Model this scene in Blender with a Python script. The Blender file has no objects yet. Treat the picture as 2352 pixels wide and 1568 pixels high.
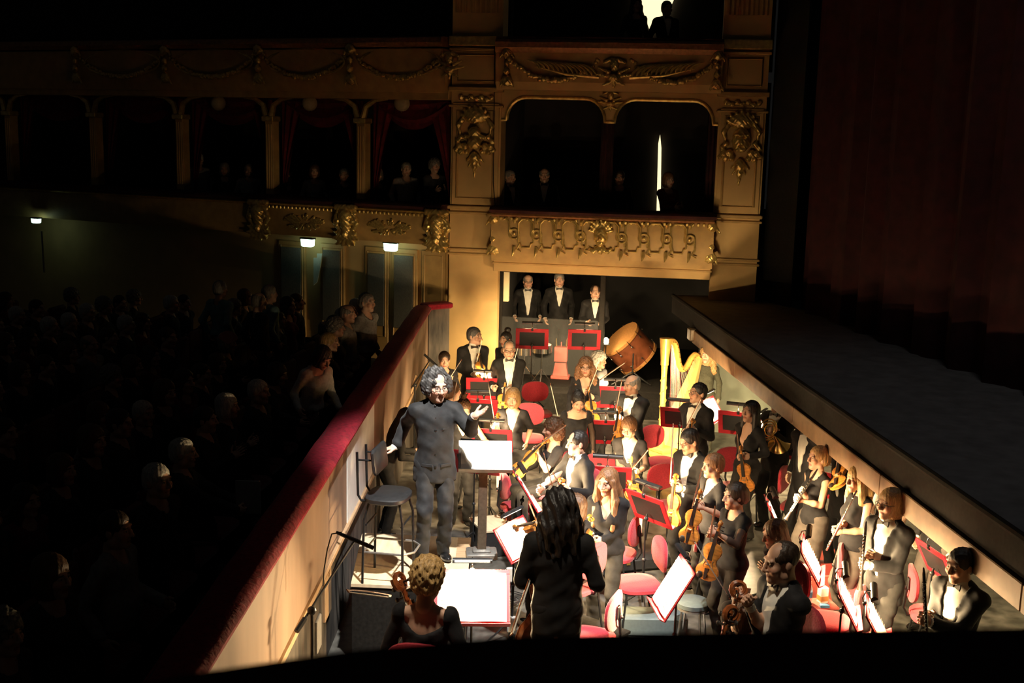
import bpy, math, random
import numpy as np
from mathutils import Vector, Matrix
random.seed(7); RNG = np.random.default_rng(11)
SC = bpy.context.scene
COL = SC.collection
# ---------------------------------------------------------------- camera
FPX, CX, CY = 2700.0, 1176.0, 784.0
EYE = np.array([0.0, 0.0, 4.87])
VPX, VPY, ROLL = 1165.0, 300.0, 0.024
def _cam():
    c, s = math.cos(ROLL), math.sin(ROLL)
    dx, dy = VPX - CX, VPY - CY
    u, v = dx * c + dy * s, dy * c - dx * s
    pitch = math.atan(-v / FPX); yaw = math.atan(-u / FPX * math.cos(pitch))
    fwd = np.array([math.sin(yaw) * math.cos(pitch), math.cos(yaw) * math.cos(pitch), -math.sin(pitch)])
    r0 = np.array([math.cos(yaw), -math.sin(yaw), 0.0]); u0 = np.cross(r0, fwd)
    return r0 * c + u0 * s, u0 * c - r0 * s, fwd
RIGHT, UP, FWD = _cam()
cam_data = bpy.data.cameras.new('camera'); cam = bpy.data.objects.new('camera', cam_data); COL.objects.link(cam)
cam.matrix_world = Matrix(((RIGHT[0], UP[0], -FWD[0], EYE[0]), (RIGHT[1], UP[1], -FWD[1], EYE[1]),
                           (RIGHT[2], UP[2], -FWD[2], EYE[2]), (0, 0, 0, 1)))
cam_data.sensor_width = 36.0; cam_data.lens = FPX / 2352 * 36
cam_data.clip_start = 0.05; cam_data.clip_end = 200
cam_data.dof.use_dof = True; cam_data.dof.focus_distance = 11.5; cam_data.dof.aperture_fstop = 5.0
SC.camera = cam
SC.view_settings.view_transform = 'Standard'; SC.view_settings.look = 'None'
SC.view_settings.exposure = 0.8; SC.view_settings.gamma = 1.0; SC.view_settings.use_curve_mapping = False
SC.cycles.use_denoising = True
SC.cycles.max_bounces = 6; SC.cycles.diffuse_bounces = 3; SC.cycles.glossy_bounces = 3
SC.cycles.sample_clamp_indirect = 4.0
SC.cycles.caustics_reflective = False; SC.cycles.caustics_refractive = False
world = bpy.data.worlds.new('dark_house'); SC.world = world; world.use_nodes = True
world.node_tree.nodes['Background'].inputs[0].default_value = (0.6, 0.58, 0.55, 1)
world.node_tree.nodes['Background'].inputs[1].default_value = 0.0045

def ray(x, y):
    d = FWD * FPX + RIGHT * (x - CX) - UP * (y - CY)
    return d / np.linalg.norm(d)
def atz(x, y, z):                      # point where the sight line meets a level z
    d = ray(x, y); return EYE + d * ((z - EYE[2]) / d[2])
def aty(x, y, Y):                      # point where it meets the vertical plane Y
    d = ray(x, y); return EYE + d * ((Y - EYE[1]) / d[1])

# ---------------------------------------------------------------- big lights
def spot(name, loc, target, power, color, size, radius, blend=0.5):
    l = bpy.data.lights.new(name, 'SPOT'); l.energy = power; l.color = color
    l.spot_size = math.radians(size); l.spot_blend = blend; l.shadow_soft_size = radius
    o = bpy.data.objects.new(name, l); COL.objects.link(o); o.location = loc
    o.rotation_euler = (Vector(target) - Vector(loc)).to_track_quat('-Z', 'Y').to_euler()
    return o
spot('conductor_spot', (1.3, 5.6, 12.5), (0.2, 11.0, 1.1), 10500, (1.0, 0.96, 0.9), 20, 0.15, 0.6)
spot('stage_floor_fill', (5.0, 10.5, 14.0), (4.4, 11.0, 2.0), 190, (1.0, 0.95, 0.9), 62, 0.5, 0.9)  # unseen lamp added to lift the dark stage floor
for _n, _y, _w in (('pit_fill_near', 7.7, 1900), ('pit_fill_middle', 11.8, 2000), ('pit_fill_far', 15.4, 2400)):  # added overhead fill lights that brighten the players and pit floor
    spot(_n, (-0.9, _y - 1.5, 11.5), (0.75 if 'near' in _n else 1.15, _y, 0.6), _w, (1.0, 0.85, 0.64), 24 if 'near' in _n else 21, 0.25, 0.9)

# ---------------------------------------------------------------- materials
MATS = {}
def mat(name, col, rough=0.6, metal=0.0, var=0.12, scale=30.0, bump=0.0, emit=None, estr=0.0, alpha=1.0,
        trans=0.0, attr=False, sheen=0.0, stretch=(1, 1, 1), spec=0.5, coat=0.0, hi=None):
    if name in MATS: return MATS[name]
    m = bpy.data.materials.new(name); m.use_nodes = True; MATS[name] = m
    nt = m.node_tree; n = nt.nodes; b = n['Principled BSDF']; L = nt.links
    tc = n.new('ShaderNodeTexCoord'); mp = n.new('ShaderNodeMapping'); L.new(tc.outputs['Object'], mp.inputs[0])
    mp.inputs['Scale'].default_value = stretch
    nz = n.new('ShaderNodeTexNoise'); nz.inputs['Scale'].default_value = scale; nz.inputs['Detail'].default_value = 5
    L.new(mp.outputs[0], nz.inputs['Vector'])
    if attr:
        at = n.new('ShaderNodeAttribute'); at.attribute_name = 'tint'
        mx = n.new('ShaderNodeMix'); mx.data_type = 'RGBA'; mx.blend_type = 'MULTIPLY'; mx.inputs[0].default_value = 1
        rp = n.new('ShaderNodeValToRGB'); L.new(nz.outputs[0], rp.inputs[0])
        rp.color_ramp.elements[0].color = (1 - var,) * 3 + (1,); rp.color_ramp.elements[1].color = (1, 1, 1, 1)
        L.new(at.outputs['Color'], mx.inputs[6]); L.new(rp.outputs[0], mx.inputs[7]); L.new(mx.outputs[2], b.inputs['Base Color'])
    else:
        rp = n.new('ShaderNodeValToRGB'); L.new(nz.outputs[0], rp.inputs[0])
        lo = [c * (1 - var) for c in col]; hi = hi or [min(1, c * (1 + var)) for c in col]
        rp.color_ramp.elements[0].position = 0.3; rp.color_ramp.elements[1].position = 0.7
        rp.color_ramp.elements[0].color = (*lo, 1); rp.color_ramp.elements[1].color = (*hi, 1)
        L.new(rp.outputs[0], b.inputs['Base Color'])
    b.inputs['Roughness'].default_value = rough; b.inputs['Metallic'].default_value = metal
    b.inputs['Specular IOR Level'].default_value = spec
    if sheen: b.inputs['Sheen Weight'].default_value = sheen
    if coat: b.inputs['Coat Weight'].default_value = coat; b.inputs['Coat Roughness'].default_value = 0.1
    if alpha < 1: b.inputs['Alpha'].default_value = alpha
    if trans: b.inputs['Transmission Weight'].default_value = trans
    if emit: b.inputs['Emission Color'].default_value = (*emit, 1); b.inputs['Emission Strength'].default_value = estr
    if bump:
        bp = n.new('ShaderNodeBump'); bp.inputs['Strength'].default_value = bump; bp.inputs['Distance'].default_value = 0.01
        L.new(nz.outputs[0], bp.inputs['Height']); L.new(bp.outputs[0], b.inputs['Normal'])
    return m
def hexc(r, g, b): return (r, g, b)
mat('skin', (1, 1, 1), 0.55, attr=True, var=0.1, scale=60)
mat('black_cloth', (0.0115, 0.011, 0.0115), 0.75, var=0.35, scale=14, bump=0.25, sheen=0.04, spec=0.2)
mat('black_jersey', (0.0125, 0.012, 0.0135), 0.85, var=0.3, scale=18, bump=0.3, sheen=0.04, spec=0.2)
mat('charcoal_cloth', (0.022, 0.021, 0.02), 0.8, var=0.3, scale=12, bump=0.3, spec=0.2)
mat('taupe_cloth', (0.07, 0.057, 0.047), 0.85, var=0.25, scale=10, bump=0.3)
mat('grey_suit', (0.021, 0.0215, 0.023), 0.7, var=0.3, scale=16, bump=0.3, sheen=0.05, spec=0.3)
mat('green_knit', (0.04, 0.042, 0.026), 0.9, var=0.3, scale=60, bump=0.4)
mat('white_cloth', (0.75, 0.72, 0.64), 0.8, var=0.08, scale=20, bump=0.15)
mat('white_knit', (0.55, 0.55, 0.5), 0.9, var=0.15, scale=40, bump=0.3)
mat('grey_knit', (0.3, 0.29, 0.27), 0.9, var=0.25, scale=30, bump=0.3)
mat('wine_cloth', (0.16, 0.02, 0.03), 0.85, var=0.3, scale=20, bump=0.3)
mat('teal_shirt', (0.18, 0.3, 0.3), 0.85, var=0.2, scale=20, bump=0.2)
mat('dark_cloth', (0.03, 0.03, 0.032), 0.85, var=0.4, scale=12, bump=0.2)
mat('sheer_black', (0.015, 0.013, 0.013), 0.8, alpha=0.62, var=0.3, scale=60)
mat('black_patent', (0.012, 0.012, 0.012), 0.12, var=0.1, coat=0.6)
mat('black_metal', (0.018, 0.018, 0.019), 0.35, metal=0.4, var=0.2)
mat('black_plastic', (0.02, 0.02, 0.021), 0.4, var=0.2)
mat('chrome', (0.75, 0.75, 0.76), 0.15, metal=1.0, var=0.05)
mat('silver', (0.78, 0.76, 0.72), 0.18, metal=1.0, var=0.05)
mat('brass', (0.75, 0.5, 0.18), 0.25, metal=1.0, var=0.1)
mat('red_fabric', (0.43, 0.022, 0.04), 0.85, var=0.2, scale=80, bump=0.3, sheen=0.2)
mat('red_desk', (0.42, 0.016, 0.028), 0.5, var=0.15, scale=8)
mat('red_wood', (0.5, 0.11, 0.09), 0.5, var=0.2, scale=6, stretch=(1, 6, 1))
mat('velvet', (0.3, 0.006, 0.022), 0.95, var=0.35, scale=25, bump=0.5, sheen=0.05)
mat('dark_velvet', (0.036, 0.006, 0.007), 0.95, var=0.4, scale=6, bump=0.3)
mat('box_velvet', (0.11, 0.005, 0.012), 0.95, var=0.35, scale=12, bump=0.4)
mat('paper', (0.84, 0.81, 0.72), 0.85, var=0.04, scale=8)
mat('violin_wood', (0.52, 0.2, 0.035), 0.28, var=0.35, scale=10, stretch=(6, 1, 1), coat=0.5)
mat('violin_dark', (0.25, 0.07, 0.02), 0.28, var=0.35, scale=10, stretch=(6, 1, 1), coat=0.5)
mat('ebony', (0.02, 0.016, 0.014), 0.35, var=0.2)
mat('bow_wood', (0.28, 0.09, 0.03), 0.35, var=0.2)
mat('bow_hair', (0.8, 0.76, 0.66), 0.6, var=0.05)
mat('harp_gold', (0.78, 0.47, 0.12), 0.35, metal=0.35, var=0.15, scale=12, bump=0.15, coat=0.3)
mat('harp_maple', (0.72, 0.45, 0.16), 0.35, var=0.15, scale=10, coat=0.3)
mat('string_wire', (0.55, 0.5, 0.42), 0.4, metal=0.6, var=0.1)
mat('string_red', (0.35, 0.05, 0.05), 0.5, var=0.1)
mat('drum_wood', (0.16, 0.05, 0.022), 0.3, var=0.3, scale=8, coat=0.5)
mat('drum_hoop', (0.4, 0.19, 0.06), 0.35, var=0.2, coat=0.4)
mat('drum_skin', (0.86, 0.76, 0.52), 0.6, var=0.06, scale=5)
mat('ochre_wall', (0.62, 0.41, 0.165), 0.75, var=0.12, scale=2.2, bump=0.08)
mat('ochre_trim', (0.52, 0.33, 0.12), 0.6, var=0.15, scale=6, bump=0.1)
mat('gilding', (0.9, 0.58, 0.2), 0.3, metal=0.65, var=0.3, scale=14, bump=0.25)
mat('gilding_red', (0.42, 0.2, 0.09), 0.45, metal=0.4, var=0.3, scale=20, bump=0.25)
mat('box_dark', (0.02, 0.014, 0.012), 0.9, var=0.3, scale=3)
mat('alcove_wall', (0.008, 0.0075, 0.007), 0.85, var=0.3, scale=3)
mat('stage_black', (0.1, 0.098, 0.1), 0.75, var=0.25, scale=5, bump=0.1)
mat('stage_lip', (0.2, 0.12, 0.065), 0.7, var=0.18, scale=7, stretch=(1, .2, 1), bump=0.1)
mat('pit_wall', (0.3, 0.2, 0.135), 0.75, var=0.3, scale=2.0, stretch=(1, 1, .3), bump=0.1)
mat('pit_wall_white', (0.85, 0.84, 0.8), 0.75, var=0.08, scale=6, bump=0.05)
mat('pit_wall_black', (0.045, 0.04, 0.036), 0.7, var=0.5, scale=9, stretch=(1, 1, .25), bump=0.2, hi=(0.13, 0.11, 0.09))
mat('pit_floor', (0.035, 0.033, 0.03), 0.36, var=0.6, scale=6, bump=0.2, hi=(0.13, 0.125, 0.11))
mat('pit_green', (0.28, 0.32, 0.26), 0.8, var=0.15, scale=4)
mat('pine', (0.45, 0.3, 0.17), 0.6, var=0.2, scale=5, stretch=(1, 8, 1))
mat('podium_wood', (0.62, 0.5, 0.33), 0.6, var=0.16, scale=4, stretch=(4, 1, 1))
mat('steel_grey', (0.3, 0.29, 0.27), 0.4, metal=0.6, var=0.15)
mat('bronze_post', (0.14, 0.11, 0.08), 0.4, metal=0.5, var=0.2)
mat('plexi', (0.25, 0.26, 0.26), 0.05, alpha=0.045, var=0.02)
mat('water_plastic', (0.75, 0.8, 0.85), 0.1, alpha=0.5, var=0.05)
mat('blue_grey_vinyl', (0.11, 0.14, 0.14), 0.5, var=0.1)
mat('blue_plastic', (0.1, 0.3, 0.55), 0.4, var=0.1)
mat('grey_box', (0.45, 0.44, 0.42), 0.5, var=0.1)
mat('orange_wood', (0.6, 0.27, 0.08), 0.5, var=0.15, scale=8)
mat('globe_glass', (0.5, 0.42, 0.27), 0.3, var=0.1)
mat('lace', (0.14, 0.14, 0.12), 0.9, var=0.4, scale=30, stretch=(8, 8, 1), bump=0.3)
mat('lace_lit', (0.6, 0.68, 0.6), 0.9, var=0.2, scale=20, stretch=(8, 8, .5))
mat('cream_wall', (0.75, 0.66, 0.42), 0.8, var=0.06, scale=3)
mat('frame_black', (0.014, 0.013, 0.012), 0.95, var=0.3, spec=0.08)
mat('seat_velvet', (0.09, 0.012, 0.016), 0.95, var=0.3, scale=15, sheen=0.3)
mat('exit_glow', (0.8, 1, 0.9), 0.4, emit=(0.62, 1.0, 0.8), estr=2.2)
mat('lamp_glow', (1, 0.9, 0.7), 0.4, emit=(1.0, 0.8, 0.5), estr=25.0)
mat('lens_white', (1, 1, 1), 0.4, emit=(1.0, 0.86, 0.6), estr=9.0)
def hairmat(name, c, rough=0.5):
    return mat(name, c, rough, var=0.45, scale=40, stretch=(3, 3, .5), bump=0.5)
hairmat('hair_black', (0.012, 0.009, 0.008)); hairmat('hair_dark', (0.035, 0.02, 0.012)); hairmat('hair_brown', (0.1, 0.048, 0.022))
hairmat('hair_chestnut', (0.19, 0.09, 0.04)); hairmat('hair_blonde', (0.5, 0.31, 0.12)); hairmat('hair_grey', (0.2, 0.185, 0.165))
hairmat('hair_white', (0.55, 0.53, 0.48)); hairmat('hair_salt', (0.075, 0.07, 0.066)); hairmat('hair_sandy', (0.33, 0.19, 0.075))

# ---------------------------------------------------------------- mesh helpers
def mesh_from(name, V, F, smooth=False, tint=None):
    me = bpy.data.meshes.new(name)
    V = np.asarray(V, np.float32)
    if isinstance(F, np.ndarray):
        nf, k = F.shape
        me.vertices.add(len(V)); me.vertices.foreach_set('co', V.ravel())
        me.loops.add(nf * k); me.loops.foreach_set('vertex_index', F.astype(np.int32).ravel())
        me.polygons.add(nf); me.polygons.foreach_set('loop_start', np.arange(0, nf * k, k, dtype=np.int32))
        me.update(calc_edges=True)
    else:
        me.from_pydata(V.tolist(), [], [list(f) for f in F])
    if smooth: me.polygons.foreach_set('use_smooth', np.ones(len(me.polygons), bool))
    if tint is not None:
        a = me.attributes.new('tint', 'FLOAT_COLOR', 'POINT')
        t = np.ones((len(V), 4), np.float32); t[:, :3] = tint; a.data.foreach_set('color', t.ravel())
    me.update(); return me

class MB:
    """collects shapes; build() links them as one mesh object"""
    def __init__(s): s.V = []; s.F = []; s.n = 0
    def add(s, V, F, M=None):
        V = np.asarray(V, float)
        if M is not None: V = V @ np.asarray(M)[:3, :3].T + np.asarray(M)[:3, 3]
        s.V.append(V); s.F += [tuple(i + s.n for i in f) for f in F]; s.n += len(V); return s
    def box(s, c, size, M=None, bev=0.0):
        x, y, z = [v / 2 for v in size]; b = min(bev, x * .9, y * .9, z * .9)
        if b <= 0:
            V = [(sx * x, sy * y, sz * z) for sx in (-1, 1) for sy in (-1, 1) for sz in (-1, 1)]
            F = [(0, 1, 3, 2), (4, 6, 7, 5), (0, 4, 5, 1), (2, 3, 7, 6), (0, 2, 6, 4), (1, 5, 7, 3)]
        else:
            V = []; F = []
            ring = lambda zx, zy, zz: [(-zx + b, -zy, zz), (zx - b, -zy, zz), (zx, -zy + b, zz), (zx, zy - b, zz), (zx - b, zy, zz), (-zx + b, zy, zz), (-zx, zy - b, zz), (-zx, -zy + b, zz)]
            for (i, zz) in ((b, -z), (0, -z + b), (0, z - b), (b, z)): V += ring(x - i, y - i, zz)
            for k in range(3):
                for j in range(8): F.append((k * 8 + j, k * 8 + (j + 1) % 8, k * 8 + 8 + (j + 1) % 8, k * 8 + 8 + j))
            F.append(tuple(range(7, -1, -1))); F.append(tuple(range(24, 32)))
        V = np.asarray(V) + np.asarray(c); return s.add(V, F, M)
    def tube(s, pts, r, seg=8, M=None, cap=True, closed=False):
        P = np.asarray(pts, float); n = len(P); R = np.broadcast_to(np.asarray(r, float), (n,))
        T = np.zeros_like(P)
        if closed: T = np.roll(P, -1, 0) - np.roll(P, 1, 0)
        else: T[1:-1] = P[2:] - P[:-2]; T[0] = P[1] - P[0]; T[-1] = P[-1] - P[-2]
        T /= np.linalg.norm(T, axis=1)[:, None] + 1e-12
        a = np.array([0, 0, 1.0]) if abs(T[0][2]) < 0.9 else np.array([1.0, 0, 0])
        N = np.cross(T[0], a); N /= np.linalg.norm(N); V = []
        for i in range(n):
            N = N - T[i] * (N @ T[i]); N /= np.linalg.norm(N) + 1e-12; B = np.cross(T[i], N)
            for k in range(seg):
                t = 2 * math.pi * k / seg; V.append(P[i] + R[i] * (math.cos(t) * N + math.sin(t) * B))
        F = []
        m = n if closed else n - 1
        for i in range(m):
            j = (i + 1) % n
            for k in range(seg): F.append((i * seg + k, i * seg + (k + 1) % seg, j * seg + (k + 1) % seg, j * seg + k))
        if cap and not closed: F.append(tuple(range(seg - 1, -1, -1))); F.append(tuple((n - 1) * seg + k for k in range(seg)))
        return s.add(V, F, M)
    def lathe(s, prof, seg=16, M=None):
        V = []; F = []; n = len(prof)
        for (r, z) in prof:
            for k in range(seg):
                t = 2 * math.pi * k / seg; V.append((r * math.cos(t), r * math.sin(t), z))
        for i in range(n - 1):
            for k in range(seg): F.append((i * seg + k, i * seg + (k + 1) % seg, (i + 1) * seg + (k + 1) % seg, (i + 1) * seg + k))
        F.append(tuple(range(seg - 1, -1, -1))); F.append(tuple((n - 1) * seg + k for k in range(seg)))
        return s.add(V, F, M)
    def prism(s, outline, z0, z1, M=None, bev=0.0):
        O = np.asarray(outline, float); n = len(O); c = O.mean(0)
        rings = [(O, z0), (O, z1)] if not bev else [(c + (O - c) * (1 - bev), z0), (O, z0 + (z1 - z0) * .25), (O, z0 + (z1 - z0) * .75), (c + (O - c) * (1 - bev), z1)]
        V = []; F = []
        for (o, z) in rings: V += [(p[0], p[1], z) for p in o]
        for i in range(len(rings) - 1):
            for k in range(n): F.append((i * n + k, i * n + (k + 1) % n, (i + 1) * n + (k + 1) % n, (i + 1) * n + k))
        F.append(tuple(range(n - 1, -1, -1))); F.append(tuple((len(rings) - 1) * n + k for k in range(n)))
        return s.add(V, F, M)
    def ball(s, c, r, M=None, seg=10, rings=7):
        V = []; F = []; r = np.broadcast_to(np.asarray(r, float), (3,))
        for i in range(rings + 1):
            a = math.pi * i / rings
            for k in range(seg):
                t = 2 * math.pi * k / seg
                V.append((c[0] + r[0] * math.sin(a) * math.cos(t), c[1] + r[1] * math.sin(a) * math.sin(t), c[2] - r[2] * math.cos(a)))
        for i in range(rings):
            for k in range(seg): F.append((i * seg + k, i * seg + (k + 1) % seg, (i + 1) * seg + (k + 1) % seg, (i + 1) * seg + k))
        return s.add(V, F, M)
    def mesh(s, name, smooth=False):
        me = mesh_from(name, np.concatenate(s.V), s.F)
        if smooth:
            me.polygons.foreach_set('use_smooth', np.ones(len(me.polygons), bool))
            try: me.set_sharp_from_angle(angle=math.radians(42))
            except Exception: pass
        return me
    def build(s, name, m, parent=None, smooth=True, matrix=None, **kw):
        return link(name, s.mesh(name, smooth), m, parent, matrix, **kw)

def link(name, me, m, parent=None, matrix=None, label=None, cat=None, group=None, kind=None):
    if me is not None and m is not None and not me.materials: me.materials.append(MATS[m] if isinstance(m, str) else m)
    o = bpy.data.objects.new(name, me); COL.objects.link(o)
    if parent is not None: o.parent = parent
    if matrix is not None: o.matrix_local = Matrix([list(map(float, r)) for r in np.asarray(matrix)])
    tag(o, label, cat, group, kind); return o
def tag(o, label=None, cat=None, group=None, kind=None):
    if label: o['label'] = label
    if cat: o['category'] = cat
    if group: o['group'] = group
    if kind: o['kind'] = kind
    return o
def empty(name, loc=(0, 0, 0), rz=0.0, label=None, cat=None, group=None, kind=None, matrix=None):
    o = bpy.data.objects.new(name, None); COL.objects.link(o); o.empty_display_size = 0.1
    if matrix is not None: o.matrix_world = Matrix([list(map(float, r)) for r in np.asarray(matrix)])
    else: o.location = [float(v) for v in loc]; o.rotation_euler = (0, 0, rz)
    return tag(o, label, cat, group, kind)
KIDS = {}
def copy_tree(root, matrix=None, label=None, group=None):
    """a copy of a thing with copies of its parts and sub-parts (mesh data shared)"""
    if root not in KIDS:
        kids = {}
        for o in COL.objects:
            if o.parent is not None: kids.setdefault(o.parent, []).append(o)
        KIDS[root] = kids
    kids = KIDS[root]
    def rec(o, par):
        c = o.copy(); COL.objects.link(c)
        if par is not None: c.parent = par
        for ch in kids.get(o, []): rec(ch, c)
        return c
    r = rec(root, None)
    if matrix is not None: r.matrix_world = Matrix([list(map(float, q)) for q in np.asarray(matrix)])
    if label: r['label'] = label
    if group: r['group'] = group
    return r
def TR(loc=(0, 0, 0), rz=0.0, rx=0.0, ry=0.0, s=1.0):
    M = Matrix.Translation(loc) @ Matrix.Rotation(rz, 4, 'Z') @ Matrix.Rotation(ry, 4, 'Y') @ Matrix.Rotation(rx, 4, 'X') @ Matrix.Scale(s, 4)
    return np.array(M)
def frame(o, x, y, z):
    M = np.eye(4); M[:3, 0] = x; M[:3, 1] = y; M[:3, 2] = z; M[:3, 3] = o; return M
def unit(v):
    v = np.asarray(v, float); return v / (np.linalg.norm(v) + 1e-12)

# ---------------------------------------------------------------- distance-field sculpting (smooth bodies and reliefs)
class SDF:
    def __init__(s, lo, hi, cell):
        s.c = cell; s.lo = np.asarray(lo, float) - 2 * cell
        s.n = np.ceil((np.asarray(hi, float) + 2 * cell - s.lo) / cell).astype(int) + 1
        s.g = np.full(s.n, 9.0)
        s.ax = [s.lo[i] + cell * np.arange(s.n[i]) for i in range(3)]
    def _sub(s, lo, hi):
        a = np.clip(np.floor((np.asarray(lo) - s.lo) / s.c).astype(int), 0, s.n); b = np.clip(np.ceil((np.asarray(hi) - s.lo) / s.c).astype(int) + 1, 0, s.n)
        if np.any(b <= a): return None
        sl = tuple(slice(a[i], b[i]) for i in range(3))
        X, Y, Z = np.meshgrid(s.ax[0][sl[0]], s.ax[1][sl[1]], s.ax[2][sl[2]], indexing='ij', sparse=True)
        return sl, X, Y, Z
    def _mix(s, sl, d, k, sub):
        g = s.g[sl]
        if sub:
            a, b = g, -d; h = np.maximum(k - np.abs(a - b), 0) / k if k > 0 else 0; s.g[sl] = np.maximum(a, b) + h * h * k / 4
        else:
            h = np.maximum(k - np.abs(g - d), 0) / k if k > 0 else 0; s.g[sl] = np.minimum(g, d) - h * h * k / 4
    def cone(s, a, b, ra, rb, k=0.02, sub=False):
        a = np.asarray(a, float); b = np.asarray(b, float); m = max(ra, rb) + k + 3 * s.c
        q = s._sub(np.minimum(a, b) - m, np.maximum(a, b) + m)
        if q is None: return
        sl, X, Y, Z = q; ab = b - a; L = ab @ ab + 1e-9
        t = np.clip(((X - a[0]) * ab[0] + (Y - a[1]) * ab[1] + (Z - a[2]) * ab[2]) / L, 0, 1)
        d = np.sqrt((X - a[0] - t * ab[0]) ** 2 + (Y - a[1] - t * ab[1]) ** 2 + (Z - a[2] - t * ab[2]) ** 2) - (ra + (rb - ra) * t)
        s._mix(sl, d, k, sub)
    def ell(s, c, r, k=0.02, R=None, sub=False):
        c = np.asarray(c, float); r = np.asarray(r, float); m = r.max() + k + 3 * s.c
        q = s._sub(c - m, c + m)
        if q is None: return
        sl, X, Y, Z = q; X, Y, Z = X - c[0], Y - c[1], Z - c[2]
        if R is not None:
            X, Y, Z = (X * R[0, 0] + Y * R[1, 0] + Z * R[2, 0], X * R[0, 1] + Y * R[1, 1] + Z * R[2, 1], X * R[0, 2] + Y * R[1, 2] + Z * R[2, 2])
        k0 = np.sqrt((X / r[0]) ** 2 + (Y / r[1]) ** 2 + (Z / r[2]) ** 2); k1 = np.sqrt((X / r[0] ** 2) ** 2 + (Y / r[1] ** 2) ** 2 + (Z / r[2] ** 2) ** 2)
        s._mix(sl, k0 * (k0 - 1) / (k1 + 1e-6), k, sub)
    def func(s, f, k=0.0, sub=False, lo=None, hi=None):
        q = s._sub(lo if lo is not None else s.lo - 1, hi if hi is not None else s.lo + s.c * s.n + 1)
        sl, X, Y, Z = q; s._mix(sl, f(X, Y, Z) + 0 * (X + Y + Z), k, sub)
    def noise(s, f):
        X, Y, Z = np.meshgrid(*s.ax, indexing='ij', sparse=True); s.g = s.g + f(X, Y, Z)
    def nets(s):
        g = s.g.copy(); g[[0, -1]] = 9; g[:, [0, -1]] = 9; g[:, :, [0, -1]] = 9
        ins = g < 0
        n = np.array(g.shape) - 1
        cnt = np.zeros(n, np.int8)
        offs = [(i, j, k) for i in (0, 1) for j in (0, 1) for k in (0, 1)]
        for (i, j, k) in offs: cnt += ins[i:i + n[0], j:j + n[1], k:k + n[2]]
        act = np.argwhere((cnt > 0) & (cnt < 8))
        if len(act) == 0: return np.zeros((0, 3)), np.zeros((0, 4), int)
        idx = np.full(n, -1, np.int64); idx[tuple(act.T)] = np.arange(len(act))
        val = {o: g[act[:, 0] + o[0], act[:, 1] + o[1], act[:, 2] + o[2]] for o in offs}
        acc = np.zeros((len(act), 3)); w = np.zeros(len(act))
        for ax in range(3):
            for o in offs:
                if o[ax]: continue
                o2 = list(o); o2[ax] = 1; o2 = tuple(o2)
                va, vb = val[o], val[o2]; cr = (va < 0) != (vb < 0)
                t = np.where(cr, va / np.where(cr, va - vb, 1), 0)
                p = np.array(o, float)[None].repeat(len(act), 0); p[:, ax] = t
                acc += p * cr[:, None]; w += cr
        V = s.lo + s.c * (act + acc / w[:, None])
        Fs = []
        for ax in range(3):
            b, c = (ax + 1) % 3, (ax + 2) % 3
            sl1 = [slice(None)] * 3; sl2 = [slice(None)] * 3; sl1[ax] = slice(0, -1); sl2[ax] = slice(1, None)
            A, B = ins[tuple(sl1)], ins[tuple(sl2)]
            e = np.argwhere(A != B); e = e[(e[:, b] > 0) & (e[:, c] > 0) & (e[:, b] < n[b]) & (e[:, c] < n[c])]
            if not len(e): continue
            flip = A[tuple(e.T)]
            def cell(db, dc):
                q = e.copy(); q[:, b] -= db; q[:, c] -= dc; return idx[tuple(q.T)]
            q = np.stack([cell(1, 1), cell(0, 1), cell(0, 0), cell(1, 0)], 1)
            q[~flip] = q[~flip][:, ::-1]; q = q[(q >= 0).all(1)]; Fs.append(q)
        return V, np.concatenate(Fs)
# ---------------------------------------------------------------- people: shared heads, hands, hair, shoes
def sculpt(prims, cell, noise=None):
    lo = np.full(3, 9e9); hi = -lo
    for p in prims:
        if p[0] == 'c':
            r = max(p[3], p[4]); lo = np.minimum(lo, np.minimum(p[1], p[2]) - r); hi = np.maximum(hi, np.maximum(p[1], p[2]) + r)
        elif p[0] == 'e':
            r = max(p[2]); lo = np.minimum(lo, np.asarray(p[1]) - r); hi = np.maximum(hi, np.asarray(p[1]) + r)
    f = SDF(lo, hi, cell)
    for p in prims:
        t = p[0]
        if t in 'cC': f.cone(p[1], p[2], p[3], p[4], p[5], sub=(t == 'C'))
        elif t in 'eE': f.ell(p[1], p[2], p[3], p[4] if len(p) > 4 else None, sub=(t == 'E'))
        elif t == 'F': f.func(p[1], p[2], sub=True)
    if noise: f.noise(noise)
    return f.nets()
A = np.array
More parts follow.
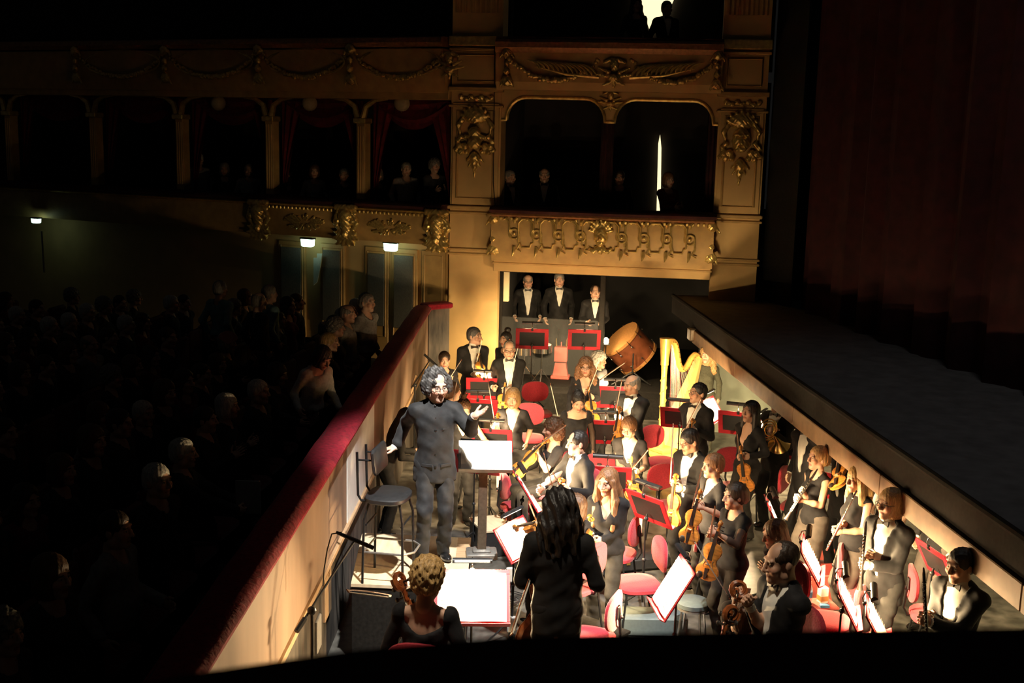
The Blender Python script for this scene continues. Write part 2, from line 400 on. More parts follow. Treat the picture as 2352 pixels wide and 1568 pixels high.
def head_mesh(sex, skin, brow):
    w = 1.0 if sex == 'm' else 0.93
    P = [('e', (0, .015, .035), (.076 * w, .095, .086), .02), ('e', (0, -.026, -.038), (.058 * w, .066, .082), .03),
         ('e', (0, -.066, -.098), (.026 * w, .024, .02), .03), ('c', (-.045 * w, -.0, -.068), (.045 * w, -.0, -.068), .03 * w * w, .03 * w * w, .03),
         ('c', (-.036, -.079, .03), (.036, -.079, .03), .012, .012, .014),
         ('e', (-.043 * w, -.066, -.024), (.024, .024, .026), .02), ('e', (.043 * w, -.066, -.024), (.024, .024, .026), .02),
         ('E', (-.031, -.104, .008), (.021, .02, .015), .012), ('E', (.031, -.104, .008), (.021, .02, .015), .012),
         ('c', (0, -.089, .022), (0, -.113, -.026), .0075, .0125, .012), ('e', (-.013, -.101, -.03), (.009, .011, .009), .006), ('e', (.013, -.101, -.03), (.009, .011, .009), .006),
         ('e', (-.031, -.077, .008), (.0125, .0125, .0125), .003), ('e', (.031, -.077, .008), (.0125, .0125, .0125), .003),
         ('c', (-.021, -.083, -.0555), (0, -.089, -.0575), .004, .006, .006), ('c', (.021, -.083, -.0555), (0, -.089, -.0575), .004, .006, .006), ('c', (-.014, -.085, -.066), (.014, -.085, -.066), .0065, .0065, .006),
         ('e', (-.077 * w, .012, -.006), (.011, .02, .031), .008), ('e', (.077 * w, .012, -.006), (.011, .02, .031), .008),
         ('c', (0, .022, -.06), (0, .04, -.15), .054 * w, .054 * w, .03)]
    V, F = sculpt(P, .0062)
    t = np.tile(A(skin, float), (len(V), 1))
    x, y, z = V.T
    blush = (np.abs(np.abs(x) - .045) < .02) & (np.abs(z + .025) < .02) & (y < -.05); t[blush] *= (1.05, .88, .84)
    lips = (np.abs(x) < .024) & (z < -.0505) & (z > -.0745) & (y < -.082); t[lips] = A(skin) * ((.82, .58, .55) if sex == 'm' else (.85, .42, .4))
    mouth = (np.abs(x) < .021) & (np.abs(z + .062) < .0025) & (y < -.08); t[mouth] = A(skin) * (.4, .2, .2)
    for sx in (-1, 1):
        d = np.sqrt((x - sx * .031) ** 2 + (z - .008) ** 2); e = (d < .0115) & (y < -.08) & (np.abs(z - .008) < .0055)
        t[e] = (.5, .45, .4); t[e & (d < .0068)] = (.05, .035, .025)
    br = (np.abs(np.abs(x) - .034) < .021) & (z > .0235) & (z < .034) & (y < -.068); t[br] = brow
    return V, F, t
_HEADS = {}
def head(sex, skin, brow):
    k = (sex, skin, brow)
    if k not in _HEADS: _HEADS[k] = head_mesh(sex, skin, brow)
    return _HEADS[k]
def hand_mesh(pose):
    curl = {'relax': (22, 28, 18), 'grip': (62, 70, 45), 'open': (4, 8, 6), 'point': (30, 40, 30)}[pose]
    P = [('e', (.045, 0, 0), (.05, .042, .015), .012), ('c', (.0, 0, 0), (.03, 0, 0), .024, .026, .02), ('e', (.035, .022, -.008), (.034, .017, .014), .012)]
    for i, (y, L) in enumerate(((.031, .068), (.0105, .077), (-.0105, .071), (-.0305, .054))):
        p = A((.082 - .004 * abs(i - 1), y, 0.0)); ang = 0.0; r = .0088
        spread = {'open': .09, 'relax': .03}.get(pose, 0.0) * (1.5 - i)
        for j, fr in enumerate((.45, .31, .24)):
            ang += math.radians(curl[j] * (1 + .08 * i))
            q = p + L * fr * A((math.cos(ang) * math.cos(spread), math.sin(spread), -math.sin(ang)))
            P.append(('c', p, q, r, r - .0008, .004)); p = q; r -= .0009
    p = A((.022, .034, -.006))
    dirs = {'relax': ((.75, .62, -.25), (.93, .3, -.2)), 'grip': ((.62, .45, -.64), (.72, -.25, -.65)), 'open': ((.6, .78, -.15), (.75, .65, -.1)), 'point': ((.7, .5, -.5), (.9, .0, -.4))}[pose]
    for d, L in zip(dirs, (.043, .036)):
        q = p + L * unit(d); P.append(('c', p, q, .0112, .0095, .008)); p = q
    return sculpt(P, .0052)
_HANDS = {}
def hand(pose):
    if pose not in _HANDS: _HANDS[pose] = hand_mesh(pose)
    return _HANDS[pose]
_HAIR = {}
def hair_mesh(kind):
    cap = lambda o=0.0, c=(0, .018, .043): ('e', c, (.081 + o, .1 + o, .086 + o), .02)
    face = ('E', (0, -.125, -.022), (.083, .085, .108), .015)
    below = lambda zz, k=.01: ('F', lambda X, Y, Z: Z - zz, k)
    straight = lambda X, Y, Z: .0035 * np.sin(170 * X) * np.sin(150 * Y + 20 * Z)
    curly = lambda X, Y, Z: .009 * np.sin(95 * X + 1) * np.sin(90 * Y) * np.sin(88 * Z + 2) + .006 * np.sin(160 * X) * np.sin(150 * (Y + Z))
    nz = straight; cell = .008
    if kind == 'short': P = [cap(.004), ('e', (0, .045, -.005), (.078, .074, .085), .02), face, below(-.07)]
    elif kind == 'short_fringe': P = [cap(.008), ('e', (0, .04, -.005), (.084, .08, .09), .02), ('E', (0, -.13, -.05), (.08, .085, .1), .012), below(-.075)]
    elif kind == 'receding': P = [cap(.004), ('e', (0, .045, -.005), (.078, .074, .085), .02), face, ('E', (0, -.115, .1), (.065, .085, .07), .02), below(-.065)]
    elif kind == 'fringe': P = [cap(.003), ('e', (0, .045, -.015), (.079, .07, .08), .02), face, ('E', (0, -.035, .125), (.085, .125, .085), .015), below(-.065)]
    elif kind == 'shaved': P = [cap(-.0015), face, ('E', (0, -.1, .11), (.07, .1, .075), .02), below(-.05)]
    elif kind == 'bob': P = [cap(.01), ('e', (0, .028, -.035), (.1, .092, .115), .03), ('E', (0, -.14, -.06), (.07, .1, .13), .015), below(-.13)]
    elif kind == 'long':
        P = [cap(.01), ('e', (0, .05, -.06), (.095, .07, .15), .03), ('e', (0, .09, -.2), (.11, .045, .2), .03), ('c', (-.08, .0, -.02), (-.095, .0, -.3), .034, .022, .03), ('c', (.08, .0, -.02), (.095, .0, -.3), .034, .022, .03), ('E', (0, -.145, -.03), (.068, .105, .135), .012)]
    elif kind == 'long_front':
        P = [cap(.01), ('e', (0, .05, -.06), (.095, .07, .15), .03), ('e', (0, .095, -.2), (.12, .05, .22), .03)]
        for sx in (-1, 1):
            P += [('c', (sx * .078, -.03, .02), (sx * .1, -.035, -.16), .03, .034, .03), ('c', (sx * .1, -.035, -.16), (sx * .1, -.1, -.42), .036, .022, .03)]
        P += [('E', (0, -.15, -.01), (.064, .11, .125), .012), ('E', (0, -.15, -.2), (.07, .12, .16), .012)]
    elif kind == 'long_loose':
        P = [cap(.012), ('e', (0, .045, -.07), (.105, .08, .16), .03), ('c', (-.085, -.01, -.02), (-.11, -.02, -.2), .04, .035, .03), ('c', (.085, -.01, -.02), (.11, -.02, -.2), .04, .035, .03), ('e', (0, .08, -.13), (.12, .055, .15), .03), ('E', (0, -.15, -.06), (.066, .1, .13), .012)]
    elif kind == 'bun': P = [cap(.003), ('e', (0, .04, -.01), (.078, .075, .085), .02), ('e', (0, .125, .05), (.05, .045, .05), .015), face, below(-.07)]
    elif kind == 'high_bun': P = [cap(.003), ('e', (0, .04, -.01), (.078, .075, .085), .02), ('e', (0, .06, .15), (.055, .05, .045), .015), face, below(-.07)]
    elif kind == 'updo': P = [cap(.008), ('e', (0, .05, -.01), (.082, .078, .085), .02), ('e', (0, .105, -.005), (.055, .05, .085), .02), face, below(-.08)]
    elif kind == 'ponytail':
        P = [cap(.004), ('e', (0, .04, -.01), (.079, .076, .085), .02), face, below(-.075), ('c', (0, .1, .06), (0, .16, .03), .022, .03, .02), ('c', (0, .16, .03), (0, .17, -.2), .034, .012, .02)]
    elif kind == 'spiky':
        P = [cap(.004), ('e', (0, .04, -.01), (.079, .076, .085), .02), face, below(-.075), ('c', (0, .06, .12), (.02, .09, .2), .022, .008, .02), ('c', (0, .06, .12), (.06, .1, .16), .02, .006, .02), ('c', (0, .06, .12), (-.03, .12, .17), .02, .006, .02)]
    elif kind == 'curly_short':
        nz = curly; P = [cap(.018), ('e', (0, .045, .0), (.092, .085, .095), .02), ('E', (0, -.13, -.045), (.08, .085, .095), .012), below(-.075)]
    elif kind == 'curly_bob':
        nz = curly; P = [cap(.02), ('e', (0, .05, -.03), (.105, .095, .11), .02), ('E', (0, -.14, -.05), (.07, .095, .11), .012), below(-.13)]
    elif kind == 'curly_long':
        nz = curly; P = [cap(.022), ('e', (0, .05, -.06), (.12, .09, .15), .03), ('e', (0, .06, -.17), (.15, .08, .15), .03), ('c', (-.1, .0, -.02), (-.13, -.01, -.24), .045, .045, .03), ('c', (.1, .0, -.02), (.13, -.01, -.24), .045, .045, .03), ('E', (0, -.15, -.04), (.074, .12, .14), .012), ('E', (0, -.16, -.2), (.07, .12, .14), .012)]
    elif kind == 'big_wavy':
        nz = lambda X, Y, Z: .011 * np.sin(70 * X + 30 * Z) * np.sin(75 * Y + 20 * Z) + .007 * np.sin(110 * (X + Z)) * np.sin(100 * (Y - Z))
        P = [cap(.018, (0, .035, .05)), ('e', (-.085, .015, .005), (.045, .07, .075), .02), ('e', (.085, .015, .005), (.045, .07, .075), .02), ('e', (0, .08, -.01), (.09, .06, .085), .02),
             ('E', (0, -.135, -.02), (.07, .085, .115), .012), ('E', (0, -.12, .1), (.058, .085, .07), .02), below(-.09)]
    elif kind == 'mane':
        nz = lambda X, Y, Z: .009 * np.sin(75 * X + 12 * Z) * np.sin(80 * Y + 35 * Z) + .007 * np.sin(130 * X - 40 * Z)
        P = [cap(.022), ('e', (0, .045, -.03), (.115, .1, .12), .03), ('c', (-.1, .03, -.06), (-.12, .04, -.2), .045, .02, .02), ('c', (.1, .03, -.06), (.115, .05, -.22), .045, .02, .02), ('c', (0, .1, -.06), (.03, .1, -.25), .06, .02, .02), ('c', (-.05, .1, -.06), (-.07, .1, -.23), .05, .02, .02), ('c', (.06, .1, -.08), (.08, .09, -.21), .05, .02, .02), ('E', (0, -.16, -.06), (.07, .1, .13), .012)]
    V, F = sculpt(P, cell, nz); return V, F
def hair_obj(kind, m, parent, M):
    k = (kind, m)
    if k not in _HAIR:
        kk = ('raw', kind)
        if kk not in _HAIR: _HAIR[kk] = hair_mesh(kind)
        V, F = _HAIR[kk]; _HAIR[k] = mesh_from('hair', V, F, True)
    return link('hair', _HAIR[k], m, parent, M)
_MISC = {}
def shoe_mesh(kind):
    if kind not in _MISC:
        P = [('e', (0, -.075, .035), (.048, .1, .038), .02), ('e', (0, .045, .04), (.04, .06, .05), .02), ('F', lambda X, Y, Z: Z, .004)]
        if kind == 'pump': P = [('e', (0, -.07, .026), (.04, .085, .026), .02), ('e', (0, .04, .03), (.034, .05, .03), .02), ('F', lambda X, Y, Z: Z, .003)]
        V, F = sculpt(P, .0095); _MISC[kind] = mesh_from('shoe', V, F, True)
    return _MISC[kind]
def glasses_mesh():
    if 'gl' not in _MISC:
        b = MB()
        for sx in (-1, 1):
            b.tube([(sx * .032 + .023 * math.cos(t), -.104, .006 + .016 * math.sin(t)) for t in np.linspace(0, 2 * math.pi, 12)[:-1]], .002, 4, closed=True)
            b.tube([(sx * .055, -.104, .012), (sx * .078, -.06, .012), (sx * .08, .01, .01)], .002, 4)
        b.tube([(-.009, -.104, .01), (.009, -.104, .01)], .002, 4); _MISC['gl'] = b.mesh('glasses')
    return _MISC['gl']
def tie_mesh():
    if 'bt' not in _MISC:
        b = MB()
        for sx in (-1, 1): b.prism([(sx * .006, -.009), (sx * .058, -.026), (sx * .062, 0), (sx * .058, .026), (sx * .006, .009)][::sx], -.008, .008, bev=.15)
        b.box((0, 0, .002), (.018, .022, .024), bev=.005)
        _MISC['bt'] = b.mesh('bow_tie')
    return _MISC['bt']
def Rm(axis, deg): return np.array(Matrix.Rotation(math.radians(deg), 3, axis))
def ik(S, W, l1, l2, hint):
    v = W - S; d = np.linalg.norm(v); d2 = min(max(d, abs(l1 - l2) + .02), (l1 + l2) * .995); u = v / d; W = S + u * d2
    a = (l1 * l1 - l2 * l2 + d2 * d2) / (2 * d2); h = math.sqrt(max(l1 * l1 - a * a, 0))
    n = hint - u * (hint @ u); n = unit(n); return S + u * a + n * h, W
SKIN_A = (.60, .36, .25); SKIN_B = (.66, .42, .31); SKIN_C = (.50, .28, .18)
PEOPLE = {}
def person(key, label, px, py, H=1.76, sex='m', floor=0.0, face=0.0, fit='tux', hair=('short', 'hair_dark'), skin=SKIN_A,
           seated=False, lean=0.0, tilt=0.0, twist=0.0, look=(0, 0), L=(.235, .05, -.56), R=(-.235, .05, -.56), Lh='relax', Rh='relax',
           Ld=None, Rd=None, Ln=None, Rn=None, Le=None, Re=None, glasses=False, fat=1.0, hs=1.07, feet=None, top='black_jersey', legs='black_cloth',
           neck='round', sleeve=1.0, sheer=False, cell=.016, group=None, name='person', cat='person', seat=.47, lod=0, pos=None, nolegs=False):
    s = H / 1.755
    if sex == 'f': sh, l1, l2 = .155, .27, .245
    else: sh, l1, l2 = .178, .285, .26
    l1 *= s; l2 *= s; sh *= s
    P = A((0, 0, (.955 * s if not seated else seat + .1)))
    T = Rm('Z', twist) @ Rm('Y', tilt) @ Rm('X', lean)
    loc = lambda q: P + T @ (A(q, float) * s)
    N = loc((0, .01, .525))
    HR = Rm('Z', look[0] + twist) @ Rm('Y', tilt * .5) @ Rm('X', look[1] + lean * .5)
    HC = N + HR @ A((0, -.025, .143)) * s
    hsc = hs * s; topz = HC + HR @ A((0, .01, .121)) * hsc
    a = math.radians(face); RZ = np.array(Matrix.Rotation(a, 3, 'Z'))
    off = RZ @ topz
    if pos is None:
        w = atz(px, py, floor + topz[2]); root = A((w[0] - off[0], w[1] - off[1], floor))
    else: root = A((pos[0], pos[1], floor))
    inv = lambda w: RZ.T @ (A(w) - root)
    Mw = np.eye(4); Mw[:3, :3] = RZ; Mw[:3, 3] = root
    o = empty(name, matrix=Mw, label=label, cat=cat, group=group)
    info = dict(obj=o, root=root, Y=root[1], M=Mw, RZ=RZ)
    # arms
    arms = {}
    for side, sp, hd, hn, hint, sx in (('L', L, Ld, Ln, Le, 1), ('R', R, Rd, Rn, Re, -1)):
        S = loc((sx * sh / s, .005, .44))
        if isinstance(sp[0], str): tgt = inv(aty(sp[1], sp[2], root[1] + sp[3]))
        else: tgt = loc((0, 0, .465)) + A((sp[0], -sp[1], sp[2])) * s
        hint = A((sx * .3, .6, -.75)) if hint is None else A((hint[0], -hint[1], hint[2]), float)
        wr = tgt
        for _ in range(3):
            E, W = ik(S, wr, l1, l2, hint)
            d = unit(W - E) if hd is None else unit((hd[0], -hd[1], hd[2]))
            wr = tgt - d * .075 * s
        E, W = ik(S, wr, l1, l2, hint)
        d = unit(W - E) if hd is None else d
        n = A((-sx, .0, 0.0)) if hn is None else A((hn[0], -hn[1], hn[2]), float)
        n = n - d * (n @ d); n = unit(n) if np.linalg.norm(n) > .05 else unit(np.cross(d, (0, 1, .3)))
        arms[side] = (S, E, W, d, n); info[side] = root + RZ @ (W + d * .08 * s + n * .025)
    # legs
    hips = [loc((sx * .088, 0, -.03)) for sx in (-1, 1)]
    if seated:
        kz = seat + .02; ft = [A((sx * (.15 if fit == 'tux' else .11), -.40 * s, .08)) for sx in (-1, 1)]
        knees = [A((sx * (.16 if fit == 'tux' else .11), -.42 * s, kz)) for sx in (-1, 1)]
    else:
        ft = feet or [(-.105, .0), (.105, .0)]
        ft = [A((f[0] * s, -f[1] * s, .085 * s)) for f in ft]
        knees = [ik(h, f, .45 * s, .43 * s, A((0, -1.0, .05)))[0] for h, f in zip(hips, ft)]
    nl = nolegs
    # body: one continuous surface (trunk, neck, limbs), with the head and the hands grown into the same mesh
    ar = .85 if sex == 'f' else 1.0
    def trunk(o_, skirt=False):
        if sex == 'm':
            q = [((0, 0, 0), (.158, .112, .12)), ((0, -.018 * fat, .15), (.146 * (.6 + .4 * fat), .112 * fat, .16)), ((0, -.004, .33), (.168, .114, .175))]
            tr = [('c', loc((0, .012, .485)), loc((sx * (sh / s - .012), .005, .44)), (.058 + o_) * s, (.055 + o_) * s, .045) for sx in (-1, 1)]
        else:
            q = [((0, .005, 0), (.165, .118, .12)), ((0, -.008, .16), (.126 * (.5 + .5 * fat), .095 * fat, .16)), ((0, -.0, .32), (.14, .098, .17)),
                 ((-.064, -.082, .305), (.058, .052, .058)), ((.064, -.082, .305), (.058, .052, .058))]
            tr = [('c', loc((0, .012, .485)), loc((sx * (sh / s - .01), .005, .445)), (.05 + o_) * s, (.046 + o_) * s, .045) for sx in (-1, 1)]
        return [('e', loc(c), (A(r) + o_) * s, .05, T) for c, r in q] + tr + [('e', loc((0, .02, .485)), (A((.075, .05, .045)) + o_) * s, .04, T)]
    bp = trunk(-.008)
    bp.append(('c', loc((0, .015, .5)), HC + HR @ A((0, .03, -.08)) * hsc, .056 * s * (1 if sex == 'm' else .88), .052 * hsc * (1 if sex == 'm' else .9), .03))
    for side in 'LR':
        S, E, W, d, n = arms[side]
        bp += [('c', S, E, .05 * ar * s, .041 * ar * s, .03), ('c', E, E + (W - E) * .35, .041 * ar * s, .042 * ar * s, .02), ('c', E + (W - E) * .35, W, .042 * ar * s, .026 * ar * s, .02)]
    if not nl:
        for h, k_, f in zip(hips, knees, ft):
            bp += [('c', h, k_, .075 * s, .05 * s, .03), ('c', k_, f, .05 * s, .035 * s, .02)]
    bare = fit != 'tux' and sleeve < .9
    V, F = sculpt(bp, .016 if (bare and lod == 0) else .026)
    tint = np.tile(A(skin), (len(V), 1)); Vs, Fs, Ts = [V], [F], [tint]; nv = len(V)
    hv, hf, ht = head(sex, skin, {'hair_white': (.3, .27, .23), 'hair_blonde': (.3, .18, .09), 'hair_grey': (.15, .12, .1)}.get(hair[1] if hair else '', (.06, .035, .025)))
    Vs.append(hv * hsc @ HR.T + HC); Fs.append(hf + nv); Ts.append(ht); nv += len(hv)
    if lod < 2:
        for side, pose in (('L', Lh), ('R', Rh)):
            S, E, W, d, n = arms[side]; v, f = hand(pose); v = v.copy(); z = -n; y = np.cross(z, d)
            if side == 'L': v[:, 1] *= -1; f = f[:, ::-1]
            k_ = s * (1.0 if sex == 'm' else .92)
            v = (v[:, :1] * d + v[:, 1:2] * y + v[:, 2:] * z) * k_ + W
            Vs.append(v); Fs.append(f + nv); Ts.append(np.tile(A(skin) * 1.03, (len(v), 1))); nv += len(v)
    link('body', mesh_from('body', np.concatenate(Vs), np.concatenate(Fs), True, np.concatenate(Ts)), 'skin', o)
    HM = np.eye(4); HM[:3, :3] = HR * hsc; HM[:3, 3] = HC; info['HM'] = Mw @ HM
    if hair: hair_obj(hair[0], hair[1], o, HM)
    if glasses: link('glasses', glasses_mesh(), 'black_plastic', o, HM)
    # clothes
    fr = lambda X, Y, Z: ((X - P[0]), (Y - P[1]), (Z - P[2]))
    def inT(X, Y, Z):
        X, Y, Z = fr(X, Y, Z); return [(X * T[0, i] + Y * T[1, i] + Z * T[2, i]) / s for i in range(3)]
    def armp(r0, r1, r2, frac=.93):
        q = []
        for side in 'LR':
            S, E, W, d, n = arms[side]
            if frac > .5:
                e = E + (W - E) * ((frac - .5) * 2); q += [('c', S, E, r0 * s, r1 * s, .035), ('c', E, e, r1 * s, r2 * s, .02)]
            elif frac > 0: q += [('c', S, S + (E - S) * frac * 2, r0 * s, (r1 + .01) * s, .035)]
        return q
    wob = lambda X, Y, Z: .004 * np.sin(34 * X + 13 * Z + 2 * H) * np.sin(31 * Z + 17 * Y) + .002 * np.sin(58 * Z + 34 * X + 10 * Y) * np.sin(17 * X + 23 * Y + 9 * Z)
    if fit == 'tux' or fit == 'dj':
        V, F = sculpt(trunk(.004) + [('c', loc((0, .01, .5)), loc((0, -.005, .555)), .066 * s, .06 * s, .01), ('F', lambda X, Y, Z: inT(X, Y, Z)[2] + .02, .01)], .018)
        link('shirt', mesh_from('shirt', V, F, True), 'white_cloth', o)
        b0, w1 = (.05, .075) if fit == 'tux' else (.2, .06)
        def vee(X, Y, Z):
            x, y, z = inT(X, Y, Z); w = .012 + (z - b0) / (.5 - b0) * w1
            return np.maximum(np.maximum(np.abs(x) - w, y + .02), b0 - z) * s
        def hem(X, Y, Z):
            x, y, z = inT(X, Y, Z); return (z + .2) * s
        def nk(X, Y, Z):
            x, y, z = inT(X, Y, Z); return np.maximum(np.sqrt(x * x + (y + .01) ** 2) - .062, .45 - z) * s
        jp = trunk(.02) + [('e', loc((0, 0, -.14)), A((.18, .135, .25)) * s, .05, T)] + armp(.068, .057, .048) + [('F', vee, .006), ('F', nk, .006)] + ([('F', hem, .01)] if not seated else [('F', lambda X, Y, Z: (inT(X, Y, Z)[2] + .08) * s, .01)])
        V, F = sculpt(jp, cell, wob); link('jacket', mesh_from('jacket', V, F, True), 'black_cloth' if top == 'black_jersey' else top, o)
        M = np.eye(4); M[:3, :3] = T @ Rm('X', 78); M[:3, 3] = loc((0, -.083, .515)); link('bow_tie', tie_mesh(), 'ebony', o, M)
        for side in 'LR':
            S, E, W, d, n = arms[side]; cb = MB(); cb.tube([E + (W - E) * .82, W + d * .012], [.036 * s, .036 * s], 10); cb.build('cuff', 'white_cloth', o)
    elif fit == 'mandarin':
        def hem(X, Y, Z):
            x, y, z = inT(X, Y, Z); return (z + .2) * s
        jp = trunk(.02) + [('e', loc((0, 0, -.15)), A((.2, .145, .27)) * s, .05, T), ('c', loc((0, .012, .48)), loc((0, -.0, .55)), .07 * s, .064 * s, .01)] + armp(.067, .057, .05)
        V, F = sculpt(jp + [('F', hem, .01), ('C', loc((0, -.01, .53)), loc((0, -.03, .66)), .057 * s, .057 * s, .004)], .013, wob)
        link('jacket', mesh_from('jacket', V, F, True), top, o)
        bb = MB()
        for i, z in enumerate((.5, .4, .29, .18, .07, -.04)):
            yy = -(.088, .122, .136, .136, .135, .145)[i]; b = MB(); b.ball((0, 0, 0), (.013, .008, .013)); M = np.eye(4); M[:3, :3] = T; M[:3, 3] = loc((-.012, yy, z)); b.build('button', 'black_patent', o, matrix=M)
        for (x, z, w) in ((.085, -.03, .12), (-.085, -.03, .12), (.08, .3, .08)):
            b = MB(); b.box((0, 0, 0), (w, .012, .03 if z < .1 else .02), bev=.004); M = np.eye(4); M[:3, :3] = T @ Rm('Z', 28 if x > 0 else -28) ; M[:3, 3] = loc((x, -.128 if z < .1 else -.121, z)); b.build('pocket_flap', top, o, matrix=M)
        for side in 'LR':
            S, E, W, d, n = arms[side]; cb = MB(); cb.tube([E + (W - E) * .8, W + d * .015], [.037 * s, .037 * s], 10); cb.build('cuff', 'white_cloth', o)
        if cell < .016:
            cb = MB(); cb.tube([loc((0, -.005, .53)), loc((0, -.012, .565))], .0605 * s, 14); cb.build('collar', 'white_cloth', o)
    else:
        def nk(X, Y, Z):
            x, y, z = inT(X, Y, Z)
            if neck == 'v': w = .01 + (z - .3) / .2 * .085; return np.maximum(np.maximum(np.abs(x) - w, y - .03), .3 - z) * s
            if neck == 'deepv': w = .01 + (z - .22) / .28 * .085; return np.maximum(np.maximum(np.abs(x) - w, y - .03), .22 - z) * s
            r = {'round': .08, 'wide': .135, 'high': .06, 'scoop': .13}[neck]; zz = {'round': .43, 'wide': .405, 'high': .5, 'scoop': .34 + 1.2 * np.abs(x) ** 1.5}[neck]
            return np.maximum(np.sqrt(x * x + (y * (.75 if neck in ('wide', 'scoop') else .85)) ** 2) - r, zz - z) * s
        def hem(X, Y, Z):
            x, y, z = inT(X, Y, Z); return (z + (.07 if not seated else .02)) * s
        if sleeve == 0: nosl = [('F', lambda X, Y, Z: (.148 - np.abs(inT(X, Y, Z)[0])) * s if sex == 'f' else (.18 - np.abs(inT(X, Y, Z)[0])) * s, .01)]
        else: nosl = []
        nosl = [('F', (lambda X, Y, Z: -(np.abs(inT(X, Y, Z)[0]) - .142) * s), .01)] if sleeve == 0 else []
        r0, r1, r2 = (.056, .047, .041) if sex == 'f' else (.065, .055, .047)
        jp = trunk(.012) + [('e', loc((0, 0, -.04)), A((.178, .13, .12)) * s, .05, T)] + (armp(r0, r1, r2, sleeve) if not sheer else armp(r0 - .004, r1, r2, .12)) + [('F', nk, .006), ('F', hem, .008)]
        if sleeve == 0:
            def cut(X, Y, Z):
                x, y, z = inT(X, Y, Z); return (.14 - np.abs(x)) * s * 1.0 + 0 * z
            jp.append(('F', cut, .008)) if False else None
            for side in 'LR':
                S, E, W, d, n = arms[side]; jp.append(('C', S + (E - S) * .12 + A((np.sign(S[0]) * .02, 0, 0)), E, .062 * s, .06 * s, .01))
        V, F = sculpt(jp, cell if lod == 0 else .024, wob); link('top', mesh_from('top', V, F, True), top, o)
        if sheer:
            for side in 'LR':
                S, E, W, d, n = arms[side]; e = E + (W - E) * max(0, (sleeve - .5) * 2)
                V, F = sculpt([('c', S, E, r0 * s, r1 * s, .03), ('c', E, e, r1 * s, (r2 + .006) * s, .02)], .018); link('sleeve', mesh_from('sleeve', V, F, True), 'sheer_black', o)
    if not nl:
        lp = [('e', loc((0, .005, -.02)), A((.17, .125, .13)) * s, .05, T)]
        if fit == 'skirt':
            m_ = (ft[0] + ft[1]) / 2
            for h, k_, f in zip(hips, knees, ft): lp += [('c', h, k_, .11 * s, .12 * s, .05), ('c', k_, f + A((0, 0, .08)), .12 * s, .13 * s, .06)]
        else:
            for h, k_, f in zip(hips, knees, ft): lp += [('c', h, k_, .096 * s, .068 * s, .04), ('c', k_, f - A((0, 0, .03)), .069 * s, .062 * s, .02)]
        lp.append(('F', lambda X, Y, Z: Z - .03, .005))
        if not seated: lp.append(('F', lambda X, Y, Z: -(inT(X, Y, Z)[2] - .1) * s, .005))
        V, F = sculpt(lp, .018 if lod == 0 else .026, (lambda X, Y, Z: .006 * np.sin(24 * Z + 16 * X) * np.sin(21 * X + 9 * Z) + .004 * np.sin(55 * Z + 30 * X) * np.sin(12 * Z - 20 * X)) if lod == 0 else None)
        link('trousers' if fit != 'skirt' else 'skirt', mesh_from('trousers', V, F, True), legs, o)
        if lod == 0:
            for f in ft:
                M = TR((f[0], f[1] - .0, 0.0), rz=math.radians(12 if f[0] > 0 else -12), s=s * (1.0 if sex == 'm' else .9)); link('shoe', shoe_mesh('oxford' if sex == 'm' else 'pump'), 'black_patent', o, M)
    PEOPLE[key] = info; return info
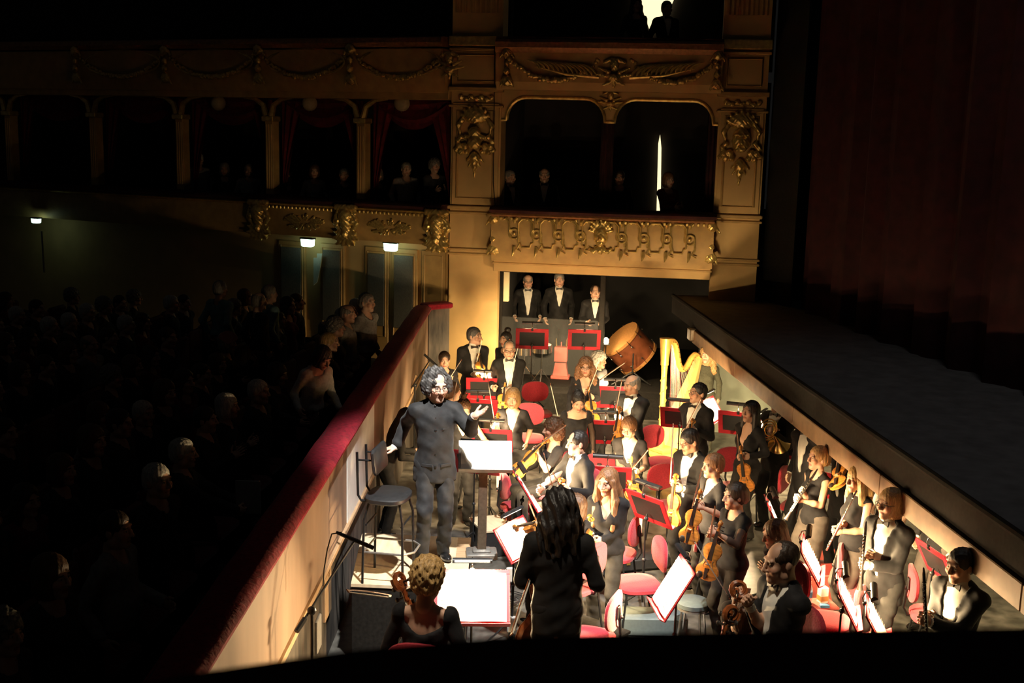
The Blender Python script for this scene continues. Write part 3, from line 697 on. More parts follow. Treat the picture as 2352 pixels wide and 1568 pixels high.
# ---------------------------------------------------------------- instruments
def outline_violin():
    xs = [-.178, -.174, -.162, -.14, -.10, -.06, -.035, -.01, .02, .045, .075, .115, .148, .168, .178]
    ws = [0, .035, .066, .092, .104, .094, .073, .058, .055, .066, .08, .083, .068, .04, 0]
    up = [(x, w) for x, w in zip(xs, ws)]; return up + [(x, -w) for x, w in up[-2:0:-1]]
_VIO = {}
def violin_proto(kind):
    wood = 'violin_wood' if kind != 'cello' else 'violin_dark'
    r = empty(kind, (0, 0, -50), cat=kind)
    O = A(outline_violin()); b = MB(); n = len(O)
    rings = [(.3, -.026), (.75, -.022), (1.03, -.018), (1.03, -.0145), (.98, -.0145), (.98, .0145), (1.03, .0145), (1.03, .018), (.8, .024), (.5, .03), (.2, .033)]
    V = []; F = []
    for sc, z in rings: V += [(p[0] * (sc if sc < .9 else 1 + (sc - 1) * .6), p[1] * sc, z) for p in O]
    for i in range(len(rings) - 1):
        for k in range(n): F.append((i * n + (k + 1) % n, i * n + k, (i + 1) * n + k, (i + 1) * n + (k + 1) % n))
    F.append(tuple(range(n))); F.append(tuple((len(rings) - 1) * n + k for k in range(n - 1, -1, -1)))
    b.add(V, F); b.build('body', wood, r)
    ck = 1.0 if kind != 'cello' else .68
    b = MB(); b.tube([(.165, 0, .012), (.23, 0, .018), (.305, 0, .012)], [.02 * ck, .013 * ck, .0125 * ck], 8); b.build('neck', wood, r)
    b = MB(); b.prism([(.02, -.021 * ck), (.3, -.012 * ck), (.3, .012 * ck), (.02, .021 * ck)], .03, .041 if ck == 1 else .036, M=TR((0, 0, .004), ry=math.radians(2))); b.build('fingerboard', 'ebony', r)
    b = MB(); b.box((.335, 0, .006), (.075, .024 * ck, .026 * ck), bev=.005)
    b.tube([(.37 + .022 * math.cos(t) * (1 - .07 * t), 0, .004 - .022 * math.sin(t) * (1 - .07 * t) - .004) for t in np.linspace(math.pi * .9, -math.pi * 1.6, 16)], np.linspace(.012, .017, 16) * ck, 6); sc = b.build('scroll', wood, r)
    for i, x in enumerate((.315, .333, .35, .362)):
        p = MB(); sy = 1 if i % 2 else -1; p.tube([(x, -sy * .012, .008), (x, sy * .032, .008)], .004, 5); p.ball((x, sy * .04, .008), (.009, .01, .004), seg=6, rings=4); p.build('peg', 'ebony', sc)
    b = MB(); b.prism([(-.165, -.009), (-.06, -.02), (-.06, .02), (-.165, .009)], .036, .044); b.build('tailpiece', 'ebony', r)
    b = MB(); b.box((-.02, 0, .043), (.007, .042, .034), bev=.003); b.build('bridge', 'pine', r)
    b = MB(); b.ball((-.14, .055, .032), (.036, .03, .012)); b.build('chin_rest' if kind != 'cello' else 'edge_guard', 'ebony', r)
    for sy in (-1, 1):
        b = MB(); b.tube([(-.055, sy * .036, .0295), (-.045, sy * .046, .0285), (-.015, sy * .04, .0305), (.012, sy * .032, .0315), (.018, sy * .039, .0305)], .0032, 5); b.build('f_hole', 'ebony', r)
    if kind == 'cello':
        b = MB(); b.tube([(-.17, 0, 0), (-.33, 0, 0)], .005, 6); b.build('endpin', 'steel_grey', r)
    return r
VIO = violin_proto('violin'); CEL = violin_proto('cello')
USED = set()
def place(proto, M, label, group=None):
    if proto.name not in USED:
        USED.add(proto.name)
        copy_src = proto; KIDS.pop(proto, None)
        _ = copy_tree  # children snapshot is taken on the first copy
        c = copy_tree(proto, M, label, group)
        return c
    return copy_tree(proto, M, label, group)
def depth_solve(a, px, Y0, length):
    if np.linalg.norm(aty(*px, Y0) - a) >= length: return aty(*px, Y0)
    lo, hi = Y0 - length, Y0
    for _ in range(30):
        m = (lo + hi) / 2
        if np.linalg.norm(aty(*px, m) - a) > length: lo = m
        else: hi = m
    return aty(*px, hi)
def place_violin(label, tip, end, nrm, Y0, Y1=None, kind='violin', at=None, group='violins in the pit', scale=None):
    """tip/end: sight-line points of the scroll and of the tail, Y0/Y1 their depths; nrm: way the belly faces"""
    sc = scale or (1.0 if kind == 'violin' else 2.08)
    a = aty(*tip, Y0); b = aty(*end, Y0 if Y1 is None else Y1)
    if Y1 is None: b = depth_solve(a, end, Y0, .573 * sc)
    d = unit(a - b); n = A(nrm, float); n = unit(n - d * (n @ d)); y = np.cross(n, d)
    c = (a + b) / 2 - d * .11 * sc
    if kind == 'cello': c = a - d * .395 * sc
    if at is not None: c = A(at) - d * .27 * sc     # the neck passes through the hand
    M = frame(c, d * sc, y * sc, n * sc); return place(VIO if kind == 'violin' else CEL, M, label, group if kind == 'violin' else 'cellos in the pit')
def bow_proto():
    r = empty('bow', (0, 0, -50), cat='bow')
    b = MB(); b.tube([(0, 0, 0), (.15, 0, -.006), (.4, 0, -.009), (.62, 0, -.004), (.73, 0, .004)], [.0055, .005, .0045, .004, .0035], 6); b.build('stick', 'bow_wood', r)
    b = MB(); b.box((.375, 0, .019), (.68, .009, .0022)); b.build('bow_hair', 'bow_hair', r)
    b = MB(); b.box((.045, 0, .011), (.05, .012, .02), bev=.004); b.build('frog', 'ebony', r)
    b = MB(); b.prism([(.7, 0), (.735, -.004), (.725, .02), (.712, .018)], -.004, .004, M=frame((0, 0, 0), (1, 0, 0), (0, 0, 1), (0, -1, 0))); b.build('tip', 'bow_wood', r)
    return r
BOW = bow_proto()
def place_bow(label, frog, tip, Y0, Y1=None, hair=(0, -1, 0), at=None, from_tip=False):
    a = aty(*frog, Y0); b = aty(*tip, Y1) if Y1 is not None else depth_solve(a, tip, Y0, .735); d = unit(b - a)
    if from_tip: a = b - d * .735
    n = A(hair, float); n = unit(n - d * (n @ d))
    o = a if at is None else A(at) - d * .05
    M = frame(o, d, np.cross(n, d), n); return place(BOW, M, label, 'string bows')
def wind_proto(kind):
    r = empty(kind, (0, 0, -50), cat=kind)
    if kind == 'flute':
        b = MB(); b.tube([(-.33, 0, 0), (.33, 0, 0)], .0098, 10); b.build('tube', 'silver', r)
        b = MB(); b.ball((.25, 0, .008), (.016, .012, .005)); b.build('lip_plate', 'silver', r)
        b = MB()
        for x in np.linspace(-.29, .1, 14): b.lathe([(.008, .008), (.008, .0145), (.003, .016)], 8, M=TR((x, .002, 0)))
        b.tube([(-.3, .012, .006), (.11, .012, .006)], .002, 5); b.build('keywork', 'silver', r)
    else:
        b = MB(); b.tube([(-.3, 0, 0), (-.27, 0, 0), (-.2, 0, 0), (.24, 0, 0)], [.03, .021, .0135, .0125], 10); b.build('tube', 'ebony', r)
        b = MB(); b.tube([(.24, 0, 0), (.27, 0, 0), (.32, 0, 0)], [.0125, .012, .006], 8); b.build('mouthpiece', 'ebony', r)
        b = MB()
        for x in np.linspace(-.18, .18, 12): b.lathe([(.008, .012), (.008, .018), (.003, .019)], 8, M=TR((x, .003, 0)))
        for yy in (-.012, .012): b.tube([(-.2, yy, .013), (.16, yy, .013)], .0025, 5)
        b.build('keywork', 'silver', r)
        for x in (-.24, -.02, .2): q = MB(); q.tube([(x - .005, 0, 0), (x + .005, 0, 0)], .0165, 10); q.build('ring', 'silver', r)
    return r
FLU = wind_proto('flute'); CLA = wind_proto('clarinet')
def place_wind(kind, label, top, bottom, Y0, Y1=None):
    a = aty(*top, Y0); b = aty(*bottom, Y0 if Y1 is None else Y1); d = unit(a - b); n = unit(A((-.5, -.8, .3)) - d * (A((-.5, -.8, .3)) @ d))
    return place(FLU if kind == 'flute' else CLA, frame((a + b) / 2, d, np.cross(n, d), n), label, kind + 's in the pit')
# ---------------------------------------------------------------- furniture
def chair_proto():
    r = empty('chair', (0, 0, -50), cat='chair')
    def pad(w, d, t, n=24, p=3.0):
        return [(w / 2 * np.sign(math.cos(a)) * abs(math.cos(a)) ** (2 / p), d / 2 * np.sign(math.sin(a)) * abs(math.sin(a)) ** (2 / p)) for a in np.linspace(0, 2 * math.pi, n, endpoint=False)]
    b = MB(); O = A(pad(.47, .45, .07)); n = len(O); V = []; F = []
    rings = [(.9, .43), (1.0, .445), (1.0, .475), (.93, .492), (.6, .498)]
    for sc, z in rings: V += [(p[0] * sc, p[1] * sc, z) for p in O]
    for i in range(len(rings) - 1):
        for k in range(n): F.append((i * n + k, i * n + (k + 1) % n, (i + 1) * n + (k + 1) % n, (i + 1) * n + k))
    F += [tuple(range(n - 1, -1, -1)), tuple((len(rings) - 1) * n + k for k in range(n))]; b.add(V, F); b.build('seat', 'red_fabric', r)
    b = MB(); O = A(pad(.44, .33, .05, p=2.6)); V = []; F = []
    rings = [(.9, -.02), (1.0, -.012), (1.0, .012), (.92, .024), (.5, .03)]
    for sc, z in rings: V += [(p[0] * sc, .24 - z - (p[0] * sc) ** 2 * .55, .77 + p[1] * sc) for p in O]
    for i in range(len(rings) - 1):
        for k in range(n): F.append((i * n + k, i * n + (k + 1) % n, (i + 1) * n + (k + 1) % n, (i + 1) * n + k))
    F += [tuple(range(n - 1, -1, -1)), tuple((len(rings) - 1) * n + k for k in range(n))]; b.add(V, F); b.build('backrest', 'red_fabric', r)
    for sx in (-1, 1):
        b = MB(); b.tube([(sx * .19, -.16, .44), (sx * .2, -.2, .0)], .011, 7); b.build('leg', 'black_metal', r)
        b = MB(); b.tube([(sx * .19, .15, .44), (sx * .2, .22, .0)], .011, 7); b.build('leg', 'black_metal', r)
    b = MB(); b.tube([(0, .12, .43), (0, .25, .45), (0, .29, .52), (0, .265, .8)], .014, 7); b.build('back_post', 'black_metal', r)
    b = MB(); b.box((0, .262, .76), (.06, .02, .12), bev=.008); b.ball((0, .29, .72), .018); b.build('bracket', 'black_plastic', r)
    b = MB(); b.tube([(-.19, .15, .425), (.19, .15, .425), (.19, -.16, .425), (-.19, -.16, .425)], .01, 6, closed=True); b.build('seat_frame', 'black_metal', r)
    return r
CHAIR = chair_proto()
def chair(label, px, py, z, face, floor=0.0):
    """px,py: sight line to the middle of the seat top (z above its floor)"""
    w = atz(px, py, floor + z); a = math.radians(face)
    q = A((0, .25, 0)) if z > .6 else A((0, 0, 0)); q = np.array(Matrix.Rotation(a, 3, 'Z')) @ q
    return place(CHAIR, TR((w[0] - q[0], w[1] - q[1], floor), rz=a), label, 'red upholstered chairs in the pit')
LAMP_W = 48.0
def music_stand(label, px, py, face, z=1.05, floor=0.0, tilt=62, w=.54, h=.37, sheet=True, lamp=True, power=None, lab_sheet=None, lab_lamp=None, border='red_desk', group='music stands in the pit', shadefwd=.1, page=(.225, .3), bw=.065):
    c = atz(px, py, floor + z); a = math.radians(face)
    o = empty('music_stand', (c[0], c[1], floor), a, label, 'music stand', group)
    D = np.array(Matrix.Translation((0, 0, z)) @ Matrix.Rotation(math.radians(90 - tilt), 4, 'X').inverted())
    D = np.array(Matrix.Translation((0, 0, z)) @ Matrix.Rotation(-math.radians(90 - tilt), 4, 'X'))
    b = MB()
    for (x, zz, sx, sz) in ((0, h / 2 - bw / 2, w, bw), (0, -h / 2 + bw / 2, w, bw), (-w / 2 + bw / 2, 0, bw, h - 2 * bw), (w / 2 - bw / 2, 0, bw, h - 2 * bw)): b.box((x, 0, zz), (sx, .014, sz), M=D, bev=.002)
    b.build('desk_frame', border, o)
    b = MB(); b.box((0, .003, 0), (w - 2 * bw + .004, .012, h - 2 * bw + .004), M=D); b.build('desk_panel', 'black_plastic', o)
    b = MB(); b.box((0, -.03, -h / 2 + .004), (w, .05, .012), M=D, bev=.003); b.build('ledge', border, o)
    b = MB(); b.tube([(0, .02, z - .05), (0, .035, z - .14), (0, .035, .5)], .0095, 8); b.tube([(0, .035, .55), (0, .035, .1)], .0135, 8); b.build('post', 'black_metal', o)
    b = MB(); b.ball((0, .035, .56), .022); b.build('clamp', 'black_plastic', o); b = MB(); b.ball((0, .03, z - .1), .024); b.build('tilt_joint', 'black_plastic', o)
    for k in range(3):
        t = 2 * math.pi * k / 3 + .5; b = MB(); b.tube([(0, .035, .22), (.17 * math.cos(t), .035 + .17 * math.sin(t), .08), (.27 * math.cos(t), .035 + .27 * math.sin(t), .012)], .009, 6); b.build('leg', 'black_metal', o)
    MW = np.array(Matrix.Translation((c[0], c[1], floor)) @ Matrix.Rotation(a, 4, 'Z')) @ D
    if sheet:
        so = empty('sheet_music', matrix=MW, label=lab_sheet or 'score lying on the ' + label, cat='sheet music', group='open scores on the stands')
        for sx in (-1, 1):
            b = MB(); V = []; nx = 6
            for i in range(nx + 1):
                u = i / nx * page[0]
                V += [(sx * u, -.012 - .012 * math.sin(i / nx * math.pi), -page[1] / 2), (sx * u, -.012 - .012 * math.sin(i / nx * math.pi), page[1] / 2)]
            V += [(v[0], v[1] + .004, v[2]) for v in V]; m = 2 * (nx + 1)
            F = [(2 * i, 2 * i + 2, 2 * i + 3, 2 * i + 1) for i in range(nx)] + [(m + 2 * i, m + 2 * i + 1, m + 2 * i + 3, m + 2 * i + 2) for i in range(nx)]
            b.add(V, F); pg = b.build('page', 'paper', so, smooth=False)
            st = MB()
            for k in range(9): st.box((sx * page[0] / 2, -.0265, page[1] * (.4 - k * .093)), (page[0] * .8, .001, .003))
            st.build('staff_lines', 'steel_grey', pg)
    if lamp:
        lo = empty('stand_lamp', matrix=MW, label=lab_lamp or 'lamp clipped on the ' + label, cat='lamp', group='stand lamps in the pit')
        b = MB(); b.tube([(0, .012, h / 2 - .02), (0, .0, h / 2 + .05), (0, -.05, h / 2 + .09), (0, -shadefwd, h / 2 + .075)], .006, 7); b.build('arm', 'chrome', lo)
        b = MB(); b.box((0, .004, h / 2 - .01), (.035, .034, .05), bev=.006); b.build('clip', 'black_plastic', lo)
        b = MB(); n = 9; V = []; F = []
        for rr in (.03, .025):
            for x in (-.17, .17):
                for i in range(n): t = math.pi * (-.05 + 1.1 * i / (n - 1)); V.append((x, -shadefwd - rr * math.cos(t), h / 2 + .055 + rr * math.sin(t)))
        for i in range(n - 1):
            F.append((i, i + 1, n + i + 1, n + i)); F.append((2 * n + i, 3 * n + i, 3 * n + i + 1, 2 * n + i + 1))
            F.append((i, 2 * n + i, 2 * n + i + 1, i + 1)); F.append((n + i, n + i + 1, 3 * n + i + 1, 3 * n + i))
        b.add(V, F)
        for x in (-.17, .17): b.add([(x, -shadefwd, h / 2 + .055)] + [(x, -shadefwd - .03 * math.cos(math.pi * (-.05 + 1.1 * i / 8)), h / 2 + .055 + .03 * math.sin(math.pi * (-.05 + 1.1 * i / 8))) for i in range(9)], [(0, i, i + 1) for i in range(1, 9)])
        b.build('lamp_shade', 'black_plastic', lo)
        b = MB(); b.tube([(-.15, -shadefwd, h / 2 + .058), (.15, -shadefwd, h / 2 + .058)], .009, 7); b.build('bulb', 'lens_white', lo)
        l = bpy.data.lights.new('lamp_light', 'AREA'); l.shape = 'RECTANGLE'; l.size = .26; l.size_y = .035; l.energy = (power or 14) * LAMP_W / 14; l.color = (1.0, .7, .36); l.spread = math.radians(165)
        q = bpy.data.objects.new('lamp_light', l); COL.objects.link(q); q.parent = lo; q.location = (0, -shadefwd, h / 2 + .04); q.rotation_euler = (math.radians(-14), 0, 0)
    return o
# ---------------------------------------------------------------- the theatre
WALL_Y = 20.6
ORG = aty(1034, 450, WALL_Y); ORG[2] = 0.0
def wall_frame(deg):
    a = math.radians(deg); u = A((math.cos(a), -math.sin(a), 0)); n = A((math.sin(a), math.cos(a), 0)); return u, n
UR, NR = wall_frame(9); UL, NL = wall_frame(25)
MR = frame(ORG, UR, NR, (0, 0, 1)); ML = frame(ORG, UL, NL, (0, 0, 1))
def onwall(x, y, side='R', dy=0.0):
    u, n = (UR, NR) if side == 'R' else (UL, NL); d = ray(x, y); o = ORG + n * dy
    t = ((o - EYE) @ n) / (d @ n); p = EYE + d * t - ORG; return p @ u, p[2]
def struct(name, mb, m, parent=None, matrix=None, smooth=False, label=None):
    return mb.build(name, m, parent, smooth, matrix, kind='structure' if parent is None else None, label=label)
uLa, uLb = onwall(1036, 350)[0], onwall(1150, 350)[0]
uRa, uRb = onwall(1646, 350)[0], onwall(1754, 350)[0]
zLow = onwall(1390, 488)[1]; zBeam0 = onwall(1390, 628)[1]; zBeam1 = onwall(1390, 603)[1]
zUp = onwall(1390, 96)[1]; zArch = onwall(1390, 222)[1]; zUpB = onwall(1390, 190)[1]; zCor = onwall(1390, 208)[1]
ZTOP = zUp + 1.6
# floors
b = MB(); b.box((1.6, 10, -.06), (10.0, 24, .12)); FLOOR = struct('floor', b, 'pit_floor', label='dark worn boards of the orchestra pit floor')
# rail between stalls and pit
far = aty(985, 702, 19.75); ZR = far[2]; near = atz(445, 1540, ZR); dirr = unit(near - far); NEAR_END = far + dirr * ((far[1] - 2.5) / -dirr[1])
RN = A((-dirr[1], dirr[0], 0)); RN = RN if RN[0] < 0 else -RN                     # away from the pit
def rail_t(px): # distance from the far end where the sight column px crosses the rail line
    best = min(np.linspace(0, 17, 3400), key=lambda t: abs(((lambda q: CX + FPX * (q @ RIGHT) / (q @ FWD))(far + dirr * t - A((0, 0, .1)) - EYE)) - px)); return best
TLEN = np.linalg.norm(NEAR_END - far)
def RM(t): return frame(far + dirr * t - A((0, 0, ZR)), dirr, RN, (0, 0, 1)) if np.cross(dirr, RN)[2] > 0 else frame(far + dirr * t - A((0, 0, ZR)), dirr, -RN, (0, 0, 1))
sgn = 1 if np.cross(dirr, RN)[2] > 0 else -1      # local y sign that points to the stalls
MRAIL = RM(0)
pw = empty('pit_wall', matrix=MRAIL, kind='structure', label='panelled wall between stalls and orchestra pit under a red velvet rail')
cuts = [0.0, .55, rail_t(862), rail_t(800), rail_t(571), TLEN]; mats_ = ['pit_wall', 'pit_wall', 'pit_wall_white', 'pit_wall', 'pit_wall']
zTrim = ZR - .98
for i in range(5):
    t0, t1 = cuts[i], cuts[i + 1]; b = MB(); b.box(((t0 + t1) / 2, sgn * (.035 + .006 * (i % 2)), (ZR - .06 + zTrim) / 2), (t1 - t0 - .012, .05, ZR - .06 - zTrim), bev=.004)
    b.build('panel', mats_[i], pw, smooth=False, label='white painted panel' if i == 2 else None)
b = MB(); b.box((TLEN / 2, sgn * .09, zTrim / 2), (TLEN, .1, zTrim)); b.build('lower_panel', 'pit_wall_black', pw, smooth=False)
b = MB(); b.box((TLEN / 2, sgn * .02, zTrim), (TLEN, .07, .05), bev=.006); b.build('trim_strip', 'pine', pw, smooth=False)
b = MB(); b.box((TLEN / 2, sgn * .16, ZR - .5), (TLEN, .12, 1.0)); b.build('stalls_side', 'seat_velvet', pw, smooth=False)
b = MB(); pr = [(-.04, -.075), (-.055, -.03), (-.03, .0), (.03, .02), (.2, .02), (.25, -.01), (.26, -.075)]
V = []; n = len(pr); K = 60
for i in range(K + 1):
    t = TLEN * i / K
    for (yy, zz) in pr: V.append((t, sgn * yy, ZR - .01 + zz + .006 * math.sin(i * 1.7 + yy * 20) * (zz > -.05)))
F = [(i * n + k, i * n + (k + 1) % n, (i + 1) * n + (k + 1) % n, (i + 1) * n + k) for i in range(K) for k in range(n)]
b.add(V, F + [tuple(range(n))[::-1], tuple(K * n + k for k in range(n))]); b.build('rail_cap', 'velvet', pw)
# return of the rail along the end wall
p0 = far; p1 = aty(1032, 690, far[1] + .25)
b = MB(); d_ = unit((p1 - p0) * A((1, 1, 0))); L_ = np.linalg.norm((p1 - p0)[:2]); Mq = frame((p0[0], p0[1], 0), d_, np.cross((0, 0, 1), d_), (0, 0, 1))
b.box((L_ / 2, .08, ZR - .02), (L_ + .1, .28, .1), M=Mq, bev=.02); b.build('trim_1', 'velvet', kind='structure', label='short velvet rail turning to the end wall')
b = MB(); b.box((L_ / 2, .05, (ZR - .07) / 2), (L_, .12, ZR - .07), M=Mq); struct('wall_pit_return', b, 'pit_wall_black', label='dark end panel under the velvet rail')
for (x, y, w, h, m, nm) in ((758, 1365, .32, .42, 'pine', 'socket_board'), (738, 1455, .2, .3, 'grey_box', 'junction_box')):
    t = rail_t(x) ; o = None
    P0 = EYE + ray(x, y) * (((far + RN * -.0 - EYE) @ RN) / (ray(x, y) @ RN)); tt = (P0 - far) @ dirr; b = MB(); b.box((tt, sgn * .03, P0[2]), (w, .03, h), bev=.005)
    b.build('wall_box' if nm != 'socket_board' else 'socket_board', m, None, matrix=MRAIL, label={'socket_board': 'pale wooden socket board on the black pit wall', 'junction_box': 'grey junction box low on the black pit wall'}[nm], cat='socket')
# stalls floor
ZA = ZR - 1.14
b = MB(); fa, na_ = far + RN * .2, NEAR_END + RN * .2
V = [(fa[0], fa[1] + .6, ZA), (na_[0], na_[1] - 1, ZA), (-14, na_[1] - 1, ZA + .1), (-14, 27, ZA + .1)]; V = V + [(v[0], v[1], v[2] - .15) for v in V]
b.add(V, [(0, 3, 2, 1), (4, 5, 6, 7), (0, 1, 5, 4), (1, 2, 6, 5), (2, 3, 7, 6), (3, 0, 4, 7)]); struct('floor_stalls', b, 'box_dark', label='dark stalls floor under the audience')
# stage
sf = aty(1572, 694, 19.5); ZS = sf[2]; sn = atz(2352, 1230, ZS); ds = unit(sn - sf); SE = sf + ds * ((sf[1] - 2.5) / -ds[1]); sb = sf - ds * .9
XB = 9.0
b = MB(); V = [(sb[0], sb[1], ZS), (SE[0], SE[1], ZS), (XB, SE[1], ZS), (XB, sb[1], ZS)]; V += [(v[0], v[1], v[2] - .02) for v in V]
b.add(V, [(0, 1, 2, 3), (7, 6, 5, 4), (0, 4, 5, 1), (1, 5, 6, 2), (2, 6, 7, 3), (3, 7, 4, 0)]); struct('floor_stage', b, 'stage_black', label='black stage floor over the pit')
MS = frame(sb * A((1, 1, 0)), ds, np.cross((0, 0, 1), ds), (0, 0, 1)); LS = np.linalg.norm((SE - sb)[:2])
st = empty('stage_lip', matrix=MS, kind='structure', label='tan painted lip along the stage edge')
for i in range(6):
    a0, a1 = 1.9 + (LS - 1.9) * i / 6, 1.9 + (LS - 1.9) * (i + 1) / 6
    b = MB(); b.box(((a0 + a1) / 2, -.02, ZS - .40), (a1 - a0 - .008, .1, .21), bev=.008); b.build('lip_board', 'stage_lip', st, smooth=False)
b = MB(); b.box((LS / 2, .06, ZS - .165), (LS, .16, .29)); b.build('black_fascia', 'frame_black', st, smooth=False)
b = MB(); b.tube([(0, -.01, ZS - .01), (LS, -.01, ZS - .01)], .035, 8); b.build('edge_nosing', 'frame_black', st)
b = MB(); b.box((1.9, -.06, ZS - .37), (.22, .14, .2), bev=.02); b.build('bracket', 'bronze_post', st)
# under-stage end wall and back wall
e0 = aty(1648, 900, 19.0)
b = MB(); b.box((e0[0] + 2.0, 19.1, ZS / 2 - .1), (4.6, .12, ZS - .15)); struct('wall_pit_end', b, 'pit_green', label='grey green end wall of the pit under the stage')
b = MB(); b.box((7.2, 10.5, ZS / 2 - .1), (.12, 17.5, ZS - .15)); struct('wall_pit_right', b, 'pit_green', label='pale back wall of the pit under the stage')
# house curtain with folds
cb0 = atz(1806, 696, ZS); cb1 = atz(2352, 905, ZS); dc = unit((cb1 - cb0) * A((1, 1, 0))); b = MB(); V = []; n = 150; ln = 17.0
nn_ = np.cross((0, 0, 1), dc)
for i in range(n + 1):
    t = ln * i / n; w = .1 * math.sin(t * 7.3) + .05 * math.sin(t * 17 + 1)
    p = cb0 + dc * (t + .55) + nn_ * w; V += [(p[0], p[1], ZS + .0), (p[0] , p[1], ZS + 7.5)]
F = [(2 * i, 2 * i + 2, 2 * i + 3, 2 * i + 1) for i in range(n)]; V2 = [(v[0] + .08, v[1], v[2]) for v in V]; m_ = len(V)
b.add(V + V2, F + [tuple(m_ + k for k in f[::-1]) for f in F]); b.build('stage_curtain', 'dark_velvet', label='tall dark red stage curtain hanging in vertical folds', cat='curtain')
# proscenium return (black)
pr0 = onwall(1766, 400)[0]; q = ORG + UR * (pr0 + .05)
b = MB(); V = [(q[0], q[1] + .3, 0), (q[0] + .3, q[1] - .6, 0), (cb0[0] + .25, cb0[1] + .6, 0), (cb0[0] + .6, cb0[1] + .8, 0)]
V = [(v[0], v[1], ZS) for v in V] + [(v[0], v[1], 9.5) for v in V]
b.add(V, [(0, 1, 5, 4), (1, 2, 6, 5), (2, 3, 7, 6), (3, 0, 4, 7), (0, 3, 2, 1), (4, 5, 6, 7)]); struct('wall_proscenium', b, 'frame_black', label='black proscenium return beside the curtain')

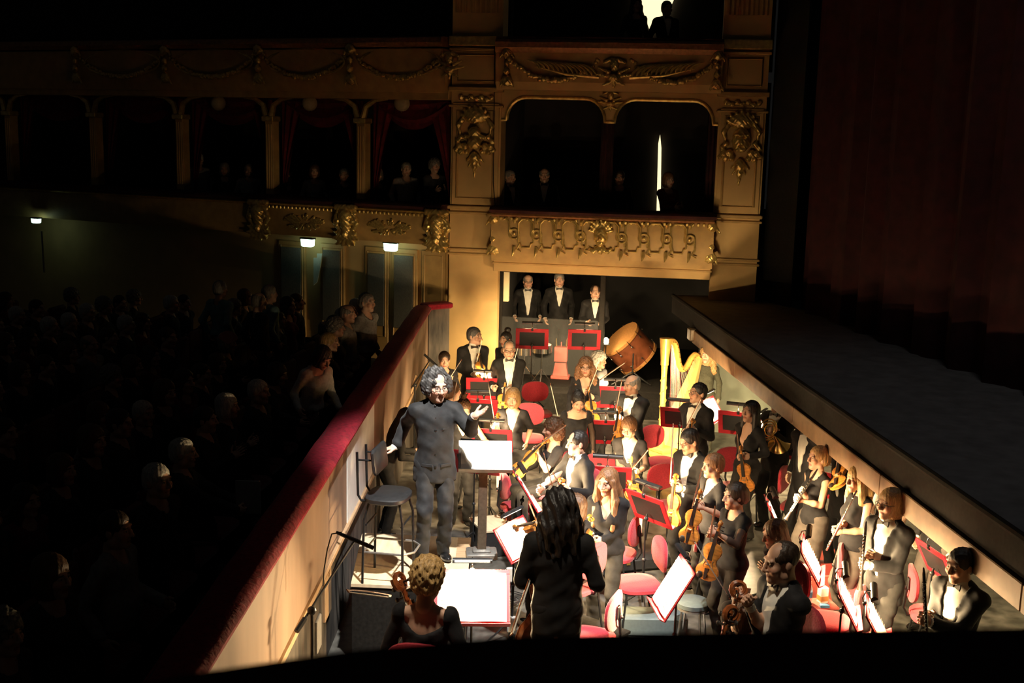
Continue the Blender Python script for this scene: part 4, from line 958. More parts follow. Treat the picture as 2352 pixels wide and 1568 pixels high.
# ---- facade helpers
def wbox(mb, u0, u1, z0, z1, y0, y1, bev=0.0): return mb.box(((u0 + u1) / 2, (y0 + y1) / 2, (z0 + z1) / 2), (abs(u1 - u0), abs(y1 - y0), abs(z1 - z0)), bev=bev)
def swept(mb, prof, u0, u1, bow=0.0, K=14):
    V = []; n = len(prof)
    for i in range(K + 1):
        f = i / K; u = u0 + (u1 - u0) * f; bb = bow * (1 - (2 * f - 1) ** 2)
        V += [(u, p[0] - bb, p[1]) for p in prof]
    F = [(i * n + k, (i + 1) * n + k, (i + 1) * n + (k + 1) % n, i * n + (k + 1) % n) for i in range(K) for k in range(n)]
    return mb.add(V, F + [tuple(range(n)), tuple(K * n + k for k in range(n - 1, -1, -1))])
def relief_mesh(kind):
    if kind in _MISC: return _MISC[kind]
    P = []
    if kind in ('trophy', 'mask_trophy'):
        P += [('e', (0, -.03, .36), (.2, .09, .13), .02)]
        for a in np.linspace(-70, 70, 7): P.append(('c', (0, -.07, .26), (.23 * math.sin(math.radians(a)), -.06, .3 + .2 * math.cos(math.radians(a))), .025, .03, .012))
        if kind == 'trophy':
            P += [('e', (0, -.09, .1), (.1, .06, .09), .02), ('e', (0, -.1, -.06), (.11, .07, .11), .02), ('E', (0, -.19, .05), (.08, .05, .03), .01), ('c', (-.15, -.08, .03), (.15, -.08, .03), .03, .03, .02)]
        else:
            P += [('e', (0, -.08, .08), (.14, .12, .19), .02), ('c', (0, -.19, .12), (0, -.21, .03), .015, .028, .01), ('E', (-.055, -.2, .12), (.035, .04, .022), .01), ('E', (.055, -.2, .12), (.035, .04, .022), .01),
                  ('c', (-.1, -.17, .16), (-.02, -.19, .15), .02, .015, .01), ('c', (.1, -.17, .16), (.02, -.19, .15), .02, .015, .01), ('E', (0, -.2, -.02), (.05, .05, .018), .008), ('c', (-.05, -.15, -.07), (.05, -.15, -.07), .03, .03, .02)]
        for sx in (-1, 1):
            P += [('c', (sx * .2, -.04, .3), (sx * .27, -.05, .2), .035, .04, .02), ('c', (sx * .27, -.05, .2), (sx * .24, -.05, .08), .03, .02, .02), ('c', (sx * .22, -.05, .02), (sx * .29, -.04, -.06), .045, .03, .02)]
            for k, (x, z, r) in enumerate(((.16, -.12, .06), (.25, -.12, .055), (.22, -.2, .055), (.13, -.2, .05), (.28, -.04, .04), (.3, -.18, .04))): P.append(('e', (sx * x, -.05, z), (r, r, r), .012))
            P += [('c', (sx * .05, -.05, -.28), (sx * .14, -.04, -.36), .03, .012, .015), ('c', (sx * .04, -.05, -.34), (sx * .1, -.03, -.45), .03, .01, .015)]
        P += [('e', (0, -.06, -.3), (.075, .06, .1), .02), ('e', (0, -.05, -.42), (.05, .05, .08), .02), ('c', (0, -.04, -.48), (0, -.02, -.62), .03, .01, .02)]
    elif kind == 'face':
        P += [('e', (0, -.03, .0), (.1, .09, .14), .02), ('c', (0, -.12, .03), (0, -.14, -.03), .012, .022, .01), ('E', (-.04, -.13, .03), (.026, .03, .018), .008), ('E', (.04, -.13, .03), (.026, .03, .018), .008),
              ('E', (0, -.12, -.07), (.04, .04, .014), .006), ('e', (0, -.06, -.1), (.05, .05, .04), .02)]
        for a in range(-80, 81, 20): P.append(('c', (0, -.02, .04), (.17 * math.sin(math.radians(a)), -.03, .06 + .17 * math.cos(math.radians(a))), .03, .022, .015))
        for sx in (-1, 1): P += [('c', (0, -.04, -.15), (sx * .1, -.04, -.22), .03, .03, .015), ('c', (sx * .1, -.04, -.22), (sx * .16, -.03, -.17), .03, .02, .015)]
        P += [('e', (0, -.05, -.2), (.05, .05, .06), .02)]
    elif kind == 'bracket':
        P += [('c', (-.16, -.08, .3), (.16, -.08, .3), .05, .05, .02), ('c', (-.15, -.07, .22), (.15, -.07, .22), .035, .035, .01), ('c', (0, -.06, .16), (0, -.04, -.12), .13, .07, .03)]
        for x in np.linspace(-.13, .13, 6): P.append(('e', (x, -.12, .215), (.018, .02, .022), .004))
        for sx in (-1, 1):
            P += [('c', (sx * .15, -.07, .18), (sx * .19, -.07, .06), .045, .04, .02), ('c', (sx * .19, -.07, .06), (sx * .12, -.06, -.06), .04, .03, .02), ('e', (sx * .13, -.1, .08), (.04, .04, .04), .01)]
            for a, L_ in ((15, .24), (38, .27), (62, .26), (85, .2)):
                d_ = A((sx * math.sin(math.radians(a)), 0, -math.cos(math.radians(a)))); q_ = A((0, -.05, -.1)) + d_ * L_ * .65
                P += [('c', (0, -.05, -.08), q_, .05, .05, .015), ('c', q_, q_ + d_ * L_ * .35 + A((0, -.04, .03)), .05, .014, .015)]
        P += [('e', (0, -.1, -.12), (.05, .05, .06), .015)]
    elif kind == 'cartouche':
        P += [('e', (0, -.05, .12), (.09, .07, .13), .02), ('e', (0, -.06, -.12), (.12, .07, .07), .02), ('c', (0, -.05, -.16), (0, -.04, -.3), .05, .025, .02)]
        for sx in (-1, 1):
            P += [('c', (sx * .06, -.05, .22), (sx * .2, -.05, .16), .04, .03, .02), ('c', (sx * .08, -.05, -.1), (sx * .34, -.05, -.06), .045, .02, .02), ('c', (sx * .1, -.05, -.02), (sx * .3, -.06, .06), .04, .02, .02), ('c', (sx * .05, -.04, -.2), (sx * .2, -.03, -.26), .03, .02, .02)]
    elif kind == 'shield':
        P += [('e', (0, -.06, .25), (.09, .08, .09), .02), ('e', (0, -.05, .06), (.05, .06, .06), .02), ('e', (0, -.06, -.08), (.06, .06, .07), .02), ('e', (0, -.04, -.26), (.1, .06, .1), .02)]
        for sx in (-1, 1): P += [('c', (sx * .04, -.05, -.2), (sx * .12, -.03, -.36), .035, .02, .02), ('c', (sx * .07, -.05, .25), (sx * .13, -.04, .16), .03, .02, .02)]
    elif kind == 'frieze':
        for i, x in enumerate(np.linspace(-.28, .28, 7)): P += [('e', (x, -.015, .02 * math.cos(i * 3.14)), (.05, .035, .045), .015)]
        P += [('c', (-.3, -.01, -.02), (.3, -.01, -.02), .015, .015, .02)]
    elif kind == 'bouquet':
        rr = np.random.default_rng(5)
        for i in range(60): a = rr.uniform(0, 6.28); q = rr.uniform(0.2, 1) ** .6; e_ = A((.8 * q * math.cos(a), -.04, .26 * q * math.sin(a) + .05)); P.append(('c', e_ * A((.55, 1, .5)), e_, .022, .04, .015))
    V, F = sculpt(P, .0115, lambda X, Y, Z: .0055 * np.sin(75 * X + 9) * np.sin(68 * Z + 30 * np.abs(X)) + .003 * np.sin(140 * (Z + np.abs(X)))); me = mesh_from(kind, V, F, True); me.materials.append(MATS['gilding']); _MISC[kind] = me; return me
def relief(name, kind, parent, u, y, z, s=1.0, m='gilding', flip=1):
    me = relief_mesh(kind); M = np.eye(4); M[0, 0] = s * flip; M[1, 1] = s; M[2, 2] = s; M[:3, 3] = (u, y, z); return link(name, me, None, parent, M)
def panel_frame(parent, u0, u1, z0, z1, y, w=.025, m='ochre_trim', name='panel_moulding'):
    b = MB(); b.tube([(u0, y, z0), (u1, y, z0), (u1, y, z1), (u0, y, z1)], w, 4, closed=True); return b.build(name, m, parent)
def garland(mb, u0, z0, u1, z1, sag, y, n=22, r=.04):
    rr = np.random.default_rng(3)
    for i in range(n + 1):
        f = i / n; u = u0 + (u1 - u0) * f; z = z0 + (z1 - z0) * f - sag * (1 - (2 * f - 1) ** 2)
        for k in range(2): mb.ball((u + rr.uniform(-.02, .02), y - rr.uniform(0, .02), z + rr.uniform(-.025, .025)), r * rr.uniform(.7, 1.15) * (.75 + .5 * (1 - abs(2 * f - 1))), seg=7, rings=5)
# ---- two great pillars
def pillar(u0, u1, label, kind, zb):
    o = empty('pillar', matrix=MR, label=label, cat='pillar', group='ochre pillars of the box wall'); c = (u0 + u1) / 2; w = u1 - u0
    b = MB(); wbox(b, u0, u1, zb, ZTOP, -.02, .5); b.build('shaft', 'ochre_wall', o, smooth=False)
    zp0, zp1 = zLow + .12, zCor - .3
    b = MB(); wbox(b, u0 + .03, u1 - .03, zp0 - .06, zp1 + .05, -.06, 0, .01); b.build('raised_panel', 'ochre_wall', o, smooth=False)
    panel_frame(o, u0 + .12, u1 - .12, zp0 + .06, zp1 - .08, -.065)
    for (za, zb_, yy, m) in ((zLow - .02, zLow + .04, -.1, 'ochre_trim'), (zLow - .1, zLow - .06, -.06, 'ochre_trim'), (zBeam1 + .12, zBeam1 + .16, -.07, 'ochre_trim'), (zBeam1 + .04, zBeam1 + .08, -.05, 'ochre_trim'), (zCor - .06, zCor + .02, -.12, 'ochre_trim'), (zCor - .32, zCor - .28, -.08, 'ochre_trim'), (zUp - .1, zUp + .06, -.14, 'gilding'), (zUp - .18, zUp - .13, -.08, 'ochre_trim')):
        b = MB(); wbox(b, u0 - .04, u1 + .04, za, zb_, yy, .02, .012); b.build('moulding', m, o, smooth=False)
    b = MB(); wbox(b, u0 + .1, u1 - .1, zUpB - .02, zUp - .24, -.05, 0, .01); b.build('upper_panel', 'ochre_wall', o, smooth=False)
    panel_frame(o, u0 + .11, u1 - .11, zUpB - .01, zUp - .25, -.055, .018)
    relief('carved_trophy', kind, o, c, -.06, (zp0 + zp1) / 2 + .26, 1.08)
    relief('frieze', 'frieze', o, c, -.03, zCor - .17, .95)
    b = MB(); b.tube([(c - .14, -.07, (zp0 + zp1) / 2 + .68), (c, -.08, zp1 + .03), (c + .14, -.07, (zp0 + zp1) / 2 + .68)], .012, 5); b.build('ribbon', 'gilding', o)
    for k in range(9):
        uu = u0 + .08 + (w - .16) * k / 8; b = MB(); b.tube([(uu, -.02, zUp + .45), (uu, -.02, ZTOP)], .035, 6); b.build('flute_rib', 'ochre_trim', o)
    return o
pillar(uLa, uLb, 'ochre pillar with carved shell trophy left of the alcove', 'trophy', 0.0)
pillar(uRa, uRb, 'shaded ochre pillar with carved mask beside the stage curtain', 'mask_trophy', ZS - .1)
b = MB(); wbox(b, uRa - .12, uRb + .05, 0, ZS - .02, .0, .5); struct('wall_right', b, 'alcove_wall', matrix=MR, label='dark wall right of the alcove opening')
# ---- lower box balcony (over the alcove)
bo = empty('balcony', matrix=MR, label='gilded curved balcony front with scroll panels above the alcove', cat='balcony')
B0, B1 = uLb - .06, uRa + .02; zt = zLow; zbm = zBeam1
b = MB(); swept(b, [(-.42, zt - .09), (-.47, zt - .3), (-.46, zt - .55), (-.36, zbm), (-.0, zbm), (0, zt - .09)], B0, B1, .12); b.build('front_panel', 'ochre_trim', bo)
b = MB(); swept(b, [(-.5, zt - .03), (-.52, zt + .02), (-.46, zt + .06), (.1, zt + .06), (.1, zt - .03)], B0 - .03, B1 + .03, .12); b.build('velvet_ledge', 'dark_velvet', bo)
b = MB(); swept(b, [(-.48, zt - .09), (-.51, zt - .06), (-.48, zt - .03), (0, zt - .03), (0, zt - .09)], B0, B1, .12); b.build('top_moulding', 'gilding_red', bo)
dm = None
bowf = lambda u: .12 * (1 - (2 * (u - B0) / (B1 - B0) - 1) ** 2)
for k in range(40):
    u = B0 + .08 + (B1 - B0 - .16) * k / 39
    if dm is None: q = MB(); q.box((0, 0, 0), (.05, .05, .055), bev=.01); dm = q.mesh('dentil')
    link('dentil', dm, 'gilding', bo, TR((u, -.46 - bowf(u), zt - .125)))
def swirl():
    if 'swirl' not in _MISC:
        q = MB(); th = np.linspace(0, 2.6 * math.pi, 22)
        q.tube([(-.0 + .095 * (1 - .25 * t / 8) * math.cos(t + 2.2) , 0, .02 + .095 * (1 - .25 * t / 8) * math.sin(t + 2.2)) for t in th], .016, 6)
        q.tube([(-.085, 0, .07), (-.09, 0, .2), (-.15, 0, .27), (-.19, 0, .25)], .016, 6); q.tube([(.085, 0, -.02), (.09, 0, -.16), (.05, 0, -.24), (.12, 0, -.28)], .016, 6)
        q.ball((0, -.015, .02), .03); q.tube([(0, 0, -.2), (-.0, -.02, -.27), (-.02, -.03, -.36)], [.03, .035, .008], 6); q.tube([(0, 0, .2), (.0, -.02, .25), (.04, -.01, .3)], [.02, .03, .01], 6)
        _MISC['swirl'] = q.mesh('scroll_ornament', True)
    return _MISC['swirl']
def octo():
    if 'octo' not in _MISC:
        q = MB(); q.tube([(-.07, 0, .26), (.07, 0, .26), (.13, 0, .19), (.13, 0, -.14), (.09, 0, -.15), (.07, 0, -.22), (-.07, 0, -.22), (-.09, 0, -.15), (-.13, 0, -.14), (-.13, 0, .19)], .016, 6, closed=True); _MISC['octo'] = q.mesh('panel_ring', True)
    return _MISC['octo']
for xx in (1181, 1233, 1284, 1335, 1429, 1480, 1532, 1585):
    u, z = onwall(xx, 535, dy=-.55); link('scroll_ornament', swirl(), 'gilding', bo, TR((u, -.495 - bowf(u), zt - .39), rx=-.03))
for xx in (1208, 1259, 1310, 1356, 1404, 1454, 1506, 1559):
    u, z = onwall(xx, 535, dy=-.55); link('panel_ring', octo(), 'gilding', bo, TR((u, -.495 - bowf(u), zt - .38), rx=-.03))
u, z = onwall(1381, 535, dy=-.55); relief('carved_face', 'face', bo, u, -.47 - bowf(u), zt - .36, 1.15)
for u, fl in ((B0 + .04, 1), (B1 - .04, -1)): relief('side_bracket', 'shield', bo, u, -.36, zt - .4, 1.0, flip=fl)
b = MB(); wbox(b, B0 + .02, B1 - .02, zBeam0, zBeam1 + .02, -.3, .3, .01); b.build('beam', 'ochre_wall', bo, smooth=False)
b = MB(); wbox(b, B0, B1, zBeam1 - .06, zBeam1 - .03, -.32, .0, .008); b.build('beam_moulding', 'ochre_trim', bo, smooth=False)
# ---- alcove (percussion room) under it
ZF = .38
uA0, uA1 = uLb - .02, uRa + .3
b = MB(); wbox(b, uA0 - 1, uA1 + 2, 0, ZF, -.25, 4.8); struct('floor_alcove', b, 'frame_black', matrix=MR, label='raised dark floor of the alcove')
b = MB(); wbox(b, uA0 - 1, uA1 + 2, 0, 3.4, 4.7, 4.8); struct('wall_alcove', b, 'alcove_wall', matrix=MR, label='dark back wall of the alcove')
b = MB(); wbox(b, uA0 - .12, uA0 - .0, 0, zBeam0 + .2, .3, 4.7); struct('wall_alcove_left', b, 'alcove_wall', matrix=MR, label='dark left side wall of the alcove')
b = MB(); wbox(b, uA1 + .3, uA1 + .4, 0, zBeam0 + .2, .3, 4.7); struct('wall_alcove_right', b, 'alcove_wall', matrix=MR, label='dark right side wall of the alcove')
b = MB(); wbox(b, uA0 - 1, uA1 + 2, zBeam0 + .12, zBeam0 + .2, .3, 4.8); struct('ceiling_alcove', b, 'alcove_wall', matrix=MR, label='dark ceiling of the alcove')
fr_ = empty('alcove_frame', matrix=MR, label='black metal frame and post around the alcove opening', cat='frame')
for nm, (a0, a1, z0, z1) in (('post', (uA0 - .02, uA0 + .07, 0, zBeam0 + .02)), ('post', (onwall(1381, 700)[0] - .045, onwall(1381, 700)[0] + .05, ZF, zBeam0)), ('top_bar', (uA0, uA1 - .1, zBeam0 - .07, zBeam0 + .02)), ('step_edge', (uA0, uA1, ZF - .1, ZF + .01))):
    b = MB(); wbox(b, a0, a1, z0, z1, .2, .34, .01); b.build(nm, 'frame_black', fr_, smooth=False)
u0, z1 = onwall(1152, 727, dy=.2); u1, _ = onwall(1374, 740, dy=.2); _, z0 = onwall(1260, 862, dy=.2)
b = MB(); wbox(b, u0, u1, z0, z1, .22, .235); b.build('plexiglass_screen', 'plexi', smooth=False, matrix=MR, label='clear plexiglass screen across the alcove below the standing men', cat='screen')
b = MB(); u, z = onwall(1160, 648, dy=.4); wbox(b, u - .09, u + .07, z - .35, z + .2, .4, .5, .01); b.build('switch_box', 'cream_wall', matrix=MR, label='pale switch box on the left wall inside the alcove', cat='box')
# ---- upper box opening
bz0, bz1 = zLow - .25, zCor
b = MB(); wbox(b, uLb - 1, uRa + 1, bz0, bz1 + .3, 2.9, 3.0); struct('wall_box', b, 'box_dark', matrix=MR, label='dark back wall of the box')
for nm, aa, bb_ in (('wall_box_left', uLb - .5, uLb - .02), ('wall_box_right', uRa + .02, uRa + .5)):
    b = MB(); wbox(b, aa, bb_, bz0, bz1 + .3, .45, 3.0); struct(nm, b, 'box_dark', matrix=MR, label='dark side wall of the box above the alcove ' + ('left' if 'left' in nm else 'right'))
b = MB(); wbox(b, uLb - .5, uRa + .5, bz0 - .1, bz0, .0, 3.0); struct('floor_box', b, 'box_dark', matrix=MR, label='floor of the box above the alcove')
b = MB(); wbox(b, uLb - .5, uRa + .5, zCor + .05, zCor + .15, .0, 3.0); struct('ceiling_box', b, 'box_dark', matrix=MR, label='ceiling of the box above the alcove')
ar_ = empty('box_arch', matrix=MR, label='ochre arched head of the double box with centre bracket', cat='arch')
um = onwall(1402, 240)[0]
for (a0, a1) in ((uLb, um), (um, uRa)):
    zc = zCor; zl = zArch; O_ = [(a0, zc + .08), (a1, zc + .08), (a1, zl - .42)] + [(a1 - .42 + .34 * math.cos(t), zl - .42 + .38 * math.sin(t)) for t in np.linspace(0, math.pi / 2, 7)] + [(a0 + .42 - .34 * math.cos(t), zl - .42 + .38 * math.sin(t)) for t in np.linspace(math.pi / 2, 0, 7)] + [(a0, zl - .42)]
    V = [(p[0], .0, p[1]) for p in O_] + [(p[0], .25, p[1]) for p in O_]; n = len(O_)
    b = MB(); half = n // 2
    # strips from arch to top so the face stays planar
    arc = O_[2:]; 
    F = [(i, (i + 1) % n, n + (i + 1) % n, n + i) for i in range(n)]
    b.add(V, F)
    top_ = [(p[0], 0.0, zc + .08) for p in arc]; low = [(p[0], 0.0, p[1]) for p in arc]; m_ = len(arc)
    b.add(top_ + low, [(i, i + 1, m_ + i + 1, m_ + i) for i in range(m_ - 1)])
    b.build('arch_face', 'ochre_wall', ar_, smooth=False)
    b = MB(); b.tube([(p[0], -.01, p[1]) for p in arc], .03, 6); b.build('arch_moulding', 'gilding', ar_)
relief('centre_bracket', 'cartouche', ar_, um, -.0, zArch - .05, .6)
for (x, w) in ((1393, .22), (1636, .2)):
    u, _ = onwall(x, 350, dy=.3); b = MB(); V = []; n = 14
    for i in range(n + 1): t = i / n; V += [(u - w / 2 + w * t, .35 + .05 * math.sin(t * 20), zLow - .05), (u - w / 2 + w * t, .35 + .05 * math.sin(t * 20), zArch)]
    m_ = len(V); V += [(v[0], v[1] + .03, v[2]) for v in V]; F = [(2 * i, 2 * i + 2, 2 * i + 3, 2 * i + 1) for i in range(n)]
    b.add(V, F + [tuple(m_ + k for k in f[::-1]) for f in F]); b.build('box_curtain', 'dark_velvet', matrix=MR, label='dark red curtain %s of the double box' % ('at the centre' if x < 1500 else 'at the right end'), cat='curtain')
# glowing panel in place of the light through the box door gap
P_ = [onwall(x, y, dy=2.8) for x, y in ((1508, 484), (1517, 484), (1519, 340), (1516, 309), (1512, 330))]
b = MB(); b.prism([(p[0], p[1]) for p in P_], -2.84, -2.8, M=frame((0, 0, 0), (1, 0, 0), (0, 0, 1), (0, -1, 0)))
mat('corridor_glow', (.8, .75, .5), .8, emit=(1.0, .86, .5), estr=.75, var=.05, scale=2)  # corridor light put in as the panel's own glow
b.build('door_1', 'corridor_glow', smooth=False, matrix=MR, kind='structure', label='narrow glowing panel for the lit gap of the box door')
# ---- upper balcony
uo = empty('balcony', matrix=MR, label='upper gilded balcony front with palm reliefs and swags', cat='balcony')
b = MB(); swept(b, [(-.3, zUpB - .02), (-.36, zUp - .22), (0, zUp - .22), (0, zUpB - .02)], B0, B1, .08); b.build('front_panel', 'ochre_trim', uo)
b = MB(); swept(b, [(-.2, zCor - .02), (-.3, zUpB - .02), (0, zUpB - .02), (0, zCor - .02)], B0, B1, .08); b.build('cove', 'ochre_wall', uo)
b = MB(); swept(b, [(-.38, zUp - .22), (-.45, zUp - .14), (-.44, zUp - .05), (-.38, zUp), (0, zUp), (0, zUp - .22)], B0, B1, .08); b.build('ledge_roll', 'gilding_red', uo)
b = MB(); swept(b, [(-.36, zUp - .005), (-.36, zUp + .04), (.05, zUp + .04), (.05, zUp - .005)], B0, B1, .08); b.build('velvet_ledge', 'dark_velvet', uo)
uc = onwall(1412, 150, dy=-.4)[0]
for sx in (-1, 1):
    x0 = onwall(1165 if sx < 0 else 1650, 120, dy=-.4)[0]; b = MB(); garland(b, x0, zUp - .3, uc - .0 + sx * .28, zUp - .34, .34, -.42, 34); b.build('swag', 'gilding', uo)
    b = MB()
    for k in range(13):
        f = k / 12; base = A((uc + sx * (.28 + .95 * f), -.43, zUp - .6 + .12 * f)); L_ = .36 - .12 * f
        pts = [base + A((sx * L_ * (.15 * t + .75 * t * t), -.02 - .03 * math.sin(t * 3), L_ * (.95 * t - .35 * t * t))) for t in np.linspace(0, 1, 6)]
        b.tube(pts, [.012, .02, .022, .019, .013, .004], 6)
    b.tube([(uc + sx * .25, -.44, zUp - .6), (uc + sx * .8, -.45, zUp - .56), (uc + sx * 1.3, -.44, zUp - .44)], [.03, .022, .01], 6)
    b.build('palm_relief', 'gilding', uo); relief('bow_relief', 'shield', uo, x0, -.36, zUp - .45, .9)
relief('cartouche', 'cartouche', uo, uc, -.42, zUp - .5, .85)
b = MB(); wbox(b, uLb - .5, uRa + .5, zUp - .3, zUp - .2, 0.05, 3.0); struct('floor_upper_box', b, 'box_dark', matrix=MR, label='floor of the upper box')
b = MB(); wbox(b, uLb - 1, uRa + 1, zUp - .3, ZTOP + .5, 2.9, 3.0); struct('wall_upper_box', b, 'box_dark', matrix=MR, label='dark back wall of the upper box')
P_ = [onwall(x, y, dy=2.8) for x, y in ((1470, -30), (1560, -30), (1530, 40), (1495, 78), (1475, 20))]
b = MB(); b.prism([(p[0], p[1]) for p in P_], -2.84, -2.8, M=frame((0, 0, 0), (1, 0, 0), (0, 0, 1), (0, -1, 0))); b.build('door_2', 'corridor_glow', smooth=False, matrix=MR, kind='structure', label='glowing panel for the lit doorway behind the upper box')  # glows itself instead of a lit corridor behind
# cable hanging down the left pillar
pts = [onwall(x, y, dy=-.1) for x, y in ((1136, 90), (1135, 250), (1133, 420), (1137, 470), (1128, 530), (1126, 570), (1136, 600), (1146, 615))]
b = MB(); b.tube([(p[0], -.1, p[1]) for p in pts], .008, 5); b.build('cable', 'black_plastic', matrix=MR, label='thin black cable hanging down the ochre pillar', cat='cable')
# ---- left bays of the horseshoe
def oL(x, y, dy=0.0): return onwall(x, y, 'L', dy)
xs_col = [(1036, None), (828, 340), (618, 340), (412, 340), (214, 340), (20, 340)]
lo_ = empty('balcony', matrix=ML, label='lower horseshoe balcony front fading into the dark house', cat='balcony')
uE = oL(-250, 300)[0]; zl_ = oL(900, 468)[1]; zc_ = oL(900, 212)[1]; zu_ = oL(900, 88)[1]; zg_ = oL(900, 560)[1]
b = MB(); swept(b, [(-.28, zl_ - .12), (-.32, zl_ - .4), (-.2, zg_ + .05), (0, zg_ + .05), (0, zl_ - .12)], uE, -.02, 0, 6); b.build('front_panel', 'ochre_trim', lo_)
b = MB(); swept(b, [(-.34, zl_ - .05), (-.36, zl_), (-.3, zl_ + .05), (.1, zl_ + .05), (.1, zl_ - .05)], uE, 0.0, 0, 6); b.build('velvet_ledge', 'dark_velvet', lo_)
b = MB(); swept(b, [(-.3, zl_ - .12), (-.34, zl_ - .085), (-.3, zl_ - .05), (0, zl_ - .05), (0, zl_ - .12)], uE, -.02, 0, 6); b.build('top_moulding', 'gilding', lo_)
for k in range(44): link('dentil', dm, 'gilding', lo_, TR((-.3 - k * .085, -.3, zl_ - .15)))
for xx in (1008, 800, 600): u, z = oL(xx, 520, -.3); relief('bracket_ornament', 'bracket', lo_, u, -.3, zl_ - .42, 1.15)
for xx in (895, 700): u, z = oL(xx, 515, -.3); relief('leaf_relief', 'bouquet', lo_, u, -.3, zl_ - .42, .55)
up_ = empty('balcony', matrix=ML, label='upper horseshoe balcony front with oval swag panels in shadow', cat='balcony')
b = MB(); swept(b, [(-.15, zc_), (-.22, zu_ - .75), (-.3, zu_ - .2), (0, zu_ - .2), (0, zc_)], uE, -.02, 0, 6); b.build('front_panel', 'ochre_trim', up_)
b = MB(); swept(b, [(-.32, zu_ - .17), (-.38, zu_ - .1), (-.36, zu_ - .02), (-.3, zu_), (0, zu_), (0, zu_ - .17)], uE, -.02, 0, 6); b.build('ledge_roll', 'gilding_red', up_)
ux = [oL(x, 140, -.3)[0] for x in (1030, 808, 597, 383, 178)]
for i in range(4):
    a0, a1 = ux[i + 1], ux[i]; c_ = (a0 + a1) / 2; w_ = (a1 - a0) * .42
    b = MB(); b.tube([(c_ + w_ * math.cos(t), -.29 + .02 * math.sin(t), zu_ - .42 + .24 * math.sin(t)) for t in np.linspace(0, 2 * math.pi, 28)[:-1]], .022, 6, closed=True); b.build('oval_moulding', 'gilding', up_)
    b = MB(); garland(b, a0 + .1, zu_ - .35, a1 - .1, zu_ - .3, .36, -.3, 34, .036); b.build('swag', 'gilding', up_)
    relief('bracket_ornament', 'shield', up_, a0, -.3, zu_ - .45, 1.0)
relief('bow_relief', 'cartouche', up_, ux[0] + .02, -.26, zu_ - .45, .8)
b = MB(); wbox(b, uE, 0.0, zc_ - .12, zc_ + .06, -.1, .3, .01); b.build('cornice', 'ochre_trim', up_, smooth=False)
for i, (x, _) in enumerate(xs_col[1:]):
    u, _ = oL(x, 340); o = empty('box_column', matrix=ML, label='slim fluted column between boxes, %s from the great pillar' % ('first', 'second', 'third', 'fourth', 'fifth')[i], cat='column', group='columns between the left boxes')
    b = MB(); wbox(b, u - .09, u + .09, zl_ + .05, zc_ - .5, .0, .2, .01); b.build('shaft', 'ochre_trim', o, smooth=False)
    for k in (-1, 0, 1): b = MB(); b.tube([(u + k * .05, -.005, zl_ + .15), (u + k * .05, -.005, zc_ - .6)], .014, 5); b.build('flute_rib', 'ochre_wall', o)
    b = MB(); wbox(b, u - .13, u + .13, zc_ - .55, zc_ - .45, -.06, .2, .015); b.build('capital', 'gilding', o, smooth=False)
    b = MB()
    for sx in (-1, 1): b.tube([(u + sx * .06, .0, zc_ - .45), (u + sx * .12, -.0, zc_ - .25), (u + sx * .3, 0, zc_ - .14), (u + sx * .55, 0, zc_ - .11)], [.06, .05, .04, .03], 6)
    b.build('arch_spring', 'gilding', o)
us = [oL(x, 340)[0] for x, _ in xs_col]
names_ = ('next to the great pillar', 'second from the great pillar', 'third from the great pillar', 'fourth from the great pillar', 'fifth from the great pillar')
for i in range(5):
    a1, a0 = us[i], us[i + 1]
    o = empty('box_drape', matrix=ML, label='swagged dark red drapes of the box ' + names_[i], cat='curtain', group='drapes of the left boxes')
    for sx in (-1, 1):
        e = a0 + .1 if sx < 0 else a1 - .1; b = MB(); V = []; n = 12; rows = 10
        for r_ in range(rows + 1):
            f = r_ / rows; z = zc_ - .15 - f * (zc_ - .2 - zl_); wd = .46 * (1 - f) ** 1.3 + .05
            for k in range(n + 1): t = k / n; V.append((e - sx * wd * t, .28 + .03 * math.sin(t * 17), z))
        F = [(r_ * (n + 1) + k, r_ * (n + 1) + k + 1, (r_ + 1) * (n + 1) + k + 1, (r_ + 1) * (n + 1) + k) for r_ in range(rows) for k in range(n)]
        m_ = len(V); b.add(V + [(v[0], v[1] + .03, v[2]) for v in V], F + [tuple(m_ + q for q in f[::-1]) for f in F]); b.build('side_drape', 'box_velvet', o)
    b = MB(); V = []; n = 16; rows = 6; F = []
    for r_ in range(rows + 1):
        for k in range(n + 1): t = k / n; sg = .42 * (1 - (2 * t - 1) ** 2) * r_ / rows; V.append((a0 + .2 + (a1 - a0 - .4) * t, .26 - .05 * math.sin(r_ * 2.0), zc_ - .12 - .1 * r_ / rows - sg))
    F = [(r_ * (n + 1) + k, r_ * (n + 1) + k + 1, (r_ + 1) * (n + 1) + k + 1, (r_ + 1) * (n + 1) + k) for r_ in range(rows) for k in range(n)]
    m_ = len(V); b.add(V + [(v[0], v[1] + .03, v[2]) for v in V], F + [tuple(m_ + q for q in f[::-1]) for f in F]); b.build('swag_drape', 'box_velvet', o)
    if i in (0, 1, 2):
        u, z = oL((922, 710, 500)[i], 237, .1); o = empty('globe_lamp', matrix=ML, label='unlit round globe lamp hanging in the box ' + names_[i], cat='lamp', group='globe lamps of the left boxes')
        b = MB(); b.ball((u, .12, z), .14, seg=16, rings=12); b.build('globe', 'globe_glass', o)
        b = MB(); b.tube([(u, .12, z + .13), (u, .12, zc_ - .1)], .01, 6); b.build('stem', 'brass', o); b = MB(); b.tube([(u, .12, z - .13), (u, .12, z - .17)], [.03, .006], 6); b.build('finial', 'brass', o)
b = MB(); wbox(b, uE, -.02, zl_ - .4, zc_ + .2, 2.4, 2.5); struct('wall_left_boxes', b, 'box_dark', matrix=ML, label='dark back wall of the left boxes')
